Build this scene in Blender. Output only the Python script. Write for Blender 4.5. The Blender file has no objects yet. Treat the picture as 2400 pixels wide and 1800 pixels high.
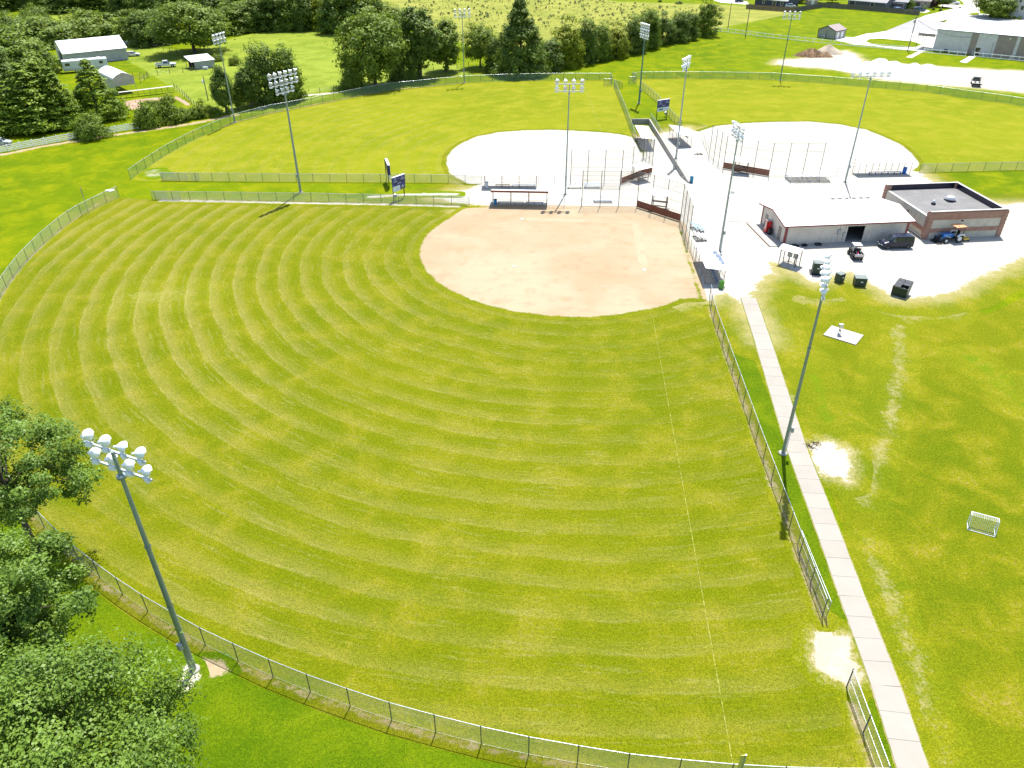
import bpy, bmesh, math, random
import numpy as np
from mathutils import Vector, Matrix

random.seed(7)
RNG = np.random.default_rng(11)
scene = bpy.context.scene
COL = scene.collection

# ------------------------------------------------------------------ camera
FPX, PITCH, ROLL, CAMH = 1763.7, 0.58245, 0.00185, 44.834   # solved from the base square and the light poles
cp, sp = math.cos(PITCH), math.sin(PITCH)
_right = Vector((1, 0, 0)); _fwd = Vector((0, cp, -sp)); _down = Vector((0, -sp, -cp))
_r2 = math.cos(ROLL) * _right + math.sin(ROLL) * _down
_d2 = -math.sin(ROLL) * _right + math.cos(ROLL) * _down
cam_data = bpy.data.cameras.new('camera')
cam_data.sensor_fit = 'HORIZONTAL'; cam_data.sensor_width = 36
cam_data.lens = 36 * FPX / 2400
cam_data.clip_start = 0.5; cam_data.clip_end = 6000
cam = bpy.data.objects.new('camera', cam_data)
m = Matrix((_r2, -_d2, -_fwd)).transposed().to_4x4()
m.translation = Vector((0, 0, CAMH)); cam.matrix_world = m
COL.objects.link(cam); scene.camera = cam

# ------------------------------------------------------------------ sky, sun, exposure
SUN_EL = math.radians(64); SUN_AZ = math.radians(14.5)       # azimuth clockwise from +Y
world = bpy.data.worlds.new('World'); scene.world = world; world.use_nodes = True
wn = world.node_tree; wn.nodes.clear()
sky = wn.nodes.new('ShaderNodeTexSky'); sky.sky_type = 'NISHITA'; sky.sun_disc = False
sky.sun_elevation = SUN_EL; sky.sun_rotation = SUN_AZ
bg = wn.nodes.new('ShaderNodeBackground'); bg.inputs['Strength'].default_value = 0.14
wo = wn.nodes.new('ShaderNodeOutputWorld')
wn.links.new(sky.outputs[0], bg.inputs[0]); wn.links.new(bg.outputs[0], wo.inputs[0])
sd = bpy.data.lights.new('sun', 'SUN'); sd.energy = 5.0; sd.angle = math.radians(0.53); sd.color = (1.0, 0.965, 0.90)
sun = bpy.data.objects.new('sun', sd); COL.objects.link(sun)
_tosun = Vector((math.sin(SUN_AZ) * math.cos(SUN_EL), math.cos(SUN_AZ) * math.cos(SUN_EL), math.sin(SUN_EL)))
sun.rotation_euler = _tosun.to_track_quat('Z', 'Y').to_euler(); sun.location = (30, 120, 120)
scene.view_settings.view_transform = 'Standard'; scene.view_settings.look = 'None'
scene.view_settings.exposure = 1.0; scene.view_settings.gamma = 1.0
scene.view_settings.use_curve_mapping = False
scene.render.engine = 'CYCLES'
scene.cycles.transparent_max_bounces = 24

# ------------------------------------------------------------------ pixels to places
def ray(u, v):
    return _r2 * ((u - 1200) / FPX) + _d2 * ((v - 900) / FPX) + _fwd
def G(u, v, z=0.0):                      # where the sight line of a photo pixel meets the level z
    d = ray(u, v); t = (z - CAMH) / d.z
    return Vector((d.x * t, d.y * t, z))
def top_z(base, v):                      # height above a base point at which pixel row v is reached
    lo, hi = 0.0, 60.0
    for _ in range(40):
        mid = (lo + hi) / 2
        q = Vector((base[0], base[1], mid - CAMH))
        row = 900 + FPX * q.dot(_d2) / q.dot(_fwd)
        if row > v: lo = mid
        else: hi = mid
    return (lo + hi) / 2
def lerp(a, b, t): return a + (b - a) * t

# ------------------------------------------------------------------ mesh builder
class MB:
    def __init__(s): s.v = []; s.f = []; s.uv = {}; s.sm = []
    def add(s, vs, fs, smooth=False):
        o = len(s.v); s.v += [tuple(q) for q in vs]
        s.f += [tuple(i + o for i in f) for f in fs]; s.sm += [smooth] * len(fs)
        return s
    def box(s, c, d, rz=0.0, taper=1.0):
        cx, cy, cz = c; x, y, z = d[0] / 2, d[1] / 2, d[2] / 2
        ca, sa = math.cos(rz), math.sin(rz); vs = []
        for k in (-1, 1):
            t = taper if k > 0 else 1
            for i, j in ((-1, -1), (1, -1), (1, 1), (-1, 1)):
                px, py = i * x * t, j * y * t
                vs.append((cx + px * ca - py * sa, cy + px * sa + py * ca, cz + k * z))
        return s.add(vs, [(3, 2, 1, 0), (4, 5, 6, 7), (0, 1, 5, 4), (1, 2, 6, 5), (2, 3, 7, 6), (3, 0, 4, 7)])
    def beam(s, p, q, w, h, up=(0, 0, 1)):           # a bar of w x h between two points
        p, q = Vector(p), Vector(q); d = (q - p).normalized(); up = Vector(up)
        if abs(d.dot(up)) > .98: up = Vector((1, 0, 0))
        r = d.cross(up).normalized() * (w / 2); u = r.cross(d).normalized() * (h / 2)
        vs = [p - r - u, p + r - u, p + r + u, p - r + u, q - r - u, q + r - u, q + r + u, q - r + u]
        return s.add(vs, [(0, 1, 2, 3), (7, 6, 5, 4), (4, 5, 1, 0), (5, 6, 2, 1), (6, 7, 3, 2), (7, 4, 0, 3)])
    def tube(s, p, q, r, r2=None, n=8, cap=True):
        p, q = Vector(p), Vector(q); d = (q - p).normalized()
        a = d.orthogonal().normalized(); b = d.cross(a); r2 = r if r2 is None else r2
        vs = [p + (a * math.cos(t) + b * math.sin(t)) * r for t in [2 * math.pi * k / n for k in range(n)]]
        vs += [q + (a * math.cos(t) + b * math.sin(t)) * r2 for t in [2 * math.pi * k / n for k in range(n)]]
        s.add(vs, [(k, (k + 1) % n, n + (k + 1) % n, n + k) for k in range(n)], True)
        if cap: s.add(vs, [tuple(range(n - 1, -1, -1)), tuple(range(n, 2 * n))])
        return s
    def path(s, pts, r, n=6):
        for a, b in zip(pts[:-1], pts[1:]): s.tube(a, b, r, n=n)
        return s
    def prism(s, poly, z0, z1):
        n = len(poly); vs = [(p[0], p[1], z0) for p in poly] + [(p[0], p[1], z1) for p in poly]
        return s.add(vs, [tuple(range(n - 1, -1, -1)), tuple(range(n, 2 * n))] + [(k, (k + 1) % n, n + (k + 1) % n, n + k) for k in range(n)])
    def extrude(s, poly, off):                       # closed outline in 3D pushed along off
        n = len(poly); off = Vector(off); P = [Vector(p) for p in poly]; vs = P + [p + off for p in P]
        return s.add(vs, [tuple(range(n - 1, -1, -1)), tuple(range(n, 2 * n))] + [(k, (k + 1) % n, n + (k + 1) % n, n + k) for k in range(n)])
    def lathe(s, prof, c=(0, 0, 0), n=16, axis=(0, 0, 1)):
        c = Vector(c); ax = Vector(axis).normalized(); a = ax.orthogonal().normalized(); b = ax.cross(a); vs = []
        for r, h in prof:
            for k in range(n):
                t = 2 * math.pi * k / n; vs.append(c + ax * h + (a * math.cos(t) + b * math.sin(t)) * r)
        fs = [(i * n + k, i * n + (k + 1) % n, (i + 1) * n + (k + 1) % n, (i + 1) * n + k) for i in range(len(prof) - 1) for k in range(n)]
        return s.add(vs, fs, True)
    def quad(s, a, b, c, d): return s.add([a, b, c, d], [(0, 1, 2, 3)])
    def mesh(s, name):
        me = bpy.data.meshes.new(name); me.from_pydata(s.v, [], s.f)
        me.polygons.foreach_set('use_smooth', s.sm); me.update(); return me
    def build(s, name, mat, parent=None, bevel=0.0):
        me = s.mesh(name)
        bm = bmesh.new(); bm.from_mesh(me); bmesh.ops.recalc_face_normals(bm, faces=bm.faces)
        if bevel: bmesh.ops.bevel(bm, geom=[e for e in bm.edges], offset=bevel, segments=1, affect='EDGES', clamp_overlap=True)
        bm.to_mesh(me); bm.free()
        return link(name, me, mat, parent)

def link(name, me, mat, parent=None):
    o = bpy.data.objects.new(name, me); COL.objects.link(o)
    if mat is not None and len(me.materials) == 0: me.materials.append(mat)
    if parent is not None: o.parent = parent
    return o
def inst(name, me, parent, loc=(0, 0, 0), rz=0.0, scale=None, rot=None):     # another object on shared mesh data
    o = bpy.data.objects.new(name, me); COL.objects.link(o); o.parent = parent; o.location = loc
    o.rotation_euler = rot if rot else (0, 0, rz)
    if scale: o.scale = scale
    return o
def thing(name, label, cat, loc=(0, 0, 0), rz=0.0, group=None):
    o = bpy.data.objects.new(name, None); COL.objects.link(o); o.empty_display_size = .3
    o.location = loc; o.rotation_euler = (0, 0, rz); return tag(o, label, cat, group)
def tag(o, label, cat, group=None):
    o['label'] = label; o['category'] = cat
    if group: o['group'] = group
    return o
def struct(o): o['kind'] = 'structure'; return o
def copy_tree(src, label, loc, rz=0.0, group=None):
    r = src.copy(); COL.objects.link(r); r.location = loc; r.rotation_euler = (0, 0, rz); r['label'] = label
    if group: r['group'] = group
    def rec(a, b):
        for ch in a.children:
            c = ch.copy(); COL.objects.link(c); c.parent = b; rec(ch, c)
    rec(src, r); return r
def yaw(a, b): d = Vector(b) - Vector(a); return math.atan2(d.y, d.x)

# ------------------------------------------------------------------ node helpers
class NT:
    def __init__(s, mat):
        s.m = mat; mat.use_nodes = True; s.t = mat.node_tree; s.t.nodes.clear()
        s.out = s.t.nodes.new('ShaderNodeOutputMaterial')
    def n(s, kind, **kw):
        x = s.t.nodes.new('ShaderNode' + kind)
        for k, v in kw.items(): setattr(x, k, v)
        return x
    def set(s, sock, v):
        if v is None: return
        if hasattr(v, 'links'): s.t.links.new(v, sock)
        else:
            if hasattr(sock.default_value, '__len__') and not hasattr(v, '__len__'): v = [v] * len(sock.default_value)
            if hasattr(v, '__len__') and len(sock.default_value) == 4 and len(v) == 3: v = (*v, 1)
            sock.default_value = v
    def pos(s): return s.n('NewGeometry').outputs['Position']
    def obj(s): return s.n('TexCoord').outputs['Object']
    def math(s, op, a, b=0.0, c=0.0, clamp=False):
        x = s.n('Math', operation=op, use_clamp=clamp); s.set(x.inputs[0], a); s.set(x.inputs[1], b); s.set(x.inputs[2], c); return x.outputs[0]
    def noise(s, vec, scale, detail=3.0, rough=.55, dist=0.0):
        x = s.n('TexNoise'); s.set(x.inputs['Vector'], vec); x.inputs['Scale'].default_value = scale
        x.inputs['Detail'].default_value = detail; x.inputs['Roughness'].default_value = rough; x.inputs['Distortion'].default_value = dist
        return x.outputs[0]
    def ss(s, v, lo, hi, a=0.0, b=1.0):              # smoothstep
        x = s.n('MapRange', interpolation_type='SMOOTHSTEP'); s.set(x.inputs[0], v)
        for i, q in enumerate((lo, hi, a, b)): s.set(x.inputs[1 + i], q)
        return x.outputs[0]
    def mix(s, f, a, b, mode='MIX'):
        x = s.n('Mix', data_type='RGBA', blend_type=mode); s.set(x.inputs[0], f); s.set(x.inputs[6], a); s.set(x.inputs[7], b); return x.outputs[2]
    def scale(s, vec, k):
        x = s.n('Mapping'); s.set(x.inputs[0], vec); x.inputs['Scale'].default_value = k; return x.outputs[0]
    def attr(s, name): return s.n('Attribute', attribute_name=name).outputs['Fac']
    def bump(s, h, strength=.3, dist=.05):
        x = s.n('Bump'); s.set(x.inputs['Height'], h); x.inputs['Strength'].default_value = strength; x.inputs['Distance'].default_value = dist; return x.outputs[0]
    def bsdf(s, color, rough=.8, metal=0.0, spec=.3, normal=None, **kw):
        x = s.n('BsdfPrincipled'); s.set(x.inputs['Base Color'], color); s.set(x.inputs['Roughness'], rough); s.set(x.inputs['Metallic'], metal)
        s.set(x.inputs['Specular IOR Level'], spec)
        if normal is not None: s.set(x.inputs['Normal'], normal)
        for k, v in kw.items(): s.set(x.inputs[k.replace('_', ' ')], v)
        return x.outputs[0]
    def done(s, sh): s.t.links.new(sh, s.out.inputs[0]); return s.m
def newmat(name): return bpy.data.materials.new(name)

MATS = {}
def paint(name, col, rough=.55, metal=0.0, var=.12, sc=3.0, bump=0.0, spec=.35, dirt=0.0, dirtcol=(.20, .16, .11)):
    """plain painted, metal, wood or plastic surface with soft unevenness and a little grime"""
    if name in MATS: return MATS[name]
    n = NT(newmat(name)); p = n.obj()
    a = n.noise(p, sc, 4); b = n.noise(p, sc * 9, 3)
    v = n.math('ADD', n.math('MULTIPLY', a, .65), n.math('MULTIPLY', b, .35))
    c = n.mix(n.ss(v, .3, .7), [q * (1 - var) for q in col], [min(1, q * (1 + var)) for q in col])
    if dirt: c = n.mix(n.math('MULTIPLY', n.ss(n.noise(n.pos(), 1.3, 5, .65), .48, .72), dirt), c, dirtcol)
    nm = n.bump(b, bump, .02) if bump else None
    MATS[name] = n.done(n.bsdf(c, n.ss(a, .2, .8, max(.05, rough - .12), min(1, rough + .12)), metal, spec, nm)); return MATS[name]
def corrug(name, col, pitch=.3, axis=0, rough=.5, metal=0.0, var=.08, depth=.02, dirt=.0):
    """ribbed sheet metal: fine relief along one object axis"""
    if name in MATS: return MATS[name]
    n = NT(newmat(name)); p = n.obj(); s = n.n('SeparateXYZ'); n.set(s.inputs[0], p)
    w = n.math('SINE', n.math('MULTIPLY', s.outputs[axis], 2 * math.pi / pitch)); w = n.ss(w, .3, .9)
    a = n.noise(p, .7, 4)
    c = n.mix(n.ss(a, .3, .7), [q * (1 - var) for q in col], [min(1, q * (1 + var)) for q in col])
    if dirt: c = n.mix(n.math('MULTIPLY', n.ss(n.noise(p, .9, 6, .7), .5, .75), dirt), c, (.2, .15, .1))
    MATS[name] = n.done(n.bsdf(c, rough, metal, .4, n.bump(w, .6, depth))); return MATS[name]

def M_glass():
    if 'glass' in MATS: return MATS['glass']
    n = NT(newmat('window_glass')); MATS['glass'] = n.done(n.bsdf((.02, .03, .035), .06, 0, .8)); return MATS['glass']
# ================================================================== the setting
HOME1 = Vector((19.92, 115.30, 0)); E1 = Vector((-0.0716, -0.9974, 0)); E2 = Vector((-0.9974, 0.0716, 0))
C1 = HOME1 + (E1 + E2) * (15.4 / math.sqrt(2))           # pitching circle of the near field

PAL = {  # deep, mid, bright, straw
    'lawn':    ((.056, .130, .0015), (.088, .175, .001), (.140, .215, .002), (.20, .20, .025)),
    'side':    ((.070, .120, .002), (.105, .150, .003), (.145, .175, .005), (.25, .215, .075)),
    'field':   ((.086, .126, .001), (.128, .155, .002), (.170, .180, .005), (.235, .210, .045)),
    'lush':    ((.062, .118, .002), (.090, .150, .002), (.130, .180, .003), (.19, .19, .02)),
    'field2':  ((.120, .158, .004), (.155, .185, .006), (.195, .205, .012), (.24, .225, .05)),
    'pasture': ((.085, .125, .015), (.125, .165, .025), (.175, .200, .045), (.26, .235, .085)),
    'meadow':  ((.115, .140, .028), (.165, .180, .045), (.215, .215, .070), (.30, .27, .12)),
}
for _k, (_r, _g, _b) in {'lawn': (1.42, 1.04, .8), 'side': (1.40, 1.12, 1.3), 'field': (1.17, 1.07, 1.6), 'field2': (1.27, 1.19, 1.1), 'pasture': (1.45, 1.35, 1.0), 'meadow': (1.35, 1.25, 1.0)}.items():
    PAL[_k] = tuple((c[0] * _r, c[1] * _g, c[2] * _b) for c in PAL[_k])
def grass_color(n, kind, stripe=None, dry=.5):
    d, mcol, b, s = PAL[kind]; p = n.pos()
    big = n.noise(p, .028, 4, .6, .4); mid = n.noise(p, .22, 5, .65, .5); fine = n.noise(p, 2.6, 5, .75); tiny = n.noise(p, 11, 3, .8)
    c = n.mix(n.ss(big, .32, .68), d, mcol)
    c = n.mix(n.ss(mid, .38, .72), c, b)
    c = n.mix(n.math('MULTIPLY', n.ss(n.math('ADD', n.math('MULTIPLY', mid, .45), n.math('MULTIPLY', fine, .55)), .54, .68), dry), c, s)
    if stripe is not None:
        cx, cy, period = stripe[:3]; sk = stripe[3] if len(stripe) > 3 else 1.0
        x = n.n('SeparateXYZ'); n.set(x.inputs[0], p)
        dx = n.math('SUBTRACT', x.outputs[0], cx); dy = n.math('SUBTRACT', x.outputs[1], cy)
        r = n.math('SQRT', n.math('ADD', n.math('MULTIPLY', dx, dx), n.math('MULTIPLY', dy, dy)))
        th = n.math('ARCTAN2', dy, dx)
        pv = n.n('CombineXYZ'); n.set(pv.inputs[0], n.math('MULTIPLY', r, 1.5)); n.set(pv.inputs[1], n.math('MULTIPLY', th, 16.0))
        streak = n.noise(pv.outputs[0], 1.0, 5, .7); gr0 = n.noise(p, 1.6, 4, .8)
        wob = n.math('MULTIPLY', n.math('SUBTRACT', n.noise(p, .045, 3), .5), 2.0)
        wob = n.math('ADD', wob, n.math('MULTIPLY', n.math('SUBTRACT', n.noise(p, .6, 4), .5), .30))
        fr = n.math('FRACT', n.math('DIVIDE', n.math('ADD', r, wob), period))
        amt = n.ss(n.noise(p, .03, 3), .34, .62, .35 * sk, 1.0 * sk)                 # mowing shows more in some places
        haze = n.math('MULTIPLY', n.ss(fr, .30, .85), n.ss(fr, .84, 1.0, 1.0, 0.0)); amt = n.math('MULTIPLY', amt, n.ss(x.outputs[0], -35.0, 22.0, 1.0, .38))
        dark = n.math('MULTIPLY', n.ss(fr, .02, .16), n.ss(fr, .20, .48, 1.0, 0.0))
        c = n.mix(n.math('MULTIPLY', n.math('MULTIPLY', dark, amt), .24), c, d)
        hz = n.math('MULTIPLY', n.math('MULTIPLY', haze, n.ss(streak, .18, .58, .35, 1.0)), amt)
        c = n.mix(n.math('MULTIPLY', hz, .60), c, (.255, .222, .064))
        edge = n.math('MULTIPLY', n.ss(fr, .84, .90), n.ss(fr, .92, .99, 1.0, 0.0))
        c = n.mix(n.math('MULTIPLY', n.math('MULTIPLY', edge, n.ss(n.math('ADD', n.math('MULTIPLY', streak, .6), n.math('MULTIPLY', gr0, .4)), .44, .58)), n.math('MULTIPLY', amt, .60)), c, (.31, .275, .09))
        c = n.mix(n.ss(streak, .30, .48, .30 * sk, 0.0), c, d)
        p2 = n.n('CombineXYZ'); n.set(p2.inputs[0], n.math('MULTIPLY', n.math('ADD', r, wob), 2.6)); n.set(p2.inputs[1], n.math('MULTIPLY', th, 11.0)); n.set(p2.inputs[2], 4.0)
        st2 = n.noise(p2.outputs[0], 1.0, 3, .6)                             # thin pale clippings that follow the mower
        c = n.mix(n.math('MULTIPLY', n.math('MULTIPLY', n.ss(st2, .54, .66), n.ss(gr0, .36, .58)), n.math('MULTIPLY', n.ss(n.noise(p, .05, 3), .35, .6, .45, 1.0), .42 * sk)), c, (.30, .27, .095))
    # blades: dark gaps and light tips too fine to model from the air
    gr = n.noise(p, 4.2, 6, .85)
    c = n.mix(n.ss(gr, .34, .54, .55, 0.0), c, [q * .48 for q in d])
    c = n.mix(n.ss(gr, .52, .68, 0.0, .55), c, [min(1, q * 1.38) for q in b])
    c = n.mix(n.ss(tiny, .36, .56, .55, 0.0), c, [q * .30 for q in d])
    c = n.mix(n.ss(tiny, .54, .72, 0.0, .45), c, [min(1, q * 1.45) for q in b])
    h = n.math('ADD', n.math('MULTIPLY', fine, .5), tiny)
    return c, h
def mat_grass(name, kind, stripe=None, dry=.5):
    n = NT(newmat(name)); c, h = grass_color(n, kind, stripe, dry)
    return n.done(n.bsdf(c, .95, 0, .03, n.bump(h, .9, .07)))
def dirt_color(n, cols, sc=.12):
    p = n.pos(); a = n.noise(p, sc, 5, .6, .6); b = n.noise(p, sc * 6, 5, .7); f = n.noise(p, 6, 4, .75)
    c = n.mix(n.ss(a, .36, .64), cols[0], cols[1])
    c = n.mix(n.math('MULTIPLY', n.ss(b, .48, .72), .6), c, cols[2])
    c = n.mix(n.ss(f, .60, .74, 0, .45), c, [q * .62 for q in cols[0]])
    return c, n.math('ADD', b, n.math('MULTIPLY', f, .6))
def mat_edge(name, cols, kind, width=.9, amp=2.2, sc=.12, nsc=.55, rough=.95, stripe=None, tuft=.0, clean=False, streak=None, op=1.0, rim=0.0):
    """bare ground whose rim breaks up raggedly into the grass round it (sd = metres inside the rim)"""
    n = NT(newmat(name)); gc, gh = grass_color(n, kind, stripe); dc, dh = dirt_color(n, cols, sc)
    p = n.pos()
    if streak:                                                # drag marks that run one way
        st = n.noise(n.scale(p, streak), 1.0, 4, .6); dc = n.mix(n.math('MULTIPLY', n.ss(st, .45, .7), .16), dc, cols[2])
    e = n.math('ADD', n.attr('sd'), n.math('MULTIPLY', n.math('SUBTRACT', n.noise(p, nsc, 6, .78), .5), amp))
    e = n.math('ADD', e, n.math('MULTIPLY', n.math('SUBTRACT', n.noise(p, nsc * 7, 4, .8), .5), amp * (.25 if clean else .6)))
    f = n.ss(e, -.12, width * .35)
    if tuft: f = n.math('MULTIPLY', f, n.math('SUBTRACT', 1.0, n.math('MULTIPLY', n.ss(n.noise(p, 1.7, 5, .8), .60, .70), tuft)))
    if op < 1: f = n.math('MULTIPLY', f, n.ss(n.math('ADD', n.math('MULTIPLY', n.noise(p, 2.4, 5, .85), .6), n.math('MULTIPLY', n.noise(p, .4, 4, .7), .4)), .40, .60, 0.0, op))
    if rim: gc = n.mix(n.math('MULTIPLY', n.ss(n.math('ADD', e, n.math('MULTIPLY', n.math('SUBTRACT', n.noise(p, 1.9, 5, .85), .5), 3.0)), -rim, 0.3), .75), gc, (.30, .255, .12))
    c = n.mix(f, gc, dc)
    return n.done(n.bsdf(c, rough, 0, .04, n.bump(n.math('ADD', n.math('MULTIPLY', gh, n.math('SUBTRACT', 1.0, f)), n.math('MULTIPLY', dh, f)), .6, .04)))

def poly_sd(poly, X, Y):
    A = np.array([(p[0], p[1]) for p in poly]); B = np.roll(A, -1, 0)
    best = np.full(X.shape, 1e9); ins = np.zeros(X.shape, bool)
    for (ax, ay), (bx, by) in zip(A, B):
        ex, ey = bx - ax, by - ay; L = ex * ex + ey * ey + 1e-12
        t = np.clip(((X - ax) * ex + (Y - ay) * ey) / L, 0, 1)
        best = np.minimum(best, np.hypot(X - ax - t * ex, Y - ay - t * ey))
        with np.errstate(divide='ignore', invalid='ignore'):
            ins ^= ((ay > Y) != (by > Y)) & (X < (bx - ax) * (Y - ay) / (by - ay + 1e-15) + ax)
    return np.where(ins, best, -best)
def sheet(name, poly, z, mat, margin=1.2, cell=.7, hfun=None, union=()):
    """ground sheet that follows an outline; every point knows how far inside the rim it lies"""
    xs = [p[0] for p in poly]; ys = [p[1] for p in poly]
    gx = np.arange(min(xs) - margin - cell, max(xs) + margin + 2 * cell, cell); gy = np.arange(min(ys) - margin - cell, max(ys) + margin + 2 * cell, cell)
    X, Y = np.meshgrid(gx, gy, indexing='ij'); S = poly_sd(poly, X, Y); U = S.copy()
    for up in union: U = np.maximum(U, poly_sd(up, X, Y))
    vid = {}; V = []; SD = []; F = []
    def vert(key, x, y, s):
        if key not in vid: vid[key] = len(V); V.append((x, y, hfun(x, y, s) if hfun else z)); SD.append(s)
        return vid[key]
    ok = S > -margin; nx, ny = S.shape
    cellany = ok[:-1, :-1] | ok[1:, :-1] | ok[:-1, 1:] | ok[1:, 1:]
    for i, j in zip(*np.nonzero(cellany)):
        ring = [(i, j), (i + 1, j), (i + 1, j + 1), (i, j + 1)]; out = []
        for k in range(4):
            a, b = ring[k], ring[(k + 1) % 4]; sa, sb = S[a] + margin, S[b] + margin
            if sa > 0: out.append(vert(a, X[a], Y[a], U[a]))
            if (sa > 0) != (sb > 0):
                t = sa / (sa - sb); key = (min(a, b), max(a, b))
                out.append(vert(key, X[a] + (X[b] - X[a]) * t, Y[a] + (Y[b] - Y[a]) * t, U[a] + (U[b] - U[a]) * t))
        if len(out) > 2: F.append(out)
    me = bpy.data.meshes.new(name); me.from_pydata(V, [], F)
    at = me.attributes.new('sd', 'FLOAT', 'POINT'); at.data.foreach_set('value', np.array(SD, np.float32))
    if hfun: me.polygons.foreach_set('use_smooth', [True] * len(F))
    me.update(); return struct(link(name, me, mat))
def PX(*pts, z=0.0): return [G(u, v, z) for u, v in pts]
def band(pts, w):                                             # strip of ground along a line
    pts = [Vector(p) for p in pts]; L, R = [], []
    for k, p in enumerate(pts):
        d = (pts[min(k + 1, len(pts) - 1)] - pts[max(k - 1, 0)]); d.z = 0; d.normalize(); q = Vector((-d.y, d.x, 0)) * (w / 2)
        L.append(p + q); R.append(p - q)
    return L + R[::-1]

M_LAWN = mat_grass('lawn_grass', 'lawn', dry=.35)
M_F1 = mat_grass('near_field_grass', 'field', (C1.x, C1.y, 3.0), dry=.62)
C2 = G(1340, 372); C3 = G(1830, 345)
M_F2 = mat_grass('far_field_grass', 'field2', (C2.x, C2.y, 3.4, .45), dry=.5)
M_F3 = mat_grass('third_field_grass', 'field2', (C3.x, C3.y, 3.4, .2), dry=.3)
M_PAST = mat_grass('pasture_grass', 'pasture', dry=.6)
M_MEAD = mat_grass('meadow_grass', 'meadow', dry=.75)
DIRT1 = ((.325, .268, .178), (.305, .222, .138), (.268, .18, .105))
WHITE = ((.385, .37, .33), (.355, .335, .29), (.30, .27, .21))
WHITE2 = ((.38, .355, .295), (.35, .32, .255), (.31, .27, .20))
SOIL = ((.30, .22, .13), (.34, .26, .16), (.22, .15, .09))

# the land out to the horizon, with a gentle swell in the distance
def ground():
    xs = np.unique(np.concatenate([np.linspace(-3500, -500, 13), np.linspace(-500, 500, 51), np.linspace(500, 3500, 13)]))
    ys = np.unique(np.concatenate([np.linspace(-1500, -100, 8), np.linspace(-100, 520, 32), np.linspace(520, 4500, 17)]))
    V = []; F = []
    for x in xs:
        for y in ys:
            far = max(0.0, math.hypot(x, y) - 560) / 1000
            V.append((x, y, far * 9 * (1 + .5 * math.sin(x * .004 + 1) * math.cos(y * .0035))))
    ny = len(ys)
    for i in range(len(xs) - 1):
        for j in range(ny - 1): F.append((i * ny + j, (i + 1) * ny + j, (i + 1) * ny + j + 1, i * ny + j + 1))
    me = bpy.data.meshes.new('ground'); me.from_pydata(V, [], F); me.update(); return struct(link('ground', me, M_LAWN))
ground()

def fill(name, poly, z, mat):                                 # plain flat sheet
    me = bpy.data.meshes.new(name); n = len(poly); me.from_pydata([(p[0], p[1], z) for p in poly], [], [tuple(range(n))]); me.update()
    bm = bmesh.new(); bm.from_mesh(me); bmesh.ops.triangulate(bm, faces=bm.faces)
    for f in bm.faces:
        if f.normal.z < 0: f.normal_flip()
    bm.to_mesh(me); bm.free(); return struct(link(name, me, mat))

# pastures behind the trees on the left, and the wide meadow behind them
sheet('pasture', PX((270, 120), (300, 104), (440, 120), (560, 85), (640, 72), (760, 70), (850, 62), (1120, 175), (1020, 180), (900, 200), (790, 222), (650, 262), (560, 268), (480, 262), (430, 230), (400, 205), (330, 160), (300, 145)), .004, mat_edge('pasture_sheet', PAL['pasture'][:3], 'lawn', 2, 5), 3, 2.5)
sheet('meadow', PX((880, 2), (900, 45), (1000, 70), (1130, 120), (1290, 120), (1500, 100), (1650, 80), (1685, 66), (1760, 52), (1860, 32), (1862, 24), (1748, 14), (1680, 10), (1450, 4), (1300, -20), (1100, -30), (900, -30)), .004, mat_edge('meadow_sheet', PAL['meadow'][:3], 'lawn', 2, 5), 3, 3)
sheet('pasture', PX((0, 80), (60, 45), (160, 28), (250, 36), (330, 58), (360, 90), (290, 100), (190, 75), (100, 90), (20, 110)), .004, mat_edge('back_pasture_sheet', PAL['pasture'][:3], 'lawn', 2, 5), 3, 2.5)

# ---- outfields
arc1 = [HOME1 + 91.0 * Vector((math.cos(a), math.sin(a), 0)) for a in np.linspace(math.radians(172.0), math.radians(271.4), 46)]
turf1 = [G(1130, 481), G(720, 474), G(370, 470)] + arc1 + [Vector((22.45, 31, 0)), Vector((23.6, 55, 0)), Vector((25.1, 84, 0)), G(1605, 575), G(1590, 520), G(1492, 488)]
sheet('field_turf', turf1, .008, M_F1, .0, 2.5)
OF2 = PX((306, 421), (330, 403), (392, 362), (450, 330), (525, 297), (555, 286), (624, 267), (700, 253), (800, 233), (900, 213), (1000, 203), (1088, 194), (1190, 190), (1284, 188), (1405, 188), (1432, 188))
turf2 = OF2 + PX((1439, 203), (1463, 265), (1488, 330), (1516, 380), (1455, 430), (1100, 429), (700, 427), (382, 424), (330, 424))
sheet('field_turf', turf2, .008, M_F2, .0, 2.5)
OF3 = PX((1480, 187), (1506, 184.5), (1604, 184), (1704, 185), (1808, 187), (1914, 194), (1995, 200.7), (2076, 207.5), (2162, 215.6), (2250, 227.8), (2342, 240), (2400, 249.5), (2480, 264), (2560, 285))
turf3 = OF3 + PX((2620, 320), (2600, 392), (2391, 398.7), (2154, 404), (1920, 410), (1800, 412), (1694, 396), (1640, 340), (1596, 301), (1578, 285), (1541, 241), (1501, 206), (1482, 190))
sheet('field_turf', turf3, .008, M_F3, .0, 2.5)

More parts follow.
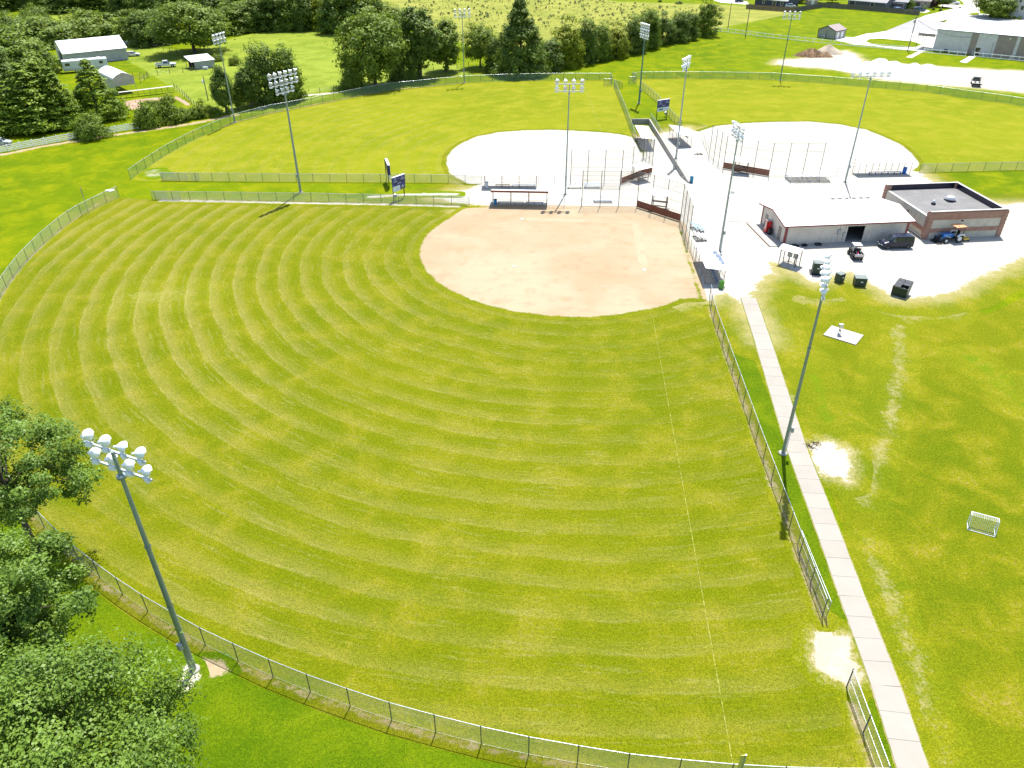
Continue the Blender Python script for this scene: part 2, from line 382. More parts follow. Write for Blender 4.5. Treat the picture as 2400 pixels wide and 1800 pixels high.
M_LUSH = mat_grass('lush_lawn_grass', 'lush', dry=.30)
_in = [HOME1 + 91.3 * Vector((math.cos(math.radians(a)), math.sin(math.radians(a)), 0)) for a in np.linspace(196, 271.5, 30)]
_out = [HOME1 + 175 * Vector((math.cos(math.radians(a)), math.sin(math.radians(a)), 0)) for a in np.linspace(271.5, 196, 12)]
fill('outer_lawn', _in + _out, .004, M_LUSH)
fill('outer_lawn', [Vector((26.2, 84, 0)), Vector((24.9, 70, 0)), Vector((23.6, 50, 0)), Vector((22.4, 24, 0)), Vector((24.0, 24, 0)), Vector((25.6, 45, 0)), Vector((27.4, 66, 0)), Vector((30.2, 88, 0)), Vector((28.5, 88, 0))], .008, M_LUSH)
M_SIDE = mat_grass('side_lawn_grass', 'side', dry=.55)
fill('side_lawn', [Vector((32.5, 84, 0)), Vector((27.0, 40, 0)), Vector((23.5, 8, 0)), Vector((23, -20, 0)), Vector((90, -20, 0)), Vector((110, 60, 0)), Vector((105, 100, 0)), Vector((78, 95, 0)), Vector((60, 84, 0)), Vector((40, 94, 0))], .004, M_SIDE)

# ---- gravel yard and bare lots
yard = PX((1010, 462), (1090, 444), (1112, 436), (1135, 428), (1330, 428), (1440, 428), (1500, 400), (1512, 345), (1530, 322), (1548, 314), (1585, 303), (1610, 298), (1680, 330), (1800, 395), (1985, 402), (2120, 400), (2153, 402), (2180, 421), (2215, 448), (2285, 470), (2345, 478), (2480, 474),
          (2520, 560), (2405, 605), (2352, 628), (2272, 662), (2240, 684), (2150, 700), (2092, 698), (2062, 676), (1990, 640), (1950, 646), (1906, 662), (1868, 640), (1806, 612), (1812, 640), (1772, 668), (1762, 690), (1768, 720), (1798, 800), (1790, 800), (1740, 708), (1700, 686), (1664, 706), (1645, 700), (1610, 590), (1592, 530), (1492, 492), (1300, 488), (1140, 484), (1060, 474))
infield1 = [C1 + 21.9 * Vector((math.cos(a), math.sin(a), 0)) for a in np.linspace(math.radians(150), math.radians(309), 40)]
infield1 += PX((1640, 700), (1622, 640), (1603, 578), (1592, 524), (1492, 489), (1300, 486), (1150, 485), (1090, 488))
infield2 = PX((1097, 431), (1074, 419.5), (1054, 406), (1046, 386), (1048, 367), (1059, 351.7), (1081, 336), (1117, 320), (1169, 310), (1226, 305.8), (1282, 304.2), (1339, 305.8), (1407, 310), (1452, 314.4), (1481, 321), (1491, 333), (1504, 362), (1518, 386), (1455, 430), (1330, 432))
infield3 = PX((1643, 306), (1680, 294.7), (1740, 289), (1800, 286), (1897, 284.8), (1968, 291.6), (2030, 303.8), (2071, 320), (2112, 339), (2139, 360.7), (2154, 382), (2152, 392), (2134, 402), (1985, 408), (1800, 412), (1694, 395), (1660, 362), (1630, 318))


sheet('gravel_yard', yard, .012, mat_edge('gravel', WHITE, 'side', 1.3, 4.6, .10, .35, tuft=.25, rim=3.4), 5.0, .8, union=(infield1, infield2, infield3))
sheet('gravel_yard', PX((1812, 150), (1822, 140), (1900, 135), (1980, 118), (2010, 128), (2030, 150), (2120, 150), (2230, 158), (2320, 163), (2480, 170), (2500, 225), (2400, 218), (2275, 206), (2160, 196), (2050, 185), (1960, 163), (1880, 158)), .004, mat_edge('sandy_gravel', WHITE2, 'lawn', 2.5, 7.0, .10, .22, tuft=.4, rim=3.0), 4.5, 1.2)

# ---- infields
sheet('infield', infield1, .016, mat_edge('near_infield_dirt', DIRT1, 'field', .8, 1.5, .06, .5, clean=True, streak=(.10, .8, 1)), 1.0, .5, union=(yard,))
sheet('infield', infield2, .016, mat_edge('far_infield_dirt', WHITE, 'field', .8, 1.4, .08, .5, clean=True), 1.0, .7, union=(yard,))
sheet('infield', infield3, .016, mat_edge('third_infield_dirt', WHITE, 'field', .8, 1.4, .08, .5, clean=True), 1.0, .7, union=(yard,))

# ---- bare earth worn along the fences and at the openings
M_BARE = mat_edge('worn_earth', ((.27, .20, .115), (.31, .245, .15), (.20, .135, .075)), 'field', .5, 1.25, .2, .9, tuft=.6, op=.92)
RF0, RF1 = Vector((25.9, 106, 0)), Vector((22.05, 24.3, 0))              # first-base side fence line
def rf(t): return lerp(RF0, RF1, t)
sheet('bare_strip', band([Vector((25.3, 86, 0)), Vector((24.5, 72, 0)), Vector((23.7, 57, 0)), Vector((22.7, 36, 0))], .62), .020, M_BARE, .55, .35)
sheet('bare_strip', band([Vector((22.4, 31, 0)), Vector((21.9, 24, 0))], .75), .012, M_BARE, .55, .3)
sheet('bare_strip', band([HOME1 + 91.2 * Vector((math.cos(a), math.sin(a), 0)) for a in np.linspace(math.radians(228), math.radians(271), 24)], .42), .012, M_BARE, .55, .35)
sheet('bare_strip', band([HOME1 + 91.0 * Vector((math.cos(a), math.sin(a), 0)) for a in np.linspace(math.radians(172), math.radians(200), 14)], .42), .012, M_BARE, .55, .4)
sheet('bare_strip', band(OF2[4:12], .8), .012, M_BARE, .55, .6)
sheet('bare_strip', band(PX((372, 470), (560, 473), (720, 476), (900, 479), (1080, 484)), .9), .020, mat_edge('pale_worn_earth', WHITE2, 'field', .6, 1.4, .2, .8), 1.0, .5)
sheet('bare_strip', band(PX((860, 462), (930, 458), (1000, 455), (1075, 456)), 1.1), .024, mat_edge('pale_lane_earth', WHITE2, 'lawn', .6, 2.0, .2, .6), 1.2, .5)
sheet('bare_patch', PX((1932, 1462), (1958, 1492), (1995, 1490), (2003, 1560), (2020, 1588), (1994, 1606), (1968, 1592), (1930, 1578), (1902, 1545), (1908, 1500)), .016, mat_edge('gateway_sand', ((.37, .335, .27), (.335, .295, .225), (.28, .23, .16)), 'field', .6, 2.6, .5, .9, rim=.9), 1.4, .25)
sheet('bare_patch', PX((1895, 1044), (1940, 1035), (1988, 1058), (1994, 1090), (1985, 1130), (1960, 1118), (1918, 1108), (1905, 1080)), .012, mat_edge('washout_gravel', ((.385, .36, .31), (.345, .315, .255), (.28, .235, .165)), 'side', .6, 3.2, .5, .7, rim=1.4), 2.0, .3)
sheet('bare_patch', PX((430, 1560), (462, 1562), (470, 1585), (440, 1620), (418, 1615), (425, 1588)), .020, mat_edge('pole_foot_sand', ((.50, .45, .38), (.44, .38, .29), (.36, .28, .19)), 'lush', .5, 1.2, .4, 1.2), .6, .2)
sheet('bare_patch', PX((462, 1545), (520, 1545), (545, 1575), (500, 1590), (470, 1575)), .016, mat_edge('pole_side_earth', ((.27, .20, .115), (.31, .245, .15), (.20, .135, .075)), 'lush', .5, 1.2, .2, .9, tuft=.4), .6, .25)
M_WORN = mat_edge('dry_worn_grass', ((.27, .225, .11), (.31, .26, .14), (.21, .18, .07)), 'side', 1.6, 5.0, .25, .5, tuft=.6, op=.62)
for kz, (q, w) in enumerate((([(2105, 760), (2112, 840), (2098, 920), (2080, 1000), (2050, 1090), (2030, 1180)], 1.3), ([(2030, 1270), (2065, 1350), (2100, 1460), (2145, 1560), (2180, 1680), (2225, 1790)], .9),
             ([(2060, 712), (2120, 735), (2200, 720), (2260, 735)], 4.5), ([(1840, 690), (1900, 700), (1960, 690)], 4.0), ([(1790, 800), (1815, 860), (1850, 940)], .8))):
    sheet('worn_grass', band(PX(*q), w), .0085 + .0006 * kz, M_WORN, 1.5, .5)
sheet('worn_grass', PX((300, 690), (395, 672), (480, 682), (470, 700), (380, 712), (305, 720)), .012, mat_edge('pale_turf_patch', ((.25, .23, .075), (.225, .215, .05), (.18, .18, .03)), 'field', 3.5, 7.0, .5, .35, stripe=(C1.x, C1.y, 3.0), tuft=.6, op=.6), 3.5, .5)
for pts in ([(345, 400), (372, 398), (384, 408), (360, 416), (342, 412)],):
    sheet('worn_grass', PX(*pts), .012, mat_edge('gap_worn', WHITE2, 'lawn', .6, 4.0, .2, .8, tuft=.6, op=.7), 1.5, .5)
sheet('bare_strip', band(PX((0, 364), (100, 343), (185, 330), (300, 312), (440, 292), (560, 268)), 1.6), .012, mat_edge('hedge_earth', SOIL, 'lawn', .7, 3.2, .3, .5, tuft=.5), 1.4, .6)
sheet('bare_strip', band(PX((600, 258), (700, 225), (790, 217)), 2.0), .012, mat_edge('tree_foot_earth', WHITE2, 'lawn', .8, 4.0, .3, .5, tuft=.6), 1.5, .6)

M_SWALE = mat_edge('lush_swale', ((.075, .135, .002), (.095, .155, .002), (.06, .115, .002)), 'side', 3.0, 5.0, .3, .4, op=.9)
for kz, (q, w) in enumerate((([(1890, 830), (1915, 900), (1945, 1000)], 1.6), ([(2078, 850), (2068, 920), (2050, 1000), (2030, 1040)], 1.7), ([(2250, 830), (2330, 880), (2420, 960)], 2.5))): sheet('lush_grass', band(PX(*q), w), .0055 + .0008 * kz, M_SWALE, 2.0, .6)

# ---- chalk lines, bases and plates
M_CHALK = paint('chalk', (.72, .70, .62), .95, var=.2, sc=1.5)
n = NT(newmat('faded_chalk')); gc, gh = grass_color(n, 'field')
M_FCH = n.done(n.bsdf(n.mix(n.ss(n.noise(n.pos(), 3.0, 4, .8), .40, .70), gc, (.33, .31, .10)), .95, 0, .1))
def chalk(a, b, w, mat, z=.020):
    a, b = Vector(a), Vector(b); d = (b - a).normalized(); q = Vector((-d.y, d.x, 0)) * (w / 2)
    mb = MB(); mb.quad(a - q + Vector((0, 0, z)), b - q + Vector((0, 0, z)), b + q + Vector((0, 0, z)), a + q + Vector((0, 0, z))); return struct(mb.build('chalk_line', mat))
chalk(HOME1 + E1 * 31.8, HOME1 + E1 * 90.5, .065, M_FCH)
chalk(G(1368, 196), G(1411, 309), .09, M_FCH); chalk(G(1560, 195), G(1640, 290), .09, M_FCH)
n = NT(newmat('chalk_dust')); dc, dh = dirt_color(n, DIRT1, .075)
M_CHD = n.done(n.bsdf(n.mix(n.ss(n.math('MULTIPLY', n.noise(n.pos(), 1.2, 5, .8), n.ss(n.attr('sd'), -.7, .35)), .40, .80, 0, .6), dc, (.40, .36, .28)), .95, 0, .1))
sheet('chalk_line', band([HOME1 + E2 * 1.0, HOME1 + E2 * 17.0], .40), .020, M_CHD, .6, .3)
sheet('chalk_line', band([HOME1 + E1 * 1.0, HOME1 + E1 * 17.0], .30), .024, M_CHD, .5, .3)
M_BASE = paint('base_rubber', (.75, .74, .70), .7)
for lab, p in (('white square base on the near infield beside the dugout line', HOME1 + E2 * 18.29), ('white square base at the outer corner of the near infield', HOME1 + (E1 + E2) * 18.29), ('thin pale base plate on the first-base foul line', HOME1 + E1 * 18.29)):
    o = MB().box((0, 0, .04), (.42, .42, .07), .07).build('base', M_BASE, bevel=.015); o.location = (p.x, p.y, .03); tag(o, lab, 'base')

# ---- sidewalk of poured slabs, each joint a real gap
n = NT(newmat('sidewalk_concrete')); p = n.pos(); a = n.noise(p, .35, 5, .65); b = n.noise(p, 14, 3, .8)
rnd = n.n('ObjectInfo').outputs['Random']
c = n.mix(n.ss(a, .35, .7), (.28, .258, .222), (.255, .232, .195)); c = n.mix(n.math('MULTIPLY', n.ss(n.noise(p, 1.1, 6, .8, 1.0), .56, .72), .35), c, (.25, .225, .19))
c = n.mix(n.math('MULTIPLY', rnd, .35), c, (.335, .31, .27))
M_WALK = n.done(n.bsdf(c, .9, 0, .15, n.bump(b, .25, .01)))
M_JOINT = mat_edge('joint_soil', SOIL, 'lawn', .3, .5)
cl = [Vector((30.95, 88.5, 0)), Vector((30.88, 87.6, 0)), Vector((29.72, 77.2, 0)), Vector((28.35, 66.0, 0)), Vector((27.24, 56.8, 0)), Vector((26.32, 45.4, 0)), Vector((25.7, 38.6, 0)), Vector((25.13, 31.3, 0)), Vector((24.4, 25.5, 0)), Vector((23.4, 17.0, 0)), Vector((22.2, 8, 0))]
walk = sheet('sidewalk', band(cl, 1.96), .024, M_JOINT, .10, .5); walk.name = 'sidewalk'
seg = []
for a, b in zip(cl[:-1], cl[1:]):
    k = max(1, int((b - a).length / .12)); seg += [lerp(a, b, t / k) for t in range(k)]
seg.append(cl[-1]); acc = 0; start = seg[0]; prev = seg[0]; slabs = []
for q in seg[1:]:
    acc += (q - prev).length; prev = q
    if acc >= 1.83: slabs.append((start, q)); start = q; acc = 0
for a, b in slabs:
    d = b - a; L = d.length - .022; w = 1.93 + random.uniform(-.012, .012)
    o = MB().box((0, 0, .030), (L, w, .04)).build('slab', M_WALK, walk)
    mid = (a + b) / 2; o.location = (mid.x, mid.y, random.uniform(-.004, .004)); o.rotation_euler = (0, 0, math.atan2(d.y, d.x))

# ---- top right: street, car park, drives
n = NT(newmat('pale_concrete')); p = n.pos(); M_DRIVE = n.done(n.bsdf(n.mix(n.ss(n.noise(p, .15, 5, .7), .35, .7), (.50, .47, .43), (.58, .55, .50)), .9, 0, .15))
n = NT(newmat('worn_asphalt')); p = n.pos(); cc = n.mix(n.ss(n.noise(p, .09, 5, .7), .35, .7), (.24, .235, .235), (.30, .295, .29)); cc = n.mix(n.ss(n.noise(p, .5, 6, .8, 2.0), .58, .64, 0, .5), cc, (.16, .155, .15))
M_ASPH = n.done(n.bsdf(cc, .9, 0, .15))
fill('driveway', PX((1955, 93), (1980, 86.5), (2000, 88), (2030, 79), (2052, 77), (2080, 72), (2145, 72), (2200, 80), (2200, 117), (2160, 121), (2120, 117), (2050, 108), (2000, 104)), .020, M_DRIVE)
sheet('lawn_island', PX((2028, 98), (2038, 91), (2062, 90), (2140, 97), (2160, 104), (2148, 110), (2110, 111), (2060, 107)), .024, M_LAWN, 0, 1.5)
fill('car_park', PX((2073, 74), (2142, 46), (2220, 51), (2226, 56), (2200, 66), (2196, 79), (2145, 77)), .024, M_ASPH)
fill('street', PX((2142, 47), (2170, 36), (2235, 20), (2262, 14), (2256, 4), (2230, -14), (2330, -14), (2300, 2), (2296, 14), (2296, 32), (2400, 40), (2420, 60), (2226, 56)), .020, M_DRIVE)
sheet('lawn_island', PX((2222, 45), (2240, 40), (2236, 46), (2220, 52), (2195, 52)), .024, M_LAWN, 0, 1.5)
sheet('lawn_island', PX((2266, 33), (2290, 28), (2296, 34), (2275, 36)), .024, M_LAWN, 0, 1.5)
fill('driveway', PX((1690, 6), (1755, 11), (1752, 4), (1700, -4), (1670, 0)), .020, M_DRIVE)
fill('driveway', PX((2078, 26), (2120, 26), (2170, 30), (2180, 26), (2140, 12), (2080, 12)), .020, M_DRIVE)
fill('driveway', PX((2200, 14), (2250, 20), (2262, 12), (2215, 8)), .020, M_DRIVE)
for q in (((2123, 134), (2137, 136), (2168, 119), (2158, 118)), ((2249, 145), (2265, 148), (2288, 132), (2273, 131))):
    fill('ramp_walk', PX(*q), .028, M_DRIVE)
M_BED = mat_edge('garden_soil', ((.30, .20, .14), (.35, .245, .175), (.22, .14, .09)), 'lawn', .4, 1.2, .3, .6, tuft=.35)
sheet('garden_bed', PX((292, 238), (330, 232), (402, 226), (405, 240), (360, 244), (310, 258), (296, 254)), .012, M_BED, .8, .6)
sheet('garden_bed', PX((406, 228), (416, 226), (446, 244), (440, 249)), .016, M_BED, .6, .6)

# mower and weed tufts in the meadow: too many to count
def tufts():
    V = []; F = []
    zone = PX((930, 8), (1180, 80), (1300, 70), (1640, 60), (1700, 22), (1560, 14), (1300, -10), (950, -10)); xs = [p.x for p in zone]; ys = [p.y for p in zone]
    X = RNG.uniform(min(xs), max(xs), 2600); Y = RNG.uniform(min(ys), max(ys), 2600); S = poly_sd(zone, X, Y)
    for x, y in list(zip(X[S > 0], Y[S > 0]))[:1100]:
        r = random.choice((.25, .3, .4, .75)) * random.uniform(.7, 1.3)
        for k in range(14):
            a = random.uniform(0, 6.28); e = random.uniform(.2, 1.3); c = Vector((x + r * .6 * math.cos(a) * math.cos(e), y + r * .6 * math.sin(a) * math.cos(e), r * 1.1 * math.sin(e)))
            u = Vector((random.gauss(0, 1), random.gauss(0, 1), random.gauss(0, 1))).normalized(); w = u.orthogonal().normalized(); s = r * .38; o = len(V)
            V += [c - u * s, c + w * s * .6, c + u * s, c - w * s * .6]; F.append((o, o + 1, o + 2, o + 3))
    me = bpy.data.meshes.new('meadow_weeds'); me.from_pydata([tuple(v) for v in V], [], F); me.update()
    o = link('meadow_weeds', me, paint('weed_leaf', (.075, .10, .03), .9, var=.35)); o['kind'] = 'stuff'; tag(o, 'scattered dark weed tufts standing in the pale meadow', 'weeds')
tufts()
# ================================================================== fences
M_GALV = paint('galvanised_steel', (.40, .415, .42), .42, .65, var=.15, sc=2)
M_RAIL = paint('bright_rail', (.48, .50, .51), .35, .55, var=.1, sc=2)
M_POST = paint('dark_post', (.10, .125, .115), .5, .3, var=.2, sc=3)
M_GPOST = paint('green_post', (.035, .085, .055), .5, .1, var=.2, sc=3)
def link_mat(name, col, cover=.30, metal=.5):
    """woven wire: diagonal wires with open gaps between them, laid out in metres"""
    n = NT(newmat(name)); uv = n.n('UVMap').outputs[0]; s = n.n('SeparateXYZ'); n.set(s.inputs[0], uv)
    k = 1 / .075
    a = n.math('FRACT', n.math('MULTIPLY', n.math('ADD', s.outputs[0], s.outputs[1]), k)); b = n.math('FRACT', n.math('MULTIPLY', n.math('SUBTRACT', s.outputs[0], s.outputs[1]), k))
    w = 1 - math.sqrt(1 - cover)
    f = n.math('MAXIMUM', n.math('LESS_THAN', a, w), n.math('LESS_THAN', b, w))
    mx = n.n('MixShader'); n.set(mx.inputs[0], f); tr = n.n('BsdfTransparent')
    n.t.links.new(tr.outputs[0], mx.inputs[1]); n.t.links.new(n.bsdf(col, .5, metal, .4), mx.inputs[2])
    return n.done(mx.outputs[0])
M_LINK = link_mat('chain_link_wire', (.52, .55, .52), .36)
M_LINKG = link_mat('green_chain_link_wire', (.16, .27, .20), .30, .1)
M_LINKF = link_mat('fine_backstop_wire', (.42, .43, .42), .13)
M_LINKW = link_mat('weathered_wire', (.36, .37, .36), .36)

POSTME = {}
def post_mesh(h, r, mat):
    key = (round(h, 2), r, mat.name)
    if key not in POSTME:
        mb = MB(); mb.tube((0, 0, 0), (0, 0, h), r, n=8); mb.lathe([(r * 1.25, h - .02), (r * 1.25, h + .03), (r * .6, h + .07), (0.001, h + .08)], n=8)
        me = mb.mesh('post'); me.materials.append(mat); POSTME[key] = me
    return POSTME[key]
def mesh_strip(name, pts, h0, h1, mat, parent):
    V = []; F = []; UV = []; acc = 0
    for k, p in enumerate(pts):
        if k: acc += (Vector(p) - Vector(pts[k - 1])).length
        V += [(p[0], p[1], p[2] + h0), (p[0], p[1], p[2] + h1)]; UV += [(acc, h0), (acc, h1)]
        if k: F.append((2 * k - 2, 2 * k, 2 * k + 1, 2 * k - 1))
    me = bpy.data.meshes.new(name); me.from_pydata(V, [], F); u = me.uv_layers.new(name='UVMap')
    for l in me.loops: u.data[l.index].uv = UV[l.vertex_index]
    me.update(); return link(name, me, mat, parent)
def resample(pts, step):
    pts = [Vector(p) for p in pts]; out = [pts[0]]; n_tot = sum((b - a).length for a, b in zip(pts[:-1], pts[1:])); k = max(1, round(n_tot / step)); st = n_tot / k
    want = st; acc = 0
    for a, b in zip(pts[:-1], pts[1:]):
        L = (b - a).length
        while want <= acc + L + 1e-6 and len(out) < k: out.append(lerp(a, b, (want - acc) / L)); want += st
        acc += L
    out.append(pts[-1]); return out
def chain_fence(label, pts, h=1.85, step=3.05, post=None, rail=None, wire=None, r=.036, mid=False, group=None, name='chain_link_fence'):
    post = post or M_POST; rail = rail or M_RAIL; wire = wire or M_LINK
    P = resample(pts, step); o = P[0]; root = thing(name, label, 'fence', o, 0, group); loc = [p - o for p in P]
    me = post_mesh(h, r, post)
    for p in loc: inst('post', me, root, p, random.uniform(0, 6))
    MB().path([p + Vector((0, 0, h)) for p in loc], .028).build('top_rail', rail, root)
    if mid: MB().path([p + Vector((0, 0, h * .5)) for p in loc], .022).build('middle_rail', rail, root)
    MB().path([p + Vector((0, 0, .06)) for p in loc], .008, 4).build('bottom_wire', rail, root)
    mesh_strip('wire_mesh', loc, .04, h, wire, root); return root
def arc(c, r, a0, a1, k): return [c + r * Vector((math.cos(math.radians(a)), math.sin(math.radians(a)), 0)) for a in np.linspace(a0, a1, k)]

chain_fence('curved chain-link outfield fence running round the near field to the bottom corner', [Vector((-68.4, 127.5, 0)), Vector((-69.7, 122.9, 0))] + arc(HOME1, 91.0, 178.8, 271.35, 30), 1.9)
chain_fence('straight chain-link fence between the near field and the sidewalk', [Vector((25.9, 88.6, 0)), Vector((25.15, 84, 0)), Vector((23.66, 56.9, 0)), Vector((22.78, 36.8, 0))], 1.9, wire=link_mat('dark_brown_wire', (.24, .23, .20), .34))  # wire of this fence has a darker brownish tone
chain_fence('short chain-link fence with a middle rail closing the near field corner by the sidewalk', [Vector((22.42, 30.98, 0)), Vector((22.08, 24.4, 0))], 1.9, 3.4, mid=True, r=.045)
sg = chain_fence('folded chain-link gate leaf swung back against the sidewalk fence', [Vector((23.25, 44.0, 0)), Vector((23.05, 36.7, 0))], 1.75, 2.4, M_GALV, r=.03, mid=True, name='fence_gate')
sg['category'] = 'gate'
# lane between the near and the far field
laneA = PX((365, 468), (540, 470), (710, 472), (900, 476), (1100, 481)); laneB = PX((382, 423.5), (700, 426), (1030, 428), (1130, 431))
chain_fence('chain-link foul-line fence on the near-field side of the grass lane', laneA, 1.5, 3.05, M_GPOST)
chain_fence('chain-link foul-line fence on the far-field side of the grass lane', laneB, 1.5, 3.05, M_GPOST)
g1 = chain_fence('open chain-link gate folded against the near-field lane fence end', PX((358, 467), (424, 468.5)), 1.45, 2.4, M_GALV, r=.03, mid=True, name='fence_gate'); g1['category'] = 'gate'
g1 = chain_fence('open chain-link gate folded against the far-field lane fence end', PX((379, 422), (468, 424)), 1.45, 2.4, M_GALV, r=.03, mid=True, name='fence_gate'); g1['category'] = 'gate'
chain_fence('green-wired chain-link fence sweeping round the far field below the trees', OF2, 1.85, 3.3, M_GPOST, wire=M_LINKG)
chain_fence('green-wired chain-link fence round the back of the third field by the gravel piles', OF3, 1.85, 3.3, M_GPOST, wire=M_LINKG)
chain_fence('straight chain-link fence between the far field and the grass wedge', PX((1438.7, 203), (1463, 262), (1488, 331)), 1.85, 2.6, M_GALV, wire=M_LINKW)
chain_fence('straight chain-link fence from the grass wedge down to the white-roofed dugout', PX((1501, 206), (1541.7, 241.4), (1578, 285), (1596, 301)), 1.85, 2.6, M_GPOST, wire=M_LINK)
for q, lab in (((1415, 201, 1434, 201), 'low chain-link gate leaf beside the far-field fence end'), ((1473, 196, 1488, 196), 'low chain-link gate leaf beside the third-field fence end'), ((1439, 203, 1458, 209), 'chain-link gate leaf swung into the grass wedge')):
    gg = chain_fence(lab, PX((q[0], q[1]), (q[2], q[3])), 1.8, 1.4, M_GPOST, wire=M_LINKG, r=.03, name='fence_gate'); gg['category'] = 'gate'
for a, b, lab in (((1430, 189), (1435, 200), 'narrow upright gate panel at the far-field corner'), ((1482, 187), (1492, 196), 'narrow upright gate panel at the third-field corner')):
    gg = chain_fence(lab, PX(a, b), 2.1, 1.5, M_GALV, wire=M_LINKW, r=.03, name='fence_gate'); gg['category'] = 'gate'
chain_fence('chain-link foul-line fence of the third field running off to the right', PX((2154, 404), (2193, 403), (2270, 401.4), (2391, 398.7), (2600, 393)), 1.6, 3.05, M_GPOST)
chain_fence('low chain-link fence between the third infield and the long dugout', PX((1919, 413), (1985, 411), (2000, 409)), 1.5, 3.5, M_GALV, wire=M_LINKF)
chain_fence('low chain-link fence beside the third infield left of the tall mesh', PX((1646, 330), (1655, 350), (1661.5, 366)), 1.8, 2.2, M_GALV, wire=M_LINKF)
chain_fence('low chain-link fence along the near infield beside the third-base dugout', PX((1282, 486), (1322, 485.5), (1362, 484.5)), 1.6, 3.2, M_GALV, wire=M_LINKF)
chain_fence('low chain-link fence along the far infield beside the open bench shelter', PX((1262, 432), (1298, 432), (1336, 431.5)), 1.6, 3.2, M_GALV, wire=M_LINKF)
chain_fence('chain-link fence between the near backstop and the first-base dugout', [G(1612.6, 574), G(1630, 618)], 1.8, 2.0, M_GALV, wire=M_LINK)

# concrete retaining wall round the sunken path, fence on its top
M_CONC = paint('grey_concrete', (.30, .285, .255), .9, var=.18, sc=1.2, bump=.2, dirt=.35)
def wall_run():
    A, B, Cc, D = G(1480, 290.5), G(1521, 290.5), G(1597, 412.5), G(1614.5, 429)
    o = B; root = thing('retaining_wall', 'grey concrete retaining wall bent round the sunken path', 'wall', o)
    t = .3
    def seg(p, q, hp, hq):
        p, q = p - o, q - o; d = (q - p).normalized(); w = Vector((-d.y, d.x, 0)) * (t / 2); vs = []
        for base, h in ((p, hp), (q, hq)): vs += [base - w, base + w, base + w + Vector((0, 0, h)), base - w + Vector((0, 0, h))]
        MB().add(vs, [(0, 1, 2, 3), (7, 6, 5, 4), (0, 4, 5, 1), (1, 5, 6, 2), (2, 6, 7, 3), (3, 7, 4, 0)]).build('wall_section', M_CONC, root)
    d = (Cc - B).normalized()
    seg(A, B - Vector((.16, 0, 0)), 1.15, 1.15); seg(B, Cc, 1.15, 1.05); seg(Cc + (D - Cc).normalized() * .02, D, 1.05, .25)
    cap = MB()
    for p, q, h in ((A, B, 1.17), (B, Cc, 1.17)): pass
    return A, B, Cc, D
WA, WB, WC, WD = wall_run()
off = Vector((.45, 0, 0))
chain_fence('tall weathered mesh fence standing behind the retaining wall end', [WB + off + Vector((0, .8, 0)), lerp(WB, WC, .28) + off], 2.1, 2.4, M_GALV, wire=M_LINKW)
chain_fence('light post-and-wire fence along the top of the retaining wall', [lerp(WB, WC, .29) + off, lerp(WB, WC, .65) + off, WC + off, WD + off], 1.9, 2.3, M_GALV, wire=link_mat('thin_wall_wire', (.42, .42, .4), .05), r=.022)
chain_fence('chain-link fence with an open walkway between the two backstops', PX((1556, 443), (1585, 438), (1616, 433)), 1.7, 3.2, M_GALV, wire=link_mat('thin_walk_wire', (.42, .42, .4), .05), r=.022)

# ================================================================== backstops
M_BOARD = paint('rust_brown_board', (.175, .058, .032), .75, var=.22, sc=2.5, bump=.25, spec=.2, dirt=.15)
M_BPOST = paint('backstop_post', (.14, .135, .12), .5, .4, var=.2)
def backstop(label, wings, h, board_wing, step=2.9, bh=1.22, side=1):
    o = wings[0][0]; root = thing('backstop', label, 'backstop', o)
    me = post_mesh(h, .055, M_BPOST); seen = []
    for wi, (a, b, wire) in enumerate(wings):
        P = resample([a, b], step); loc = [p - o for p in P]
        for p in loc:
            if all((p - q).length > .4 for q in seen): inst('post', me, root, p); seen.append(p)
        for k, hh in enumerate((.1, h * .25, h * .5, h * .75, h - .05)):
            if wi == board_wing and k == 0: continue
            MB().path([p + Vector((0, 0, hh)) for p in loc], .022).build('rail', M_BPOST, root)
        mesh_strip('wire_mesh', loc, .06, h - .05, wire, root)
        if wi == board_wing:
            d = (loc[-1] - loc[0]).normalized(); nrm = Vector((-d.y, d.x, 0)) * (.10 * side)
            nb = 4; ph = (bh - .05) / nb
            for s0, s1 in zip(loc[:-1], loc[1:]):
                for k in range(nb):
                    z = .08 + ph * (k + .5); bb = MB().beam(s0 + d * .015, s1 - d * .015, .045, ph - .022)
                    bo = bb.build('board', M_BOARD, root); jit = nrm * random.uniform(.96, 1.08); bo.location = (jit.x, jit.y, z)
    return root
b1 = [(G(1362.8, 484.5), G(1492.5, 485.5), M_LINKF), (G(1492.5, 485.5), G(1594, 519), M_LINKF), (G(1594, 519), G(1612.6, 574), M_LINKW)]
backstop('tall mesh backstop with brown boards behind home plate of the near field', b1, 6.1, 1, 3.05, side=-1)
b2 = [(G(1336.8, 431), G(1455, 432), M_LINKF), (G(1455, 432), G(1527, 403.5), M_LINKF), (G(1527, 403.5), G(1507, 367), M_LINKF)]
backstop('tall mesh backstop with brown boards behind the far white infield', b2, 6.1, 1, 3.05, side=-1)
b3 = [(G(1661.5, 367), G(1694.5, 395), M_LINKF), (G(1694.5, 395), G(1801, 413.5), M_LINKF), (G(1801, 413.5), G(1919, 413), M_LINKF)]
backstop('tall mesh backstop with brown boards beside the third white infield', b3, 6.1, 1, 3.05, side=-1)

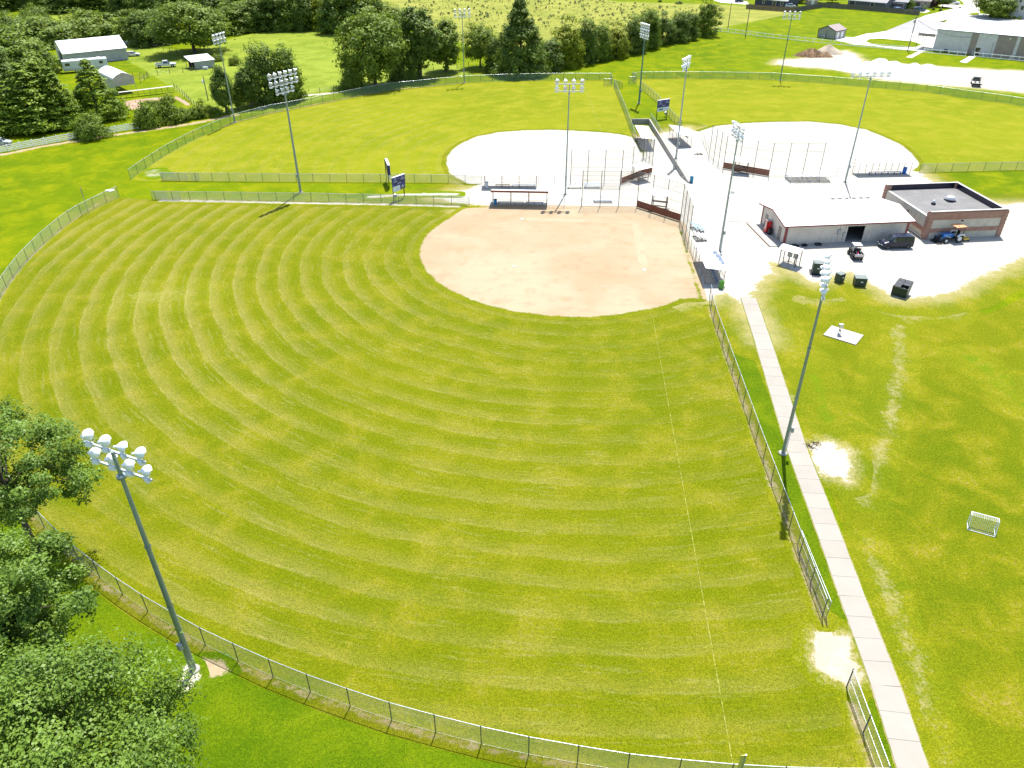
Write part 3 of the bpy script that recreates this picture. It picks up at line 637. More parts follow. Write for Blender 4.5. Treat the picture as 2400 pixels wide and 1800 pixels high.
# ================================================================== white rail fences
M_VINYL = paint('white_vinyl', (.86, .87, .86), .4, var=.05, spec=.4, dirt=.12)
def rail_fence(label, pts, h=1.35, rails=3, step=2.4, group=None):
    P = resample(pts, step); o = P[0]; root = thing('white_rail_fence', label, 'fence', o, 0, group); loc = [p - o for p in P]
    me = POSTME.get(('vinyl', h))
    if me is None:
        mb = MB(); mb.box((0, 0, h / 2), (.14, .14, h)); mb.lathe([(.12, h), (.12, h + .03), (.001, h + .10)], n=4); me = mb.mesh('post'); me.materials.append(M_VINYL); POSTME[('vinyl', h)] = me
    a = yaw(loc[0], loc[-1])
    for p in loc: inst('post', me, root, p, a)
    for p, q in zip(loc[:-1], loc[1:]):
        d = (q - p).normalized() * .072
        for k in range(rails):
            z = h * (.88 - k * (.70 / max(1, rails - 1)) if rails > 1 else .8)
            MB().beam(p + d + Vector((0, 0, z)), q - d + Vector((0, 0, z)), .06, .165).build('rail', M_VINYL, root)
    return root
rail_fence('white four-rail fence in front of the pines and hedge', PX((-40, 367), (0, 359), (90, 342), (182, 325.5), (325, 302)), 1.45, 4, 2.45)
rail_fence('white two-rail fence from the tree line to the small brown-roofed shed', PX((1672, 73), (1735, 80), (1800, 88.5), (1870, 96), (1946, 104)), 1.4, 2, 2.9)
rail_fence('white two-rail fence between the shed drive and the first ramp', PX((1952, 105), (2050, 113), (2152, 121.5)), 1.4, 2, 2.6)
rail_fence('white two-rail fence between the two ramps by the large metal building', PX((2163, 124), (2262, 133)), 1.4, 2, 2.6)
rail_fence('white two-rail fence right of the second ramp by the large metal building', PX((2282, 133), (2400, 145), (2520, 158)), 1.4, 2, 2.6)
rail_fence('short white rail fence at the corner of the old barn', PX((288, 106), (318, 106)), 1.4, 3, 2.2)

# wooden privacy fences of the houses: every board a piece
M_WOODF = paint('grey_fence_wood', (.115, .105, .085), .9, var=.25, sc=1.5, bump=.2); M_WOODB = paint('brown_fence_wood', (.16, .115, .08), .9, var=.25, sc=1.5, bump=.2)
def privacy(label, pts, mat, h=1.9, bw=.42):
    P = resample(pts, bw); o = P[0]; root = thing('privacy_fence', label, 'fence', o); loc = [p - o for p in P]
    mb = MB(); mb.box((0, 0, h / 2 + .03), (bw - .025, .03, h - .04)); me = mb.mesh('board'); me.materials.append(mat)
    mb = MB(); mb.box((0, 0, h / 2), (.1, .1, h)); pm = mb.mesh('post'); pm.materials.append(mat)
    tot = len(loc) - 1
    for k in range(tot):
        d = loc[k + 1] - loc[k]; mid = (loc[k] + loc[k + 1]) / 2; inst('board', me, root, mid + Vector((0, 0, random.uniform(-.02, .02))), math.atan2(d.y, d.x))
        if k % 6 == 0: inst('post', pm, root, loc[k] + Vector((-d.y, d.x, 0)).normalized() * .09, math.atan2(d.y, d.x))
    MB().path([p + Vector((0, .045, h * .75)) for p in loc[::8] + [loc[-1]]], .03, 4).build('rail', mat, root)
    return root
privacy('brown board fence behind the tall weeds below the blue-grey house', PX((1748, 21), (1860, 29.5)), M_WOODB, 2.0, .45)
privacy('grey board fence running back from the lit floodlight pole', PX((1861, 29), (1926, 18.5)), M_WOODF, 2.0, .5)
privacy('long grey board fence below the dark houses and driveway cars', PX((1926, 18), (2000, 23), (2080, 29.5), (2154, 36.5)), M_WOODF, 2.0, .5)

# old field fence of posts and wire along the pasture
M_OLDPOST = paint('old_fence_post', (.13, .10, .07), .9, var=.3, bump=.3)
def wire_fence(label, pts, step=4.2, h=1.35):
    P = resample(pts, step); o = P[0]; root = thing('wire_fence', label, 'fence', o); loc = [p - o for p in P]
    me = post_mesh(h, .075, M_OLDPOST)
    for p in loc: inst('post', me, root, p, random.uniform(0, 6), rot=(random.uniform(-.06, .06), random.uniform(-.06, .06), 0))
    for z in (.45, .8, 1.15): MB().path([p + Vector((0, 0, z)) for p in loc], .012, 4).build('wire', M_GALV, root)
    return root
wire_fence('post-and-wire pasture fence among the trees behind the far field', PX((575, 250), (640, 240), (705, 226), (780, 213), (900, 192), (1010, 170), (1100, 156), (1130, 154)))
wire_fence('post-and-wire fence between the farm yard and the pasture', PX((330, 195), (352, 180), (400, 172), (460, 168)), 3.5)
wire_fence('post-and-wire fence round the vegetable garden', PX((410, 208), (428, 222), (452, 246), (470, 260)), 3.0)
wire_fence('post-and-wire fence behind the pickup truck below the big tree', PX((345, 108), (385, 118), (430, 127)), 4.0)
# ================================================================== floodlight poles
M_PSTEEL = paint('pole_steel', (.27, .325, .335), .45, .55, var=.1, sc=.6)
M_PGREEN = paint('weathered_green_pole', (.10, .19, .165), .55, .3, var=.12, sc=.6)
M_LAMPW = paint('lamp_housing_white', (.80, .81, .80), .35, .1, var=.04, spec=.5)
M_LENS = paint('lamp_lens', (.52, .53, .52), .12, .2, var=.05, spec=.8)
M_ARM = paint('crossarm_steel', (.55, .57, .58), .4, .5, var=.1)
M_BOXG = paint('control_box_grey', (.33, .35, .36), .5, .3, var=.1)
def lamp_meshes():
    k = .78
    bowl = MB(); prof = [(.02, -.34), (.10, -.34), (.16, -.26), (.30, -.12), (.40, .02), (.43, .12), (.43, .16), (.40, .16)]
    bowl.lathe([(r * k, h * k) for r, h in prof], n=18, axis=(0, 1, 0)); bowl.tube((0, -.52 * k, 0), (0, -.33 * k, 0), .10 * k, .08 * k, n=10)
    bm_ = bowl.mesh('lamp_bowl'); bm_.materials.append(M_LAMPW)
    lens = MB(); lens.lathe([(.001, .15 * k), (.20 * k, .145 * k), (.40 * k, .125 * k)], n=18, axis=(0, 1, 0)); lm = lens.mesh('lens'); lm.materials.append(M_LENS)
    vis = MB(); pts = [(.435 * k * math.cos(a), .12 * k, .435 * k * math.sin(a)) for a in np.linspace(.45, math.pi - .45, 10)]; pts2 = [(x, .27 * k, z) for x, _, z in pts]
    vis.add(pts + pts2, [(i, i + 1, 11 + i, 10 + i) for i in range(9)], True); vm = vis.mesh('visor'); vm.materials.append(M_LAMPW)
    bal = MB(); bal.box((0, -.05, -.60), (.40, .24, .20)); bal.box((0, -.05, -.48), (.30, .18, .05)); bb = bal.mesh('ballast_box'); bb.materials.append(M_LAMPW)
    yk = MB(); yk.path([(-.37, 0, 0), (-.37, 0, -.30), (0, -.02, -.46), (.37, 0, -.30), (.37, 0, 0)], .018, 6); ym = yk.mesh('yoke'); ym.materials.append(M_ARM)
    return bm_, lm, vm, bb, ym
LAMP = lamp_meshes()
def floodlight(label, base, h, face, rows, r0=.20, mat=None, pitch=1.25, rowgap=1.05, box_side=1, tilt=-.55, extra=False, fan=.16):
    """steel pole; face = point on the field that the lamps look at"""
    mat = mat or M_PSTEEL; base = Vector((base[0], base[1], 0)); d = Vector((face[0], face[1], 0)) - base
    rz = math.atan2(d.y, d.x) - math.pi / 2
    root = thing('floodlight_pole', label, 'light pole', base, rz, 'floodlight poles round the fields')
    MB().tube((0, 0, 0), (0, 0, h + .1), r0, r0 * .52, n=14).build('pole', mat, root)
    MB().lathe([(.42, 0), (.42, .10), (.36, .14), (r0, .14)], n=14).build('footing', M_CONC, root)
    cb = MB(); cb.box((.0, -(r0 + .14), 2.9), (.32, .26, .55)); cb.tube((0, -(r0 + .05), .1), (0, -(r0 + .05), 2.6), .03, n=6); cb.build('control_box', M_BOXG, root, bevel=.02)
    col = MB()
    for z in (h * .34, h * .62): col.lathe([(r0 * .95, z), (r0 * 1.0, z + .02), (r0 * 1.0, z + .10), (r0 * .95, z + .12)], n=12)
    col.lathe([(r0 * .62, h - rowgap * (len(rows) - 1) - .55), (r0 * 1.3, h - rowgap * (len(rows) - 1) - .5), (r0 * 1.3, h - rowgap * (len(rows) - 1) - .3), (r0 * .62, h - rowgap * (len(rows) - 1) - .25)], n=12)
    col.build('pole_collar', mat, root)
    for ri, cnt in enumerate(rows):
        z = h - ri * rowgap; half = (cnt - 1) * pitch / 2
        arm = MB().beam((-half - .35, .12, z), (half + .35, .12, z), .12, .12).build('crossarm', M_ARM, root)
        for k in range(cnt):
            x = -half + k * pitch; t = tilt + random.uniform(-.22, .12); yw = -x / max(half, .1) * fan + random.uniform(-.32, .32)
            lp = inst('lamp', LAMP[0], root, (x, .16, z + .52), rot=(t, 0, yw))
            inst('lens', LAMP[1], lp); inst('visor', LAMP[2], lp)
            inst('ballast_box', LAMP[3], root, (x, .16, z + .50), rot=(0, 0, yw)); inst('yoke', LAMP[4], root, (x, .16, z + .50), rot=(0, 0, yw))
    if extra:
        for s, zz in ((1, h * .46), (-1, h * .52)):
            lp = inst('lamp', LAMP[0], root, (.45 * s, -.3, zz), rot=(-.7, 0, 3.14 - s * .5)); inst('lens', LAMP[1], lp)
        MB().beam((-.55, 0, h * .47), (.55, 0, h * .47), .08, .08).build('crossarm', M_ARM, root)
    return root
F1C = (8, 100, 0); F2C = tuple(C2); F3C = tuple(C3)
floodlight('grey floodlight pole beside the leafy trees and outfield fence corner', (-21.9, 32.4), 19.0, (12, 108), [4, 4], .21, pitch=1.3, rowgap=1.25, fan=.5)
floodlight('floodlight pole with three rows of lamps in the grass lane', (-37.3, 129.8), 19.4, F1C, [6, 6, 4], .22, pitch=1.1, rowgap=1.25)
floodlight('thin floodlight pole standing beside the near third-base dugout', (9.4, 128.4), 18.4, (8, 60), [4, 4], .15, pitch=1.35, rowgap=1.1, fan=.1)
floodlight('floodlight pole rising from the white gravel by the first-base dugout', (30.7, 103.6), 17.6, (-30, 96), [4, 4], .17, pitch=1.1, extra=True)
floodlight('floodlight pole between the near-field fence and the sidewalk', (25.7, 56.0), 18.6, (-8, 68), [5, 5], .18, pitch=1.15, extra=False)
floodlight('thin floodlight pole on the gravel by the long dugout with a blue bench', (60.8, 134.8), 18.2, (58, 175), [6], .16, pitch=1.25)
floodlight('green floodlight pole in the grass wedge behind the scoreboard', (31.8, 195.4), 17.4, (-20, 175), [4, 4, 4], .22, M_PGREEN, pitch=1.1, rowgap=1.2)
floodlight('floodlight pole behind the concrete retaining wall', (32.6, 149.3), 18.0, (-10, 172), [4, 4], .17, pitch=1.2, rowgap=1.2)
floodlight('floodlight pole by the hedge at the bend of the far-field fence', (-63.6, 177.7), 18.0, (5, 160), [4, 4], .18, pitch=1.3)
floodlight('floodlight pole by the far-field fence in front of the tall trees', (-13.0, 219.4), 17.7, (8, 160), [4, 4], .15, pitch=1.3, rowgap=1.1)
floodlight('green floodlight pole at the back fence of the third field', (74.9, 221.7), 16.7, (60, 165), [4, 4], .15, M_PGREEN, pitch=1.3, rowgap=1.1)

# ================================================================== utility poles
M_WOODP = paint('utility_pole_wood', (.16, .135, .11), .9, var=.25, bump=.3); M_TRANS = paint('transformer_grey', (.45, .47, .48), .45, .3)
def utility(label, base, vtop, arm=True, trans=True, rz=0.0, r=.16):
    b = G(*base); h = top_z(b, vtop); root = thing('utility_pole', label, 'utility pole', b, rz)
    MB().tube((0, 0, 0), (0, 0, h), r, r * .7, n=10).build('pole', M_WOODP, root)
    if arm: MB().beam((-1.1, .15, h - .5), (1.1, .15, h - .5), .1, .12).build('crossarm', M_WOODP, root)
    if trans: MB().lathe([(.001, 0), (.28, 0), (.28, .85), (.2, .92), (.001, .95)], (.0, .46, h - 2.0), 12).build('transformer', M_TRANS, root)
    return root, b, h
utility('dark wooden pole with a white meter box beside the garden', (488, 236), 178, arm=False, trans=False, r=.13)
root = [o for o in COL.objects if o.name.startswith('utility_pole')][0]
MB().box((-.25, -.16, 4.6), (.42, .3, .75)).build('meter_box', M_VINYL, root, bevel=.03)
UPB = utility('leaning utility pole with transformer by the white fence and metal building', (2127, 120), 38, True, True, .2)
utility('utility pole in the weeds beside the meadow path', (1706, 66), 4, False, False)
utility('utility pole with a small lamp arm above the white rail fence', (1747, 86), 8, True, False, .4)
# ================================================================== dugouts, benches, bleachers, shelters
M_ROOFW = corrug('white_roof_sheet', (.66, .66, .65), .45, 0, .45, .1, dirt=.12)
M_FASC = paint('brown_fascia', (.24, .085, .05), .7, var=.2); M_DPOST = paint('dugout_steel', (.22, .165, .13), .5, .4, var=.15)
M_SLAB = paint('dugout_slab', (.33, .29, .25), .9, var=.15, sc=1.0, bump=.1, dirt=.4)
M_BLUE = paint('bench_blue', (.02, .085, .30), .4, var=.12, spec=.45); M_BLUEC = paint('bench_light_blue', (.22, .46, .66), .45, var=.1)
M_ALU = paint('aluminium', (.60, .61, .61), .35, .7, var=.08); M_DBLK = paint('black_steel', (.02, .02, .022), .45, .2, var=.2)
M_WHT = paint('white_paint', (.72, .72, .70), .45, var=.06, dirt=.15)
M_BROWNW = paint('brown_wood', (.13, .085, .055), .8, var=.25, bump=.2)

def dugout(label, o, length, depth, rz, hf, hb, nposts=4, fascia=None, mesh_back=True, slab=True):
    """local x runs along the open front, y to the back; hf / hb are roof heights front and back"""
    o = Vector((o[0], o[1], 0)); root = thing('dugout', label, 'dugout', o, rz)
    if slab: MB().box((length / 2, depth / 2, .05), (length, depth, .06)).build('floor_slab', M_SLAB, root)
    ov = .25; rf_ = MB(); t = .07
    sl = (hb - hf) / depth; a = (-ov, -ov, hf - sl * ov); b = (length + ov, -ov, hf - sl * ov); c = (length + ov, depth + ov, hb + sl * ov); d = (-ov, depth + ov, hb + sl * ov)
    up = lambda p: (p[0], p[1], p[2] + t)
    rf_.add([a, b, c, d, up(a), up(b), up(c), up(d)], [(3, 2, 1, 0), (4, 5, 6, 7), (0, 1, 5, 4), (1, 2, 6, 5), (2, 3, 7, 6), (3, 0, 4, 7)]); rf_.build('roof', M_ROOFW, root)
    if fascia: MB().beam((-ov, -ov - .03, hf - sl * ov - .02), (length + ov, -ov - .03, hf - sl * ov - .02), .05, .34).build('fascia', fascia, root)
    for k in range(nposts):
        x = length * k / (nposts - 1)
        MB().tube((x, 0, 0), (x, 0, hf + .02), .045, n=8).build('post', M_DPOST, root); MB().tube((x, depth, 0), (x, depth, hb + .02), .045, n=8).build('post', M_DPOST, root)
        MB().beam((x, 0, hf), (x, depth, hb), .06, .08).build('rafter', M_DPOST, root)
    for y, hh in ((0, hf), (depth, hb)):
        for z in (1.05, hh - .12): MB().tube((0, y, z), (length, y, z), .025, n=6).build('rail', M_DPOST, root)
    if mesh_back:
        mesh_strip('back_mesh', [Vector((0, depth - .03, 0)), Vector((length, depth - .03, 0))], .1, hb - .1, M_LINKF, root)
        mesh_strip('side_mesh', [Vector((0, .05, 0)), Vector((0, depth - .05, 0))], .1, min(hf, hb) - .1, M_LINKF, root); mesh_strip('side_mesh', [Vector((length, .05, 0)), Vector((length, depth - .05, 0))], .1, min(hf, hb) - .1, M_LINKF, root)
    return root
def bench(label, o, length, rz, mat, legs=None, group=None, back=False, h=.45):
    legs = legs or mat; root = thing('bench', label, 'bench', (o[0], o[1], .03), rz, group); k = max(2, int(length / 1.2) + 1)
    for y in (-.09, .09): MB().box((length / 2, y, h), (length, .16, .05)).build('seat_plank', mat, root, bevel=.01)
    if back: MB().box((length / 2, .22, h + .35), (length, .04, .18)).build('backrest', mat, root, bevel=.01)
    for i in range(k):
        x = .15 + (length - .3) * i / (k - 1); mb = MB(); mb.beam((x, -.18, 0), (x, -.04, h - .025), .06, .06); mb.beam((x, .18, 0), (x, .04, h - .025), .06, .06); mb.beam((x, -.16, h - .06), (x, .16, h - .06), .05, .06)
        if back: mb.beam((x, .15, h - .05), (x, .24, h + .44), .05, .05)
        mb.build('leg', legs, root)
    return root
def barrel(label, o, mat, tilt=0.0, h=.9, r=.30):
    root = thing('trash_barrel', label, 'trash barrel', (o[0], o[1], .02))
    prof = [(r * .96, 0), (r, .03), (r, h * .32), (r * 1.03, h * .34), (r, h * .36), (r, h * .65), (r * 1.03, h * .67), (r, h * .69), (r, h - .02), (r * 1.04, h), (r * .95, h - .01), (r * .94, .06), (.001, .05)]
    b = MB().lathe(prof, n=18).build('drum', mat, root); MB().lathe([(.001, h * .78), (r * .9, h * .74)], n=14).build('bin_liner', M_DBLK, root)
    if tilt: root.rotation_euler = (tilt, 0, 0)
    return root

u1 = -math.atan2(.0716, .9974)                       # the fields lie turned by a few degrees
# near field, third-base side: open front to the camera, brown fascia
a, b = G(1154, 482), G(1281, 484.5); L = (b - a).length
dugout('near third-base dugout with a brown fascia and open front', a, L, 2.4, yaw(a, b), 2.55, 1.95, 4, M_FASC, mesh_back=False, slab=False)
def along(a, b, x, y):
    d = (b - a).normalized(); q = Vector((-d.y, d.x, 0)); return a + d * x + q * y
bench('long grey bench under the brown-fascia dugout roof', along(a, b, .9, .75), 4.4, yaw(a, b), M_ALU, M_FASC)
bench('dark blue bench under the brown-fascia dugout roof', along(a, b, 5.6, .75), 3.0, yaw(a, b), M_BLUE)
barrel('blue trash barrel inside the brown-fascia dugout', along(a, b, .45, .6), paint('barrel_blue', (.03, .20, .42), .45, var=.12))
# far field, lane side: we see its back
a2, b2_ = G(1136, 441.5), G(1257, 441.5); L2 = (b2_ - a2).length
dugout('far-field dugout with a pale roof seen from behind', a2, L2, 2.4, yaw(a2, b2_), 2.35, 2.65, 4, None, mesh_back=False, slab=False)
bench('long brown-topped bench under the pale far-field dugout roof', along(a2, b2_, 1.9, .55), 2.6, yaw(a2, b2_), M_BROWNW, M_DPOST)
bench('long grey bench under the pale far-field dugout roof', along(a2, b2_, 4.8, .55), 4.2, yaw(a2, b2_), M_ALU, M_DPOST)
barrel('white trash barrel at the end of the pale far-field dugout', along(a2, b2_, .35, .5), M_WHT, h=1.0)
# near field, first-base side
p1, p2, p3 = G(1632, 575, 2.2), G(1655, 631, 2.2), G(1689, 645, 2.3)
ax = Vector((p2.x - p1.x, p2.y - p1.y, 0)); Ld = ax.length
fr = Vector((p1.x, p1.y, 0)); dug1 = dugout('first-base dugout with a broad white roof by the gravel', fr + Vector((.1, 0, 0)), Ld, 2.5, math.atan2(ax.y, ax.x), 2.4, 2.1, 4, None)
e = ax.normalized(); q = Vector((-e.y, e.x, 0)); M_BLUED = paint('bench_deep_blue', (.012, .06, .19), .4, var=.12)
bench('deep blue bench under the white first-base dugout roof', fr + e * (Ld - 4.4) + q * 1.75, 4.2, math.atan2(e.y, e.x), M_BLUED, M_BLUED)
barrel('green trash barrel at the corner of the first-base dugout', G(1690, 676), paint('barrel_green', (.09, .27, .03), .45, var=.15), h=1.0, r=.33)
# far field, right-hand dugout below the retaining wall
c1, c2, c3 = G(1491, 296, 2.3), G(1513, 301.5, 2.3), G(1506, 325, 2.3)
ax = Vector((c3.x - c1.x, c3.y - c1.y, 0)); dd = dugout('white-roofed dugout squeezed between the far field fence and the sunken path', Vector((c1.x, c1.y, 0)), ax.length, 2.4, math.atan2(ax.y, ax.x), 2.4, 2.2, 4, None)
e = ax.normalized(); q = Vector((-e.y, e.x, 0)); bench('dark blue bench poking out of the sunken-path dugout', Vector((c1.x, c1.y, 0)) + e * (ax.length - 2.6) + q * 1.5, 3.8, math.atan2(e.y, e.x), M_BLUED, M_BLUED)
# third field, left dugout
c1, c2, c3, c4 = G(1598, 293.5, 2.2), G(1620, 285, 2.5), G(1646, 306, 2.5), G(1622.6, 318.4, 2.2)
ax = Vector((c3.x - c2.x, c3.y - c2.y, 0)); e = ax.normalized(); q = Vector((-e.y, e.x, 0)); wd = abs((Vector((c1.x - c2.x, c1.y - c2.y, 0))).dot(q))
dugout('white-roofed dugout of the third field beside the gravel yard', Vector((c4.x, c4.y, 0)), ax.length, min(wd, 3.0), math.atan2(-e.y, -e.x), 2.1, 2.5, 4, None)
bench('dark bench in the shade of the third-field dugout', G(1600, 309), 4.6, yaw(G(1600, 309), G(1619, 333)), M_DBLK, M_DBLK)
# third field, long dugout on the right: seen from behind
a3, b3_ = G(2010, 411.5), G(2131, 409.5)
dugout('long third-field dugout with a pale roof and blue bench', a3, (b3_ - a3).length, 2.3, yaw(a3, b3_), 2.35, 2.65, 5, None, mesh_back=False, slab=False)
bench('long bright blue bench in the third-field dugout', along(a3, b3_, 2.2, .45), (b3_ - a3).length - 3.6, yaw(a3, b3_), M_BLUE, M_BLUE)
barrel('bright blue trash barrel at the end of the long blue bench', along(a3, b3_, (b3_ - a3).length - .7, .7), paint('barrel_bright_blue', (.01, .12, .48), .4), h=1.15, r=.36)
barrel('teal trash barrel standing by the end of the retaining wall', G(1620, 428), paint('barrel_teal', (.02, .19, .33), .45, var=.15), h=1.1, r=.33)

# scorer's tables behind the backstops
def scorer(label, c, rz, tall=2.5, dark=M_BROWNW):
    root = thing('scorer_shelter', label, 'shelter', (c[0], c[1], 0), rz)
    for x in (-1.15, 1.15):
        for y in (-.75, .75): MB().box((x, y, tall / 2), (.10, .10, tall)).build('post', dark, root)
    r = MB(); r.add([(-1.6, -1.25, tall - .1), (1.6, -1.25, tall - .1), (1.6, 1.25, tall + .25), (-1.6, 1.25, tall + .25)] + [(x, y, z + .06) for x, y, z in [(-1.6, -1.25, tall - .1), (1.6, -1.25, tall - .1), (1.6, 1.25, tall + .25), (-1.6, 1.25, tall + .25)]], [(3, 2, 1, 0), (4, 5, 6, 7), (0, 1, 5, 4), (1, 2, 6, 5), (2, 3, 7, 6), (3, 0, 4, 7)]); r.build('roof', M_ROOFW, root)
    for k in range(5): MB().box((0, -.55 + k * .16 + .38, 1.05), (2.7, .14, .045)).build('table_plank', dark, root)
    MB().beam((-1.15, .38, .95), (1.15, .38, .95), .06, .1).build('table_bearer', dark, root)
    for y in (-.58, -.42): MB().box((0, y, .5), (2.5, .14, .045)).build('seat_plank', dark, root)
    MB().beam((-1.15, -.5, .44), (1.15, -.5, .44), .06, .08).build('seat_bearer', dark, root)
    return root
scorer('dark timber scoring table under a flat roof behind the near backstop', G(1545, 487), -.32)
scorer('scoring shelter with a white roof behind the far backstop boards', G(1501, 422), .55)
scorer('scoring shelter with a dark table behind the third-field backstop', G(1735, 405), -.25)

# bleachers: rows of planks on a frame
def bleacher(label, o, length, rz, rows, mat, frame=None, rail=False, name='bleacher'):
    frame = frame or M_ALU; root = thing(name, label, 'bleacher', (o[0], o[1], .01), rz)
    for k in range(rows):
        z = .43 + .20 * k; y = .68 * k
        for dy in (-.13, .02): MB().box((length / 2, y + dy, z), (length, .135, .05)).build('seat_plank', mat, root, bevel=.008)
        if k: MB().box((length / 2, y - .36, z - .28), (length, .24, .04)).build('foot_plank', M_ALU, root)
    nf = max(2, int(length / 1.8) + 1); top = .43 + .20 * (rows - 1); dep = .68 * (rows - 1)
    for i in range(nf):
        x = .2 + (length - .4) * i / (nf - 1); f = MB(); f.beam((x, -.2, .06), (x, dep + .25, .06), .05, .06)
        for k in range(rows): f.beam((x, .68 * k - .05, .08), (x, .68 * k - .05, .40 + .20 * k), .05, .05)
        f.beam((x, -.1, .36), (x, dep + .05, top - .06), .05, .05); f.beam((x, dep + .05, .1), (x, .68 * .5, .4), .04, .04); f.build('frame', frame, root)
    if rail:
        g = MB()
        for i in range(nf + 2):
            x = length * i / (nf + 1); g.tube((x, dep + .28, top - .1), (x, dep + .28, top + 1.05), .022, n=6)
        for z in (.5, 1.05): g.tube((0, dep + .28, top + z), (length, dep + .28, top + z), .022, n=6)
        for x in (0, length): g.path([(x, 0, .9), (x, dep + .28, top + 1.05)], .022)
        g.build('guard_rail', frame, root)
        xb = MB()
        for i in range(nf - 1):
            x0 = .2 + (length - .4) * i / (nf - 1); x1 = .2 + (length - .4) * (i + 1) / (nf - 1); xb.beam((x0, dep + .05, .15), (x1, dep + .05, top - .1), .03, .03); xb.beam((x1, dep + .07, .15), (x0, dep + .07, top - .1), .03, .03)
        xb.build('cross_brace', frame, root)
    return root
bl = bleacher('large aluminium bleacher with guard rails behind the third-field backstop', G(1925, 428), 7.6, math.pi, 5, M_ALU, rail=True)
bl.location = G(1934, 415) ; bl.rotation_euler = (0, 0, math.pi + .02)
bleacher('small white aluminium bleacher near the floodlight pole and far backstop', G(1330, 442), 2.6, 0, 2, M_ALU)
bleacher('small pale blue bleacher behind the far backstop mesh', G(1369, 441), 2.9, 0, 2, paint('pale_blue_alu', (.42, .50, .58), .35, .4))
bleacher('small silver-blue bleacher behind the near backstop mesh', G(1392, 475), 3.2, 0, 3, paint('silver_blue_alu', (.50, .55, .62), .35, .5))
bx = bleacher('light blue bleacher on the gravel behind the near backstop wing', G(1640, 541), 2.4, math.radians(96), 3, M_BLUEC, M_DBLK); bx.location = G(1649, 545)
bx = bleacher('white bleacher on the gravel beside the light blue one', G(1648, 566), 2.3, math.radians(96), 3, M_WHT, M_DBLK); bx.location = G(1655, 566)

# ================================================================== scoreboards
M_NAVY = paint('scoreboard_navy', (.035, .042, .185), .4, var=.08, spec=.45); M_NAVYD = paint('digit_panel_dark', (.006, .007, .025), .25, var=.1, spec=.5)
M_LETTER = paint('white_lettering', (.74, .75, .77), .5, var=.03); M_BOARDBK = paint('board_back_grey', (.20, .205, .17), .5, .3, var=.15)
M_PANELW = paint('sponsor_white', (.66, .70, .71), .45, var=.04); M_MARKG = paint('mark_grey', (.30, .34, .34), .6); M_MARKT = paint('mark_tan', (.29, .22, .12), .6); M_MARKGR = paint('mark_green', (.03, .15, .07), .6)
def text_mesh(body, size, depth=.004):
    cu = bpy.data.curves.new('text', 'FONT'); cu.body = body; cu.size = size; cu.extrude = depth; cu.align_x = 'CENTER'; cu.align_y = 'CENTER'; cu.resolution_u = 2
    ob = bpy.data.objects.new('text', cu); COL.objects.link(ob); dg = bpy.context.evaluated_depsgraph_get(); me = bpy.data.meshes.new_from_object(ob.evaluated_get(dg)); bpy.data.objects.remove(ob); return me
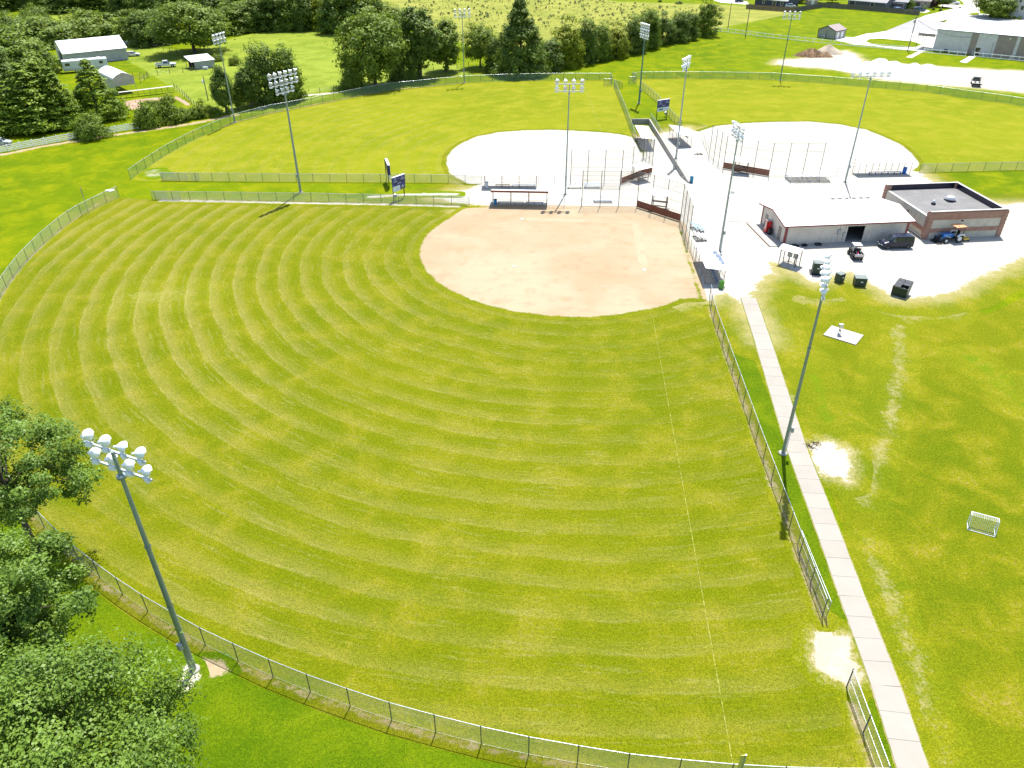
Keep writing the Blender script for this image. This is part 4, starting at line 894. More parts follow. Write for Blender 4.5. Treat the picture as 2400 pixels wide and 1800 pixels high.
def scoreboard(label, pa, pb, zb, h1, h2, sponsor, depth=.22):
    """pa, pb: post feet seen from the front, left to right; zb = underside of the panel; h1 board, h2 sponsor strip"""
    o = Vector((pa[0], pa[1], 0)); w = (Vector((pb[0], pb[1], 0)) - o).length; root = thing('scoreboard', label, 'scoreboard', o, yaw(pa, pb))
    for x in (.06, w - .06): MB().box((x, .08 + depth, (zb + h1 + h2) / 2), (.12, .12, zb + h1 + h2)).build('post', M_DBLK, root)
    z1 = zb + h2
    bd = MB().box((w / 2, depth / 2, z1 + h1 / 2), (w + .25, depth, h1)).build('panel', M_NAVY, root)
    MB().box((w / 2, depth + .012, z1 + h1 / 2), (w - .1, .02, h1 - .3)).build('panel_back', M_BOARDBK, root)
    MB().box((w / 2, depth / 2, z1 + h1 + .03), (w + .3, depth + .06, .05)).build('top_trim', M_LETTER, root)
    def put(me, mat, x, z):
        me.materials.clear(); me.materials.append(mat); t = inst('lettering', me, bd, (x, -.008, z), rot=(math.pi / 2, 0, 0)); return t
    k = h1 / 1.75
    put(text_mesh('GUEST', .30 * k), M_LETTER, w * .20, z1 + h1 * .50); put(text_mesh('HOME', .30 * k), M_LETTER, w * .82, z1 + h1 * .60); put(text_mesh('INNING', .26 * k), M_LETTER, w * .52, z1 + h1 * .24)
    for x, z, ww, hh in ((w * .20, z1 + h1 * .26, .62, .34), (w * .82, z1 + h1 * .36, .62, .34), (w * .52, z1 + h1 * .50, .46, .40)):
        MB().box((x, -.006, z), (ww * k, .012, hh * k)).build('digit_window', M_NAVYD, bd)
    for x, z, ww, hh in ((w * .14, z1 + h1 * .80, .22, .10), (w * .20, z1 + h1 * .86, .14, .08), (w * .19, z1 + h1 * .70, .14, .08), (w * .20, z1 + h1 * .78, .10, .08), (w * .80, z1 + h1 * .90, .16, .09), (w * .80, z1 + h1 * .80, .18, .09)):
        MB().box((x, -.005, z), (ww * k, .010, hh * k)).build('marker', M_LETTER, bd)
    if sponsor == 'split':
        MB().box((w * .27, depth / 2 - .02, zb + h2 / 2), (w * .60, depth * .6, h2 - .02)).build('sponsor_panel', M_PANELW, root)
        s2 = MB().box((w * .80, depth / 2 - .02, zb + h2 / 2 + .06), (w * .44, depth * .6, h2 - .1)).build('emblem_panel', M_NAVY, root)
        mk = MB(); f = depth * .2 - .025
        mk.prism([(w * .62, 0), (w * .98, 0), (w * .98, 0), (w * .62, 0)], 0, 0) if False else None
        zc = zb + h2 * .5
        MB().extrude([(w * .66, f, zc + .10), (w * .80, f, zc + .34), (w * .94, f, zc + .10), (w * .90, f, zc + .06), (w * .80, f, zc + .22), (w * .70, f, zc + .06)], (0, -.01, 0)).build('emblem', M_LETTER, s2)
        MB().extrude([(w * .70, f, zc - .26), (w * .90, f, zc - .26), (w * .86, f, zc + .08), (w * .80, f, zc + .14), (w * .74, f, zc + .08)], (0, -.01, 0)).build('emblem', M_MARKT, s2)
        MB().extrude([(w * .30, f, zc - .02), (w * .36, f, zc + .05), (w * .37, f, zc + .24), (w * .32, f, zc + .10)], (0, -.01, 0)).build('emblem', M_MARKG, root)
        MB().box((w * .28, f - .005, zc - .20), (w * .40, .01, .05)).build('emblem', M_MARKG, root)
    else:
        MB().box((w / 2, depth / 2 - .02, zb + h2 / 2), (w + .1, depth * .6, h2 - .02)).build('sponsor_panel', M_PANELW, root)
        f = depth * .2 - .025
        for x in (.20, .40): MB().box((w * x, f, zb + h2 * .5), (w * .17, .012, h2 * .42)).build('emblem', M_MARKGR, root)
        MB().box((w * .70, f, zb + h2 * .45), (w * .26, .012, h2 * .10)).build('emblem', M_MARKG, root)
    return root
sa, sb = Vector((-20.04, 125.15, 0)), Vector((-18.38, 127.23, 0))
scoreboard('navy scoreboard facing the near infield beside the grass lane', sa, sb, 1.55, 1.55, .95, 'split')
s2a, s2b = G(912, 428.5), G(921, 441.5)
scoreboard('navy scoreboard seen from its grey back in the grass lane', s2b + Vector((-.25, .3, 0)), s2a + Vector((-.15, 1.0, 0)), 1.55, 1.75, .8, 'split', .35)
scoreboard('navy scoreboard over a white sponsor strip by the retaining wall', G(1539.5, 280.5), G(1564.5, 276.5), 1.75, 1.65, .85, 'strip')
for lab, p, s in (('small white control box on a post under the near scoreboard', G(928, 470), 1.0), ('small pale control box under the sponsor-strip scoreboard', G(1559, 274), 1.0)):
    root = thing('control_cabinet', lab, 'cabinet', p); MB().box((0, 0, .35), (.08, .08, .7)).build('post', M_DBLK, root); MB().box((0, 0, .85), (.5, .35, .45)).build('box', M_BOXG, root, bevel=.02); MB().box((0, 0, 1.095), (.56, .42, .03)).build('lid', M_WHT, root)
# foul poles and small loose things
M_YEL = paint('foul_pole_yellow', (.50, .46, .10), .5)
def foul(label, p, h, panel):
    root = thing('foul_pole', label, 'foul pole', p); MB().tube((0, 0, 0), (0, 0, h), .05, n=8).build('pole', M_GALV, root); MB().box((.16 * panel, 0, h - .75), (.22, .03, 1.4)).build('flag_panel', M_YEL, root); return root
foul('short foul pole with a yellow panel on the bottom fence', Vector((HOME1 + E1 * 91.2)), 3.3, -1); foul('thin yellow foul pole behind the left end of the outfield fence', G(208, 500), 4.4, 0.0)
M_TARP = paint('white_cloth', (.70, .71, .70), .8)
def tarp(label, p, r):
    mb = MB(); n_ = 14; V = [(0, 0, .18)]
    for k in range(n_): a = 2 * math.pi * k / n_; rr = r * random.uniform(.7, 1.1); V.append((rr * math.cos(a) * 1.3, rr * math.sin(a), random.uniform(.02, .08)))
    mb.add(V, [(0, 1 + k, 1 + (k + 1) % n_) for k in range(n_)], True); mb.add(V[1:], [tuple(range(n_ - 1, -1, -1))]); o = mb.build('cloth', M_TARP); o.location = (p.x, p.y, .03); return tag(o, label, 'cloth')
tarp('white cloth lying over the grass by the left fence end', G(258, 447), .7)
M_DEBR = paint('dark_debris', (.035, .028, .022), .9, var=.4)
def woodpile(label, p, n_, r, rz=.3):
    root = thing('wood_scraps', label, 'wood scraps', p, rz)
    for k in range(n_): MB().beam((-r + 2 * r * k / n_, -.5 + random.uniform(-.15, .15), .06), (-r + 2 * r * k / n_ + random.uniform(-.2, .2), .5 + random.uniform(-.15, .15), .06 + random.uniform(0, .05)), .12, .1).build('plank', M_DEBR, root)
woodpile('row of dark timbers lying on the gravel near the third-field dugout', G(1639, 362), 6, .9, .2)
root = thing('wood_scraps', 'dark brush and broken sticks at the edge of the sidewalk', 'wood scraps', G(1902, 1044), .4); rg_ = random.Random(5)
for k in range(26):
    x, y, a_ = rg_.gauss(0, .42), rg_.gauss(0, .2), rg_.uniform(0, 3.14); l_ = rg_.uniform(.12, .42); MB().tube((x - l_ * math.cos(a_), y - l_ * math.sin(a_), .05), (x + l_ * math.cos(a_), y + l_ * math.sin(a_), .05 + rg_.uniform(.0, .16)), rg_.uniform(.012, .035), .01, n=5).build('stick', M_DEBR, root)
# soccer goals
def goal(label, c, w, h, d, rz, mat, net=True):
    root = thing('soccer_goal', label, 'goal', c, rz); r = .04
    MB().path([(-w / 2, 0, 0), (-w / 2, 0, h), (w / 2, 0, h), (w / 2, 0, 0)], r, 8).build('goal_frame', mat, root)
    MB().path([(-w / 2, 0, h), (-w / 2, d * .45, h), (-w / 2, d, r), (w / 2, d, r), (w / 2, d * .45, h), (w / 2, 0, h)], r * .8, 8).build('back_frame', mat, root)
    MB().path([(-w / 2, 0, r), (-w / 2, d, r)], r * .8).build('ground_bar', mat, root); MB().path([(w / 2, 0, r), (w / 2, d, r)], r * .8).build('ground_bar', mat, root)
    if net:
        nb = MB(); nx = int(w / .13)
        for k in range(nx + 1):
            x = -w / 2 + w * k / nx; sag = .05 * math.sin(3.14 * k / nx); nb.path([(x, .02, h - .02), (x, d * .45, h - .02 - sag), (x, d - .02, .05)], .011, 3)
        for k in range(9): t = k / 8; nb.path([(-w / 2, d * .45 + (d - d * .45) * t, h * (1 - t) + .04 * t), (w / 2, d * .45 + (d - d * .45) * t, h * (1 - t) + .04 * t)], .011, 3)
        for k in range(3): nb.path([(-w / 2, d * .45 * k / 3, h - .02), (w / 2, d * .45 * k / 3, h - .02)], .011, 3)
        nb.build('net', M_WHT, root)
    return root
ga, gb = G(2267, 1224), G(2330, 1241)
goal('small white soccer goal with net standing alone on the grass', (ga + gb) / 2, (gb - ga).length, 1.2, 1.0, yaw(ga, gb) + math.pi, paint('goal_white', (.75, .77, .78), .4), True)
# ================================================================== buildings
M_TANW = corrug('tan_ribbed_wall', (.56, .50, .43), .3, 0, .55, .05, dirt=.10); M_TANW2 = corrug('tan_ribbed_side', (.56, .50, .43), .3, 1, .55, .05, dirt=.10)
M_RED = paint('dark_red_trim', (.22, .055, .05), .5, var=.1); M_DOORT = paint('tan_door', (.24, .205, .155), .6, var=.08); M_DARKIN = paint('dark_interior', (.045, .042, .038), .9, var=.3)
M_WROOF = corrug('white_metal_roof', (.66, .66, .65), .9, 0, .4, .1, depth=.03); M_GREYW = corrug('grey_ribbed_wall', (.38, .39, .40), .35, 0, .5, .1, dirt=.1); M_GREYW2 = corrug('grey_ribbed_side', (.48, .475, .46), .35, 1, .5, .1, dirt=.1)
M_FRAMEW = paint('window_frame_white', (.70, .70, .69), .5); M_FLOORC = paint('interior_floor', (.25, .24, .225), .9, var=.2, dirt=.4)

def gable(root, L, D, h, hr, wall_f, wall_s, roof_m, ov=.35, openings=(), trim=None, t=.18, ridge_along='x', roof_t=.08):
    """walls x 0..L (front at y=0), depth D, ridge parallel to x. openings: (x0,x1,z0,z1) cut in the front wall"""
    xs = sorted({0, L} | {v for o in openings for v in o[:2]}); zs = sorted({0, h} | {v for o in openings for v in o[2:4]})
    fw = MB()
    for a, b in zip(xs[:-1], xs[1:]):
        for c, d in zip(zs[:-1], zs[1:]):
            if any(o[0] <= a and b <= o[1] and o[2] <= c and d <= o[3] for o in openings): continue
            fw.box(((a + b) / 2, t / 2, (c + d) / 2), (b - a, t, d - c))
    fw.build('front_wall', wall_f, root)
    MB().box((L / 2, D - t / 2, h / 2), (L, t, h)).build('back_wall', wall_f, root)
    for x in (0, L - t):
        MB().extrude([(x, t + .002, 0), (x, D - t - .002, 0), (x, D - t - .002, h), (x, D / 2, hr - .02), (x, t + .002, h)], (t, 0, 0)).build('side_wall', wall_s, root)
    s = (hr - h) / (D / 2)
    for sgn in (0, 1):
        y0, z0 = (-ov, h - s * ov) if sgn == 0 else (D + ov, h - s * ov)
        a, b, c, d = (-ov, y0, z0), (L + ov, y0, z0), (L + ov, D / 2, hr), (-ov, D / 2, hr)
        up = lambda p: (p[0], p[1], p[2] + roof_t)
        MB().add([a, b, c, d, up(a), up(b), up(c), up(d)], [(3, 2, 1, 0), (4, 5, 6, 7), (0, 1, 5, 4), (1, 2, 6, 5), (2, 3, 7, 6), (3, 0, 4, 7)]).build('roof', roof_m, root)
    if trim:
        for y0 in (-ov - .03, D + ov + .03): MB().beam((-ov - .03, y0, h - s * ov), (L + ov + .03, y0, h - s * ov), .05, .2).build('eave_trim', trim, root)
        for x in (-ov - .025, L + ov + .025):
            MB().beam((x, -ov, h - s * ov - .02), (x, D / 2, hr - .02), .05, .2).build('rake_trim', trim, root); MB().beam((x, D + ov, h - s * ov - .02), (x, D / 2, hr - .02), .05, .2).build('rake_trim', trim, root)
    return root
def window(root, c, w, h, ny, frame=None, panes=2):
    """c centre on the wall, ny outward normal (0,-1) or (+-1,0)"""
    frame = frame or M_FRAMEW; n_ = Vector((ny[0], ny[1], 0)); s = Vector((-n_.y, n_.x, 0)); c = Vector(c)
    W = MB(); 
    for k in (-1, 1):
        W.beam(c + s * (k * w / 2) - Vector((0, 0, h / 2)), c + s * (k * w / 2) + Vector((0, 0, h / 2)), .09, .12, n_); W.beam(c - s * (w / 2) + Vector((0, 0, k * h / 2)), c + s * (w / 2) + Vector((0, 0, k * h / 2)), .12, .09)
    wo_ = W.build('window', frame, root)
    for k in range(panes):
        x0 = -w / 2 + w * k / panes; m_ = c + s * (x0 + w / panes / 2); b = MB(); b.beam(m_ - Vector((0, 0, h / 2 - .04)), m_ + Vector((0, 0, h / 2 - .04)), w / panes - .06, .03, n_); b.build('pane', M_glass(), wo_)
    return wo_

# --- concession building: tan ribbed metal, white roof, red trim
fl, fr_, bl_ = G(1835.5, 574), G(2119.5, 561.5), G(1778.3, 523)
Lc = (fr_ - fl).length; Dc = (bl_ - fl).length
root = thing('concession_building', 'tan metal concession building with a white roof and dark red trim', 'building', fl, yaw(fl, fr_))
hb_ = 3.15; dx0 = Lc * .503; dx1 = Lc * .645
gable(root, Lc, Dc, hb_, hb_ + .75, M_TANW, M_TANW2, M_WROOF, .55, [(dx0, dx1, 0, 2.55)], M_RED)
MB().box((Lc / 2, Dc / 2, .035), (Lc - .4, Dc - .4, .05)).build('floor', M_FLOORC, root)
for x in (-.03, Lc + .03):
    for y in (.08, Dc - .08): MB().box((x, y, hb_ / 2), (.1, .28, hb_ - .04)).build('corner_trim', M_RED, root)
for x in (.14, Lc - .14): MB().box((x, -.03, hb_ / 2), (.28, .05, hb_ - .04)).build('corner_trim', M_RED, root)
for y in (Dc * .22, Dc * .80):
    d = MB().box((-.035, y, 1.06), (.06, .95, 2.06)).build('door', M_DOORT, root); MB().lathe([(.001, 0), (.04, 0), (.04, .05), (.001, .06)], (-.07, y + .36, 1.0), 8, (-1, 0, 0)).build('handle', M_ALU, d)
MB().beam((dx0 - .05, -.02, 2.6), (dx1 + .05, -.02, 2.6), .06, .12).build('door_header', M_TANW, root)
for k in range(6): MB().box(((dx0 + dx1) / 2, Dc * .22 + .02, 2.75 - .06 * k), (dx1 - dx0 - .1, .5, .04)).build('door_slat', M_DARKIN, root)
for x, z, w_, h_ in ((Lc * .435, 1.75, .55, .75), (Lc * .478, 1.35, .35, .6)):
    MB().box((x, -.1, z), (w_, .18, h_)).build('meter_box', M_BOXG, root, bevel=.02); MB().tube((x + .1, -.08, z + h_ / 2), (x + .1, -.08, hb_ - .15), .025, n=6).build('conduit', M_GALV, root); MB().tube((x - .05, -.08, .05), (x - .05, -.08, z - h_ / 2), .025, n=6).build('conduit', M_GALV, root)
MB().tube((Lc * .392, -.15, .03), (Lc * .392, -.15, 1.1), .04, n=6).build('vent_pipe', M_FRAMEW, root)
MB().lathe([(.001, 0), (.11, .0), (.09, .1), (.001, .12)], (-.02, Dc * .52, 2.75), 8, (-1, 0, 0)).build('wall_lamp', M_FRAMEW, root)
# interior clutter glimpsed through the open door, the kerb outside and things on it
apron = thing('concrete_apron', 'raised concrete apron along the gable end of the concession building', 'apron', fl, yaw(fl, fr_)); MB().box((-1.18, Dc * .47, .06), (2.2, Dc * 1.06, .10)).build('apron_slab', paint('apron_concrete', (.34, .31, .275), .9, var=.1, sc=.7), apron); MB().box((-2.33, Dc * .47, .075), (.1, Dc * 1.06, .13)).build('kerb_edge', M_BROWNW, apron)
M_VRED = paint('vending_red', (.42, .012, .012), .3, var=.1, spec=.5)
def local(o, rz, x, y, z=0): c, s = math.cos(rz), math.sin(rz); return Vector((o.x + x * c - y * s, o.y + x * s + y * c, z))
rzc = yaw(fl, fr_); vm_ = thing('vending_machine', 'red drink vending machine standing against the concession gable wall', 'vending machine', local(fl, rzc, -.62, Dc * .56, .12), rzc)
MB().box((0, 0, .95), (.78, .95, 1.86)).build('cabinet', M_VRED, vm_, bevel=.03); MB().box((-.40, -.12, 1.15), (.03, .62, 1.2)).build('display_front', paint('vending_front', (.50, .33, .30), .25, spec=.6), vm_); MB().box((-.405, .36, 1.1), (.03, .18, .7)).build('coin_panel', M_DBLK, vm_); MB().box((0, 0, 1.90), (.72, .9, .03)).build('top_cover', M_BOXG, vm_); MB().box((0, -.485, 1.2), (.5, .02, .7)).build('side_decal', paint('decal_bright_red', (.55, .02, .02), .35), vm_)
barrel('black trash barrel beside the red vending machine', local(fl, rzc, -.55, Dc * .56 - .95, .12), M_DBLK, h=.85, r=.33).location.z = .12
def coil(label, p, r):
    root = thing('hose_coil', label, 'hose', p); mb = MB()
    for k in range(4):
        pts = [((r + .05 * math.sin(5 * t + k)) * math.cos(t), (r * .75 + .04 * math.cos(3 * t + k)) * math.sin(t), .05 + .05 * k) for t in np.linspace(0, 2 * math.pi, 20)]; mb.path(pts, .035, 5)
    mb.build('coil', M_DBLK, root)
coil('coiled black hose lying left of the meter boxes', local(fl, rzc, 3.0, -.7), .42); coil('larger coiled black hose by the white vent pipe', local(fl, rzc, 5.2, -.6), .5); coil('flat tangle of black hose at the concession building corner', local(fl, rzc, 1.5, -.8), .55)
ga = local(fl, rzc, Lc * .665, -.6); gl = goal('white metal goal frame leaning on the concession wall', ga + Vector((1.3, .1, 0)), 2.5, 1.7, .45, rzc, M_ALU, False)

# --- brick and block building with a flat dark roof behind a parapet
fl2, fr2, bl2 = G(2163, 560.5), G(2341, 553), G(2104, 490)
Lb = (fr2 - fl2).length; Db = (bl2 - fl2).length; Hb = 4.15
rzb = yaw(fl2, fr2); root = thing('brick_building', 'flat-roofed block building with brick bands and ribbed corner piers', 'building', fl2, rzb)
def brickmat(name, sx):
    n = NT(newmat(name)); p = n.obj(); mp = n.n('Mapping'); n.set(mp.inputs[0], p); mp.inputs['Rotation'].default_value = (math.pi / 2, 0, 0) if sx == 0 else (math.pi / 2, 0, math.pi / 2)
    b = n.n('TexBrick'); n.set(b.inputs['Vector'], mp.outputs[0]); b.inputs['Scale'].default_value = 1.0; b.inputs['Brick Width'].default_value = .4; b.inputs['Row Height'].default_value = .13; b.inputs['Mortar Size'].default_value = .012
    n.set(b.inputs['Color1'], (.31, .15, .105)); n.set(b.inputs['Color2'], (.38, .20, .145)); n.set(b.inputs['Mortar'], (.36, .30, .25))
    c = n.mix(n.math('MULTIPLY', n.ss(n.noise(p, .8, 5), .45, .7), .4), b.outputs[0], (.22, .10, .07)); return n.done(n.bsdf(c, .9, 0, .15, n.bump(b.outputs['Fac'], -.3, .01)))
M_BRK = brickmat('brick_front', 0); M_BRKS = brickmat('brick_side', 1); M_STUC = paint('weathered_block', (.50, .45, .37), .9, var=.12, sc=.8, bump=.15, dirt=.28, dirtcol=(.18, .16, .12)); M_TARR = paint('roof_membrane', (.15, .145, .14), .85, var=.25, sc=.5, bump=.1); M_COPE = paint('coping_metal', (.40, .385, .35), .5, .2)
t = .3; zr = Hb - .55
for nm, c, d, mt in (('front_wall', (Lb / 2, t / 2, zr / 2), (Lb - .02, t, zr), M_STUC), ('back_wall', (Lb / 2, Db - t / 2, Hb / 2), (Lb - .02, t, Hb), M_STUC), ('side_wall', (t / 2, Db / 2, (zr - .25) / 2), (t, Db - 2 * t - .01, zr - .25), M_STUC), ('side_wall', (Lb - t / 2, Db / 2, Hb / 2), (t, Db - 2 * t - .01, Hb), M_STUC)):
    MB().box(c, d).build(nm, mt, root)
for z, hh in ((1.35, .62), (3.55, 1.10)): MB().box((Lb / 2, -.03, z), (Lb - .3, .08, hh)).build('brick_band', M_BRK, root)
MB().box((-.03, Db / 2, 1.35), (.08, Db - .3, .62)).build('brick_band', M_BRKS, root)
MB().box((Lb / 2, t / 2 + .02, Hb - .08), (Lb - .1, t + .02, .40)).build('parapet', M_BRK, root)
MB().box((Lb / 2, Db / 2, zr - .3), (Lb - 2 * t - .02, Db - 2 * t - .02, .1)).build('flat_roof', M_TARR, root)
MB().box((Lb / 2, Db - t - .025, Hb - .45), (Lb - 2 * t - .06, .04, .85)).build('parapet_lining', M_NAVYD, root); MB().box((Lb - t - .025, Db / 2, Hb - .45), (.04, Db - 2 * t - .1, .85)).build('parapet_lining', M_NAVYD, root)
for c, d in (((Lb / 2, t / 2, Hb + .15), (Lb + .06, t + .08, .05)), ((Lb / 2, Db - t / 2, Hb + .04), (Lb + .06, t + .08, .05)), ((Lb - t / 2, Db / 2, Hb + .04), (t + .08, Db - 2 * t - .16, .05)), ((t / 2, Db / 2, zr - .2), (t + .12, Db - 2 * t - .16, .07))): MB().box(c, d).build('coping', M_COPE, root)
for x, y in ((.25, .25), (Lb - .25, .25), (.25, Db - .25), (Lb - .25, Db - .25)):
    pr = MB(); nc = 15
    for k in range(nc): z = Hb * (k + .5) / nc; w_ = .80 if k % 2 else .74; pr.box((x, y, z), (w_, w_, Hb / nc - .02))
    pr.box((x, y, Hb / 2), (.68, .68, Hb - .02)); pr.build('corner_pier', M_BRK, root)
gm = MB(); 
for y in np.arange(.8, Db - .6, 2.1): gm.beam((t + .1, y, zr - .244), (Lb - t - .1, y, zr - .244), .05, .01)
gm.build('roof_seam', paint('seam_grey', (.20, .195, .19), .8), root)
vt = MB().lathe([(.55, 0), (.55, .22), (.62, .24), (.66, .45), (.60, .68), (.40, .80), (.001, .84)], (Lb * .60, Db * .52, zr - .26), 20).build('roof_fan', paint('fan_aluminium', (.66, .68, .69), .35, .5), root); MB().box((Lb * .60, Db * .52, zr - .17), (1.3, 1.3, .2)).build('fan_curb', M_NAVYD, vt)
v2 = MB().box((Lb * .31, Db * .42, zr - .10), (.5, .5, .3)).build('roof_vent', M_NAVYD, root); MB().lathe([(.16, 0), (.2, .1), (.2, .28), (.12, .42), (.001, .46)], (Lb * .31, Db * .42, zr + .05), 12).build('vent_cap', M_ALU, v2)
MB().lathe([(.12, 0), (.16, .25), (.001, .34)], (Lb * .22, Db * .14, zr - .25), 10).build('vent_pipe', M_FRAMEW, root)
for c, ny in (((Lb * .44, -.06, 2.75), (0, -1)), ((-.06, Db * .42, 2.5), (-1, 0))): MB().box(c, (.32, .16, .2) if ny[0] == 0 else (.16, .32, .2)).build('wall_lamp', M_DBLK, root, bevel=.03)
gt = MB(); gt.path([(-.15, Db * .9, .25), (-.15, .6, .22), (-.3, .2, .12)], .06, 8); gt.build('drain_pipe', M_FRAMEW, root)

# --- large metal building with a white roof, top right
A, B = G(2184.5, 118.5), G(2400, 141); d = (B - A).normalized(); Lm = 46.0; Dm = 30.0; Hm = 6.5
root = thing('metal_hall', 'large grey metal hall with brown panels and a white roof', 'building', A, math.atan2(d.y, d.x))
M_HALL = corrug('hall_grey_panel', (.50, .50, .50), .3, 0, .5, .1); M_HALLS = corrug('hall_grey_side', (.50, .50, .50), .3, 1, .5, .1); M_HBR = corrug('hall_brown_panel', (.26, .22, .185), .3, 0, .6, .05)
gable(root, Lm, Dm, Hm, Hm + 1.7, M_HALL, M_HALLS, M_WROOF, .25, [(Lm * .272, Lm * .302, 0, 2.2)], paint('hall_blue_trim', (.10, .16, .20), .5), .25)
for x0, x1 in ((.225, .268), (.385, .50), (.52, .60), (.70, .82)): MB().box((Lm * (x0 + x1) / 2, -.04, Hm / 2), (Lm * (x1 - x0), .06, Hm - .2)).build('brown_panel', M_HBR, root)
window(root, (Lm * .287, .02, 1.1), Lm * .028, 2.0, (0, -1), paint('door_frame_gold', (.10, .085, .03), .5))
for x, w_, h_ in ((Lm * .09, .9, .9), (Lm * .215, .4, .4), (Lm * .262, .5, 1.3), (Lm * .355, 1.6, .9)): MB().box((x, -.55, h_ / 2), (w_, .7, h_)).build('utility_unit', M_NAVYD if x < Lm * .1 else M_BOXG, root, bevel=.03)
MB().tube((Lm * .362, -.3, .5), (Lm * .362, -.3, 3.4), .18, n=10).build('flue', M_ALU, root); MB().lathe([(.3, 0), (.3, .3), (.001, .4)], (Lm * .362, -.3, 3.4), 10).build('flue_cap', M_ALU, root)
for x in (Lm * .30, Lm * .46): MB().box((x, -.1, Hm - .9), (.4, .2, .3)).build('wall_lamp', M_FRAMEW, root)
cn = MB().box((-2.9, 4.0, 4.5), (5.2, 7.5, .3)).build('canopy', M_HBR, root); MB().box((-2.9, 4.0, 4.67), (5.3, 7.6, .05)).build('canopy_roof', M_ROOFW, cn); MB().box((-2.9, .22, 4.45), (5.3, .08, .9)).build('canopy_fascia', M_HBR, cn)
for x in (-5.3, -3.0): MB().box((x, .45, 2.15), (.16, .16, 4.3)).build('canopy_post', M_BROWNW, root)
for x in (-5.3, ): MB().box((x, 7.4, 2.15), (.16, .16, 4.3)).build('canopy_post', M_BROWNW, root)

# --- small shed with a brown roof and two arched doors
A, B, Cs = G(1911.5, 88), G(1955, 92.3), G(1979, 87.3); Ls = (Cs - B).length; Ds = (A - B).length
root = thing('garden_shed', 'small grey shed with a brown roof and two white arched doors', 'shed', B, yaw(B, Cs))
M_SHW = paint('shed_grey', (.30, .295, .26), .7, var=.08, sc=1.5); gable(root, Ls, Ds, 2.7, 4.1, M_SHW, M_SHW, paint('shed_roof_brown', (.265, .215, .20), .8, var=.15), .25, (), M_DBLK, .12)
for x in (Ls * .28, Ls * .68):
    pts = [(x - .72, -.02, .05), (x + .72, -.02, .05)] + [(x + .72 * math.cos(a), -.02, 1.5 + .72 * math.sin(a)) for a in np.linspace(0, math.pi, 12)]
    MB().extrude(pts, (0, -.06, 0)).build('arched_door', M_FRAMEW, root)
for p in ((-.02, -.02), (-.02, Ds + .02), (Ls + .02, -.02), (-.02, Ds / 2)): MB().box((p[0], p[1], 1.33), (.12, .12, 2.66)).build('corner_trim', M_DBLK, root)
ac = MB().box((-.45, Ds * .62, .45), (.4, .9, .8)).build('air_conditioner', M_FRAMEW, root, bevel=.03); MB().lathe([(.001, 0), (.3, 0), (.3, .03)], (-.66, Ds * .62, .45), 14, (-1, 0, 0)).build('fan_grille', M_DBLK, ac)

# --- farm on the left: long barn, carport, lean-to
B = Vector((-134.7, 243.7, 0)); Cc = B + Vector((14.6, 10.8, 0)); Lf = 17.7; Df = 13.6
root = thing('barn', 'long grey metal barn with a white roof and dark gable door', 'barn', B, yaw(B, Cc))
gable(root, Lf, Df, 3.5, top_z((-139.9, 248.7), 97), M_GREYW, M_GREYW2, M_WROOF, .3, (), paint('barn_eave', (.40, .42, .42), .5), .15)
MB().box((-.03, Df * .5, 1.55), (.06, 5.2, 3.1)).build('barn_door', M_DARKIN, root); MB().box((-.07, Df * .5 + 1.0, 1.5), (.05, 1.2, 2.9)).build('door_leaf', paint('barn_door_grey', (.12, .125, .12), .7), root)
A, B = Vector((-102.8, 205.4, 0)), Vector((-99.0, 208.8, 0)); Wc = 5.1
root = thing('carport', 'metal carport with a white rounded roof and tan gable panel', 'carport', A, yaw(A, B)); He = 4.0; Lk = 12.4
prof = [(-.15, He - .35), (0, He), (Wc * .25, He + .75), (Wc * .5, He + 1.15), (Wc * .75, He + .75), (Wc, He), (Wc + .15, He - .35)]
for (x0, z0), (x1, z1) in zip(prof[:-1], prof[1:]): MB().add([(x0, -.1, z0), (x1, -.1, z1), (x1, Lk, z1), (x0, Lk, z0), (x0, -.1, z0 + .05), (x1, -.1, z1 + .05), (x1, Lk, z1 + .05), (x0, Lk, z0 + .05)], [(3, 2, 1, 0), (4, 5, 6, 7), (0, 1, 5, 4), (1, 2, 6, 5), (2, 3, 7, 6), (3, 0, 4, 7)]).build('roof_panel', M_WROOF, root)
MB().extrude([(0, 0, 2.05), (Wc, 0, 2.05), (Wc, 0, He)] + [(x, 0, z) for x, z in prof[4:1:-1]] + [(0, 0, He)], (0, .06, 0)).build('gable_panel', corrug('carport_tan', (.48, .42, .37), .3, 0, .6), root)
for x in (0, Wc):
    MB().box((x, Lk / 2, He - .65), (.05, Lk - .2, 1.3)).build('side_panel', M_GREYW2, root)
    for y in (.05, Lk * .33, Lk * .66, Lk - .1): MB().box((x, y, He / 2), (.08, .08, He)).build('post', M_ALU, root)
MB().box((0.03, Lk / 2, 1.35), (.05, Lk - .2, 2.6)).build('side_panel', M_GREYW2, root)
A, B, Cc = G(458, 163.5), G(505, 157.5), G(416, 150); Wl = (B - A).length
root = thing('lean_to_shed', 'small open-sided lean-to shed with a white sloping roof', 'shed', A, yaw(A, B)); Dl = 5.2
M_LT = corrug('leanto_grey', (.30, .315, .32), .3, 0, .6)
MB().box((Wl / 2, .06, 1.1), (Wl, .08, 2.2)).build('front_wall', M_LT, root); MB().box((Wl - .04, Dl / 2, 1.2), (.08, Dl, 2.2)).build('side_wall', M_LT, root); MB().box((Wl / 2, Dl, 1.4), (Wl, .08, 2.8)).build('back_wall', M_DARKIN, root)
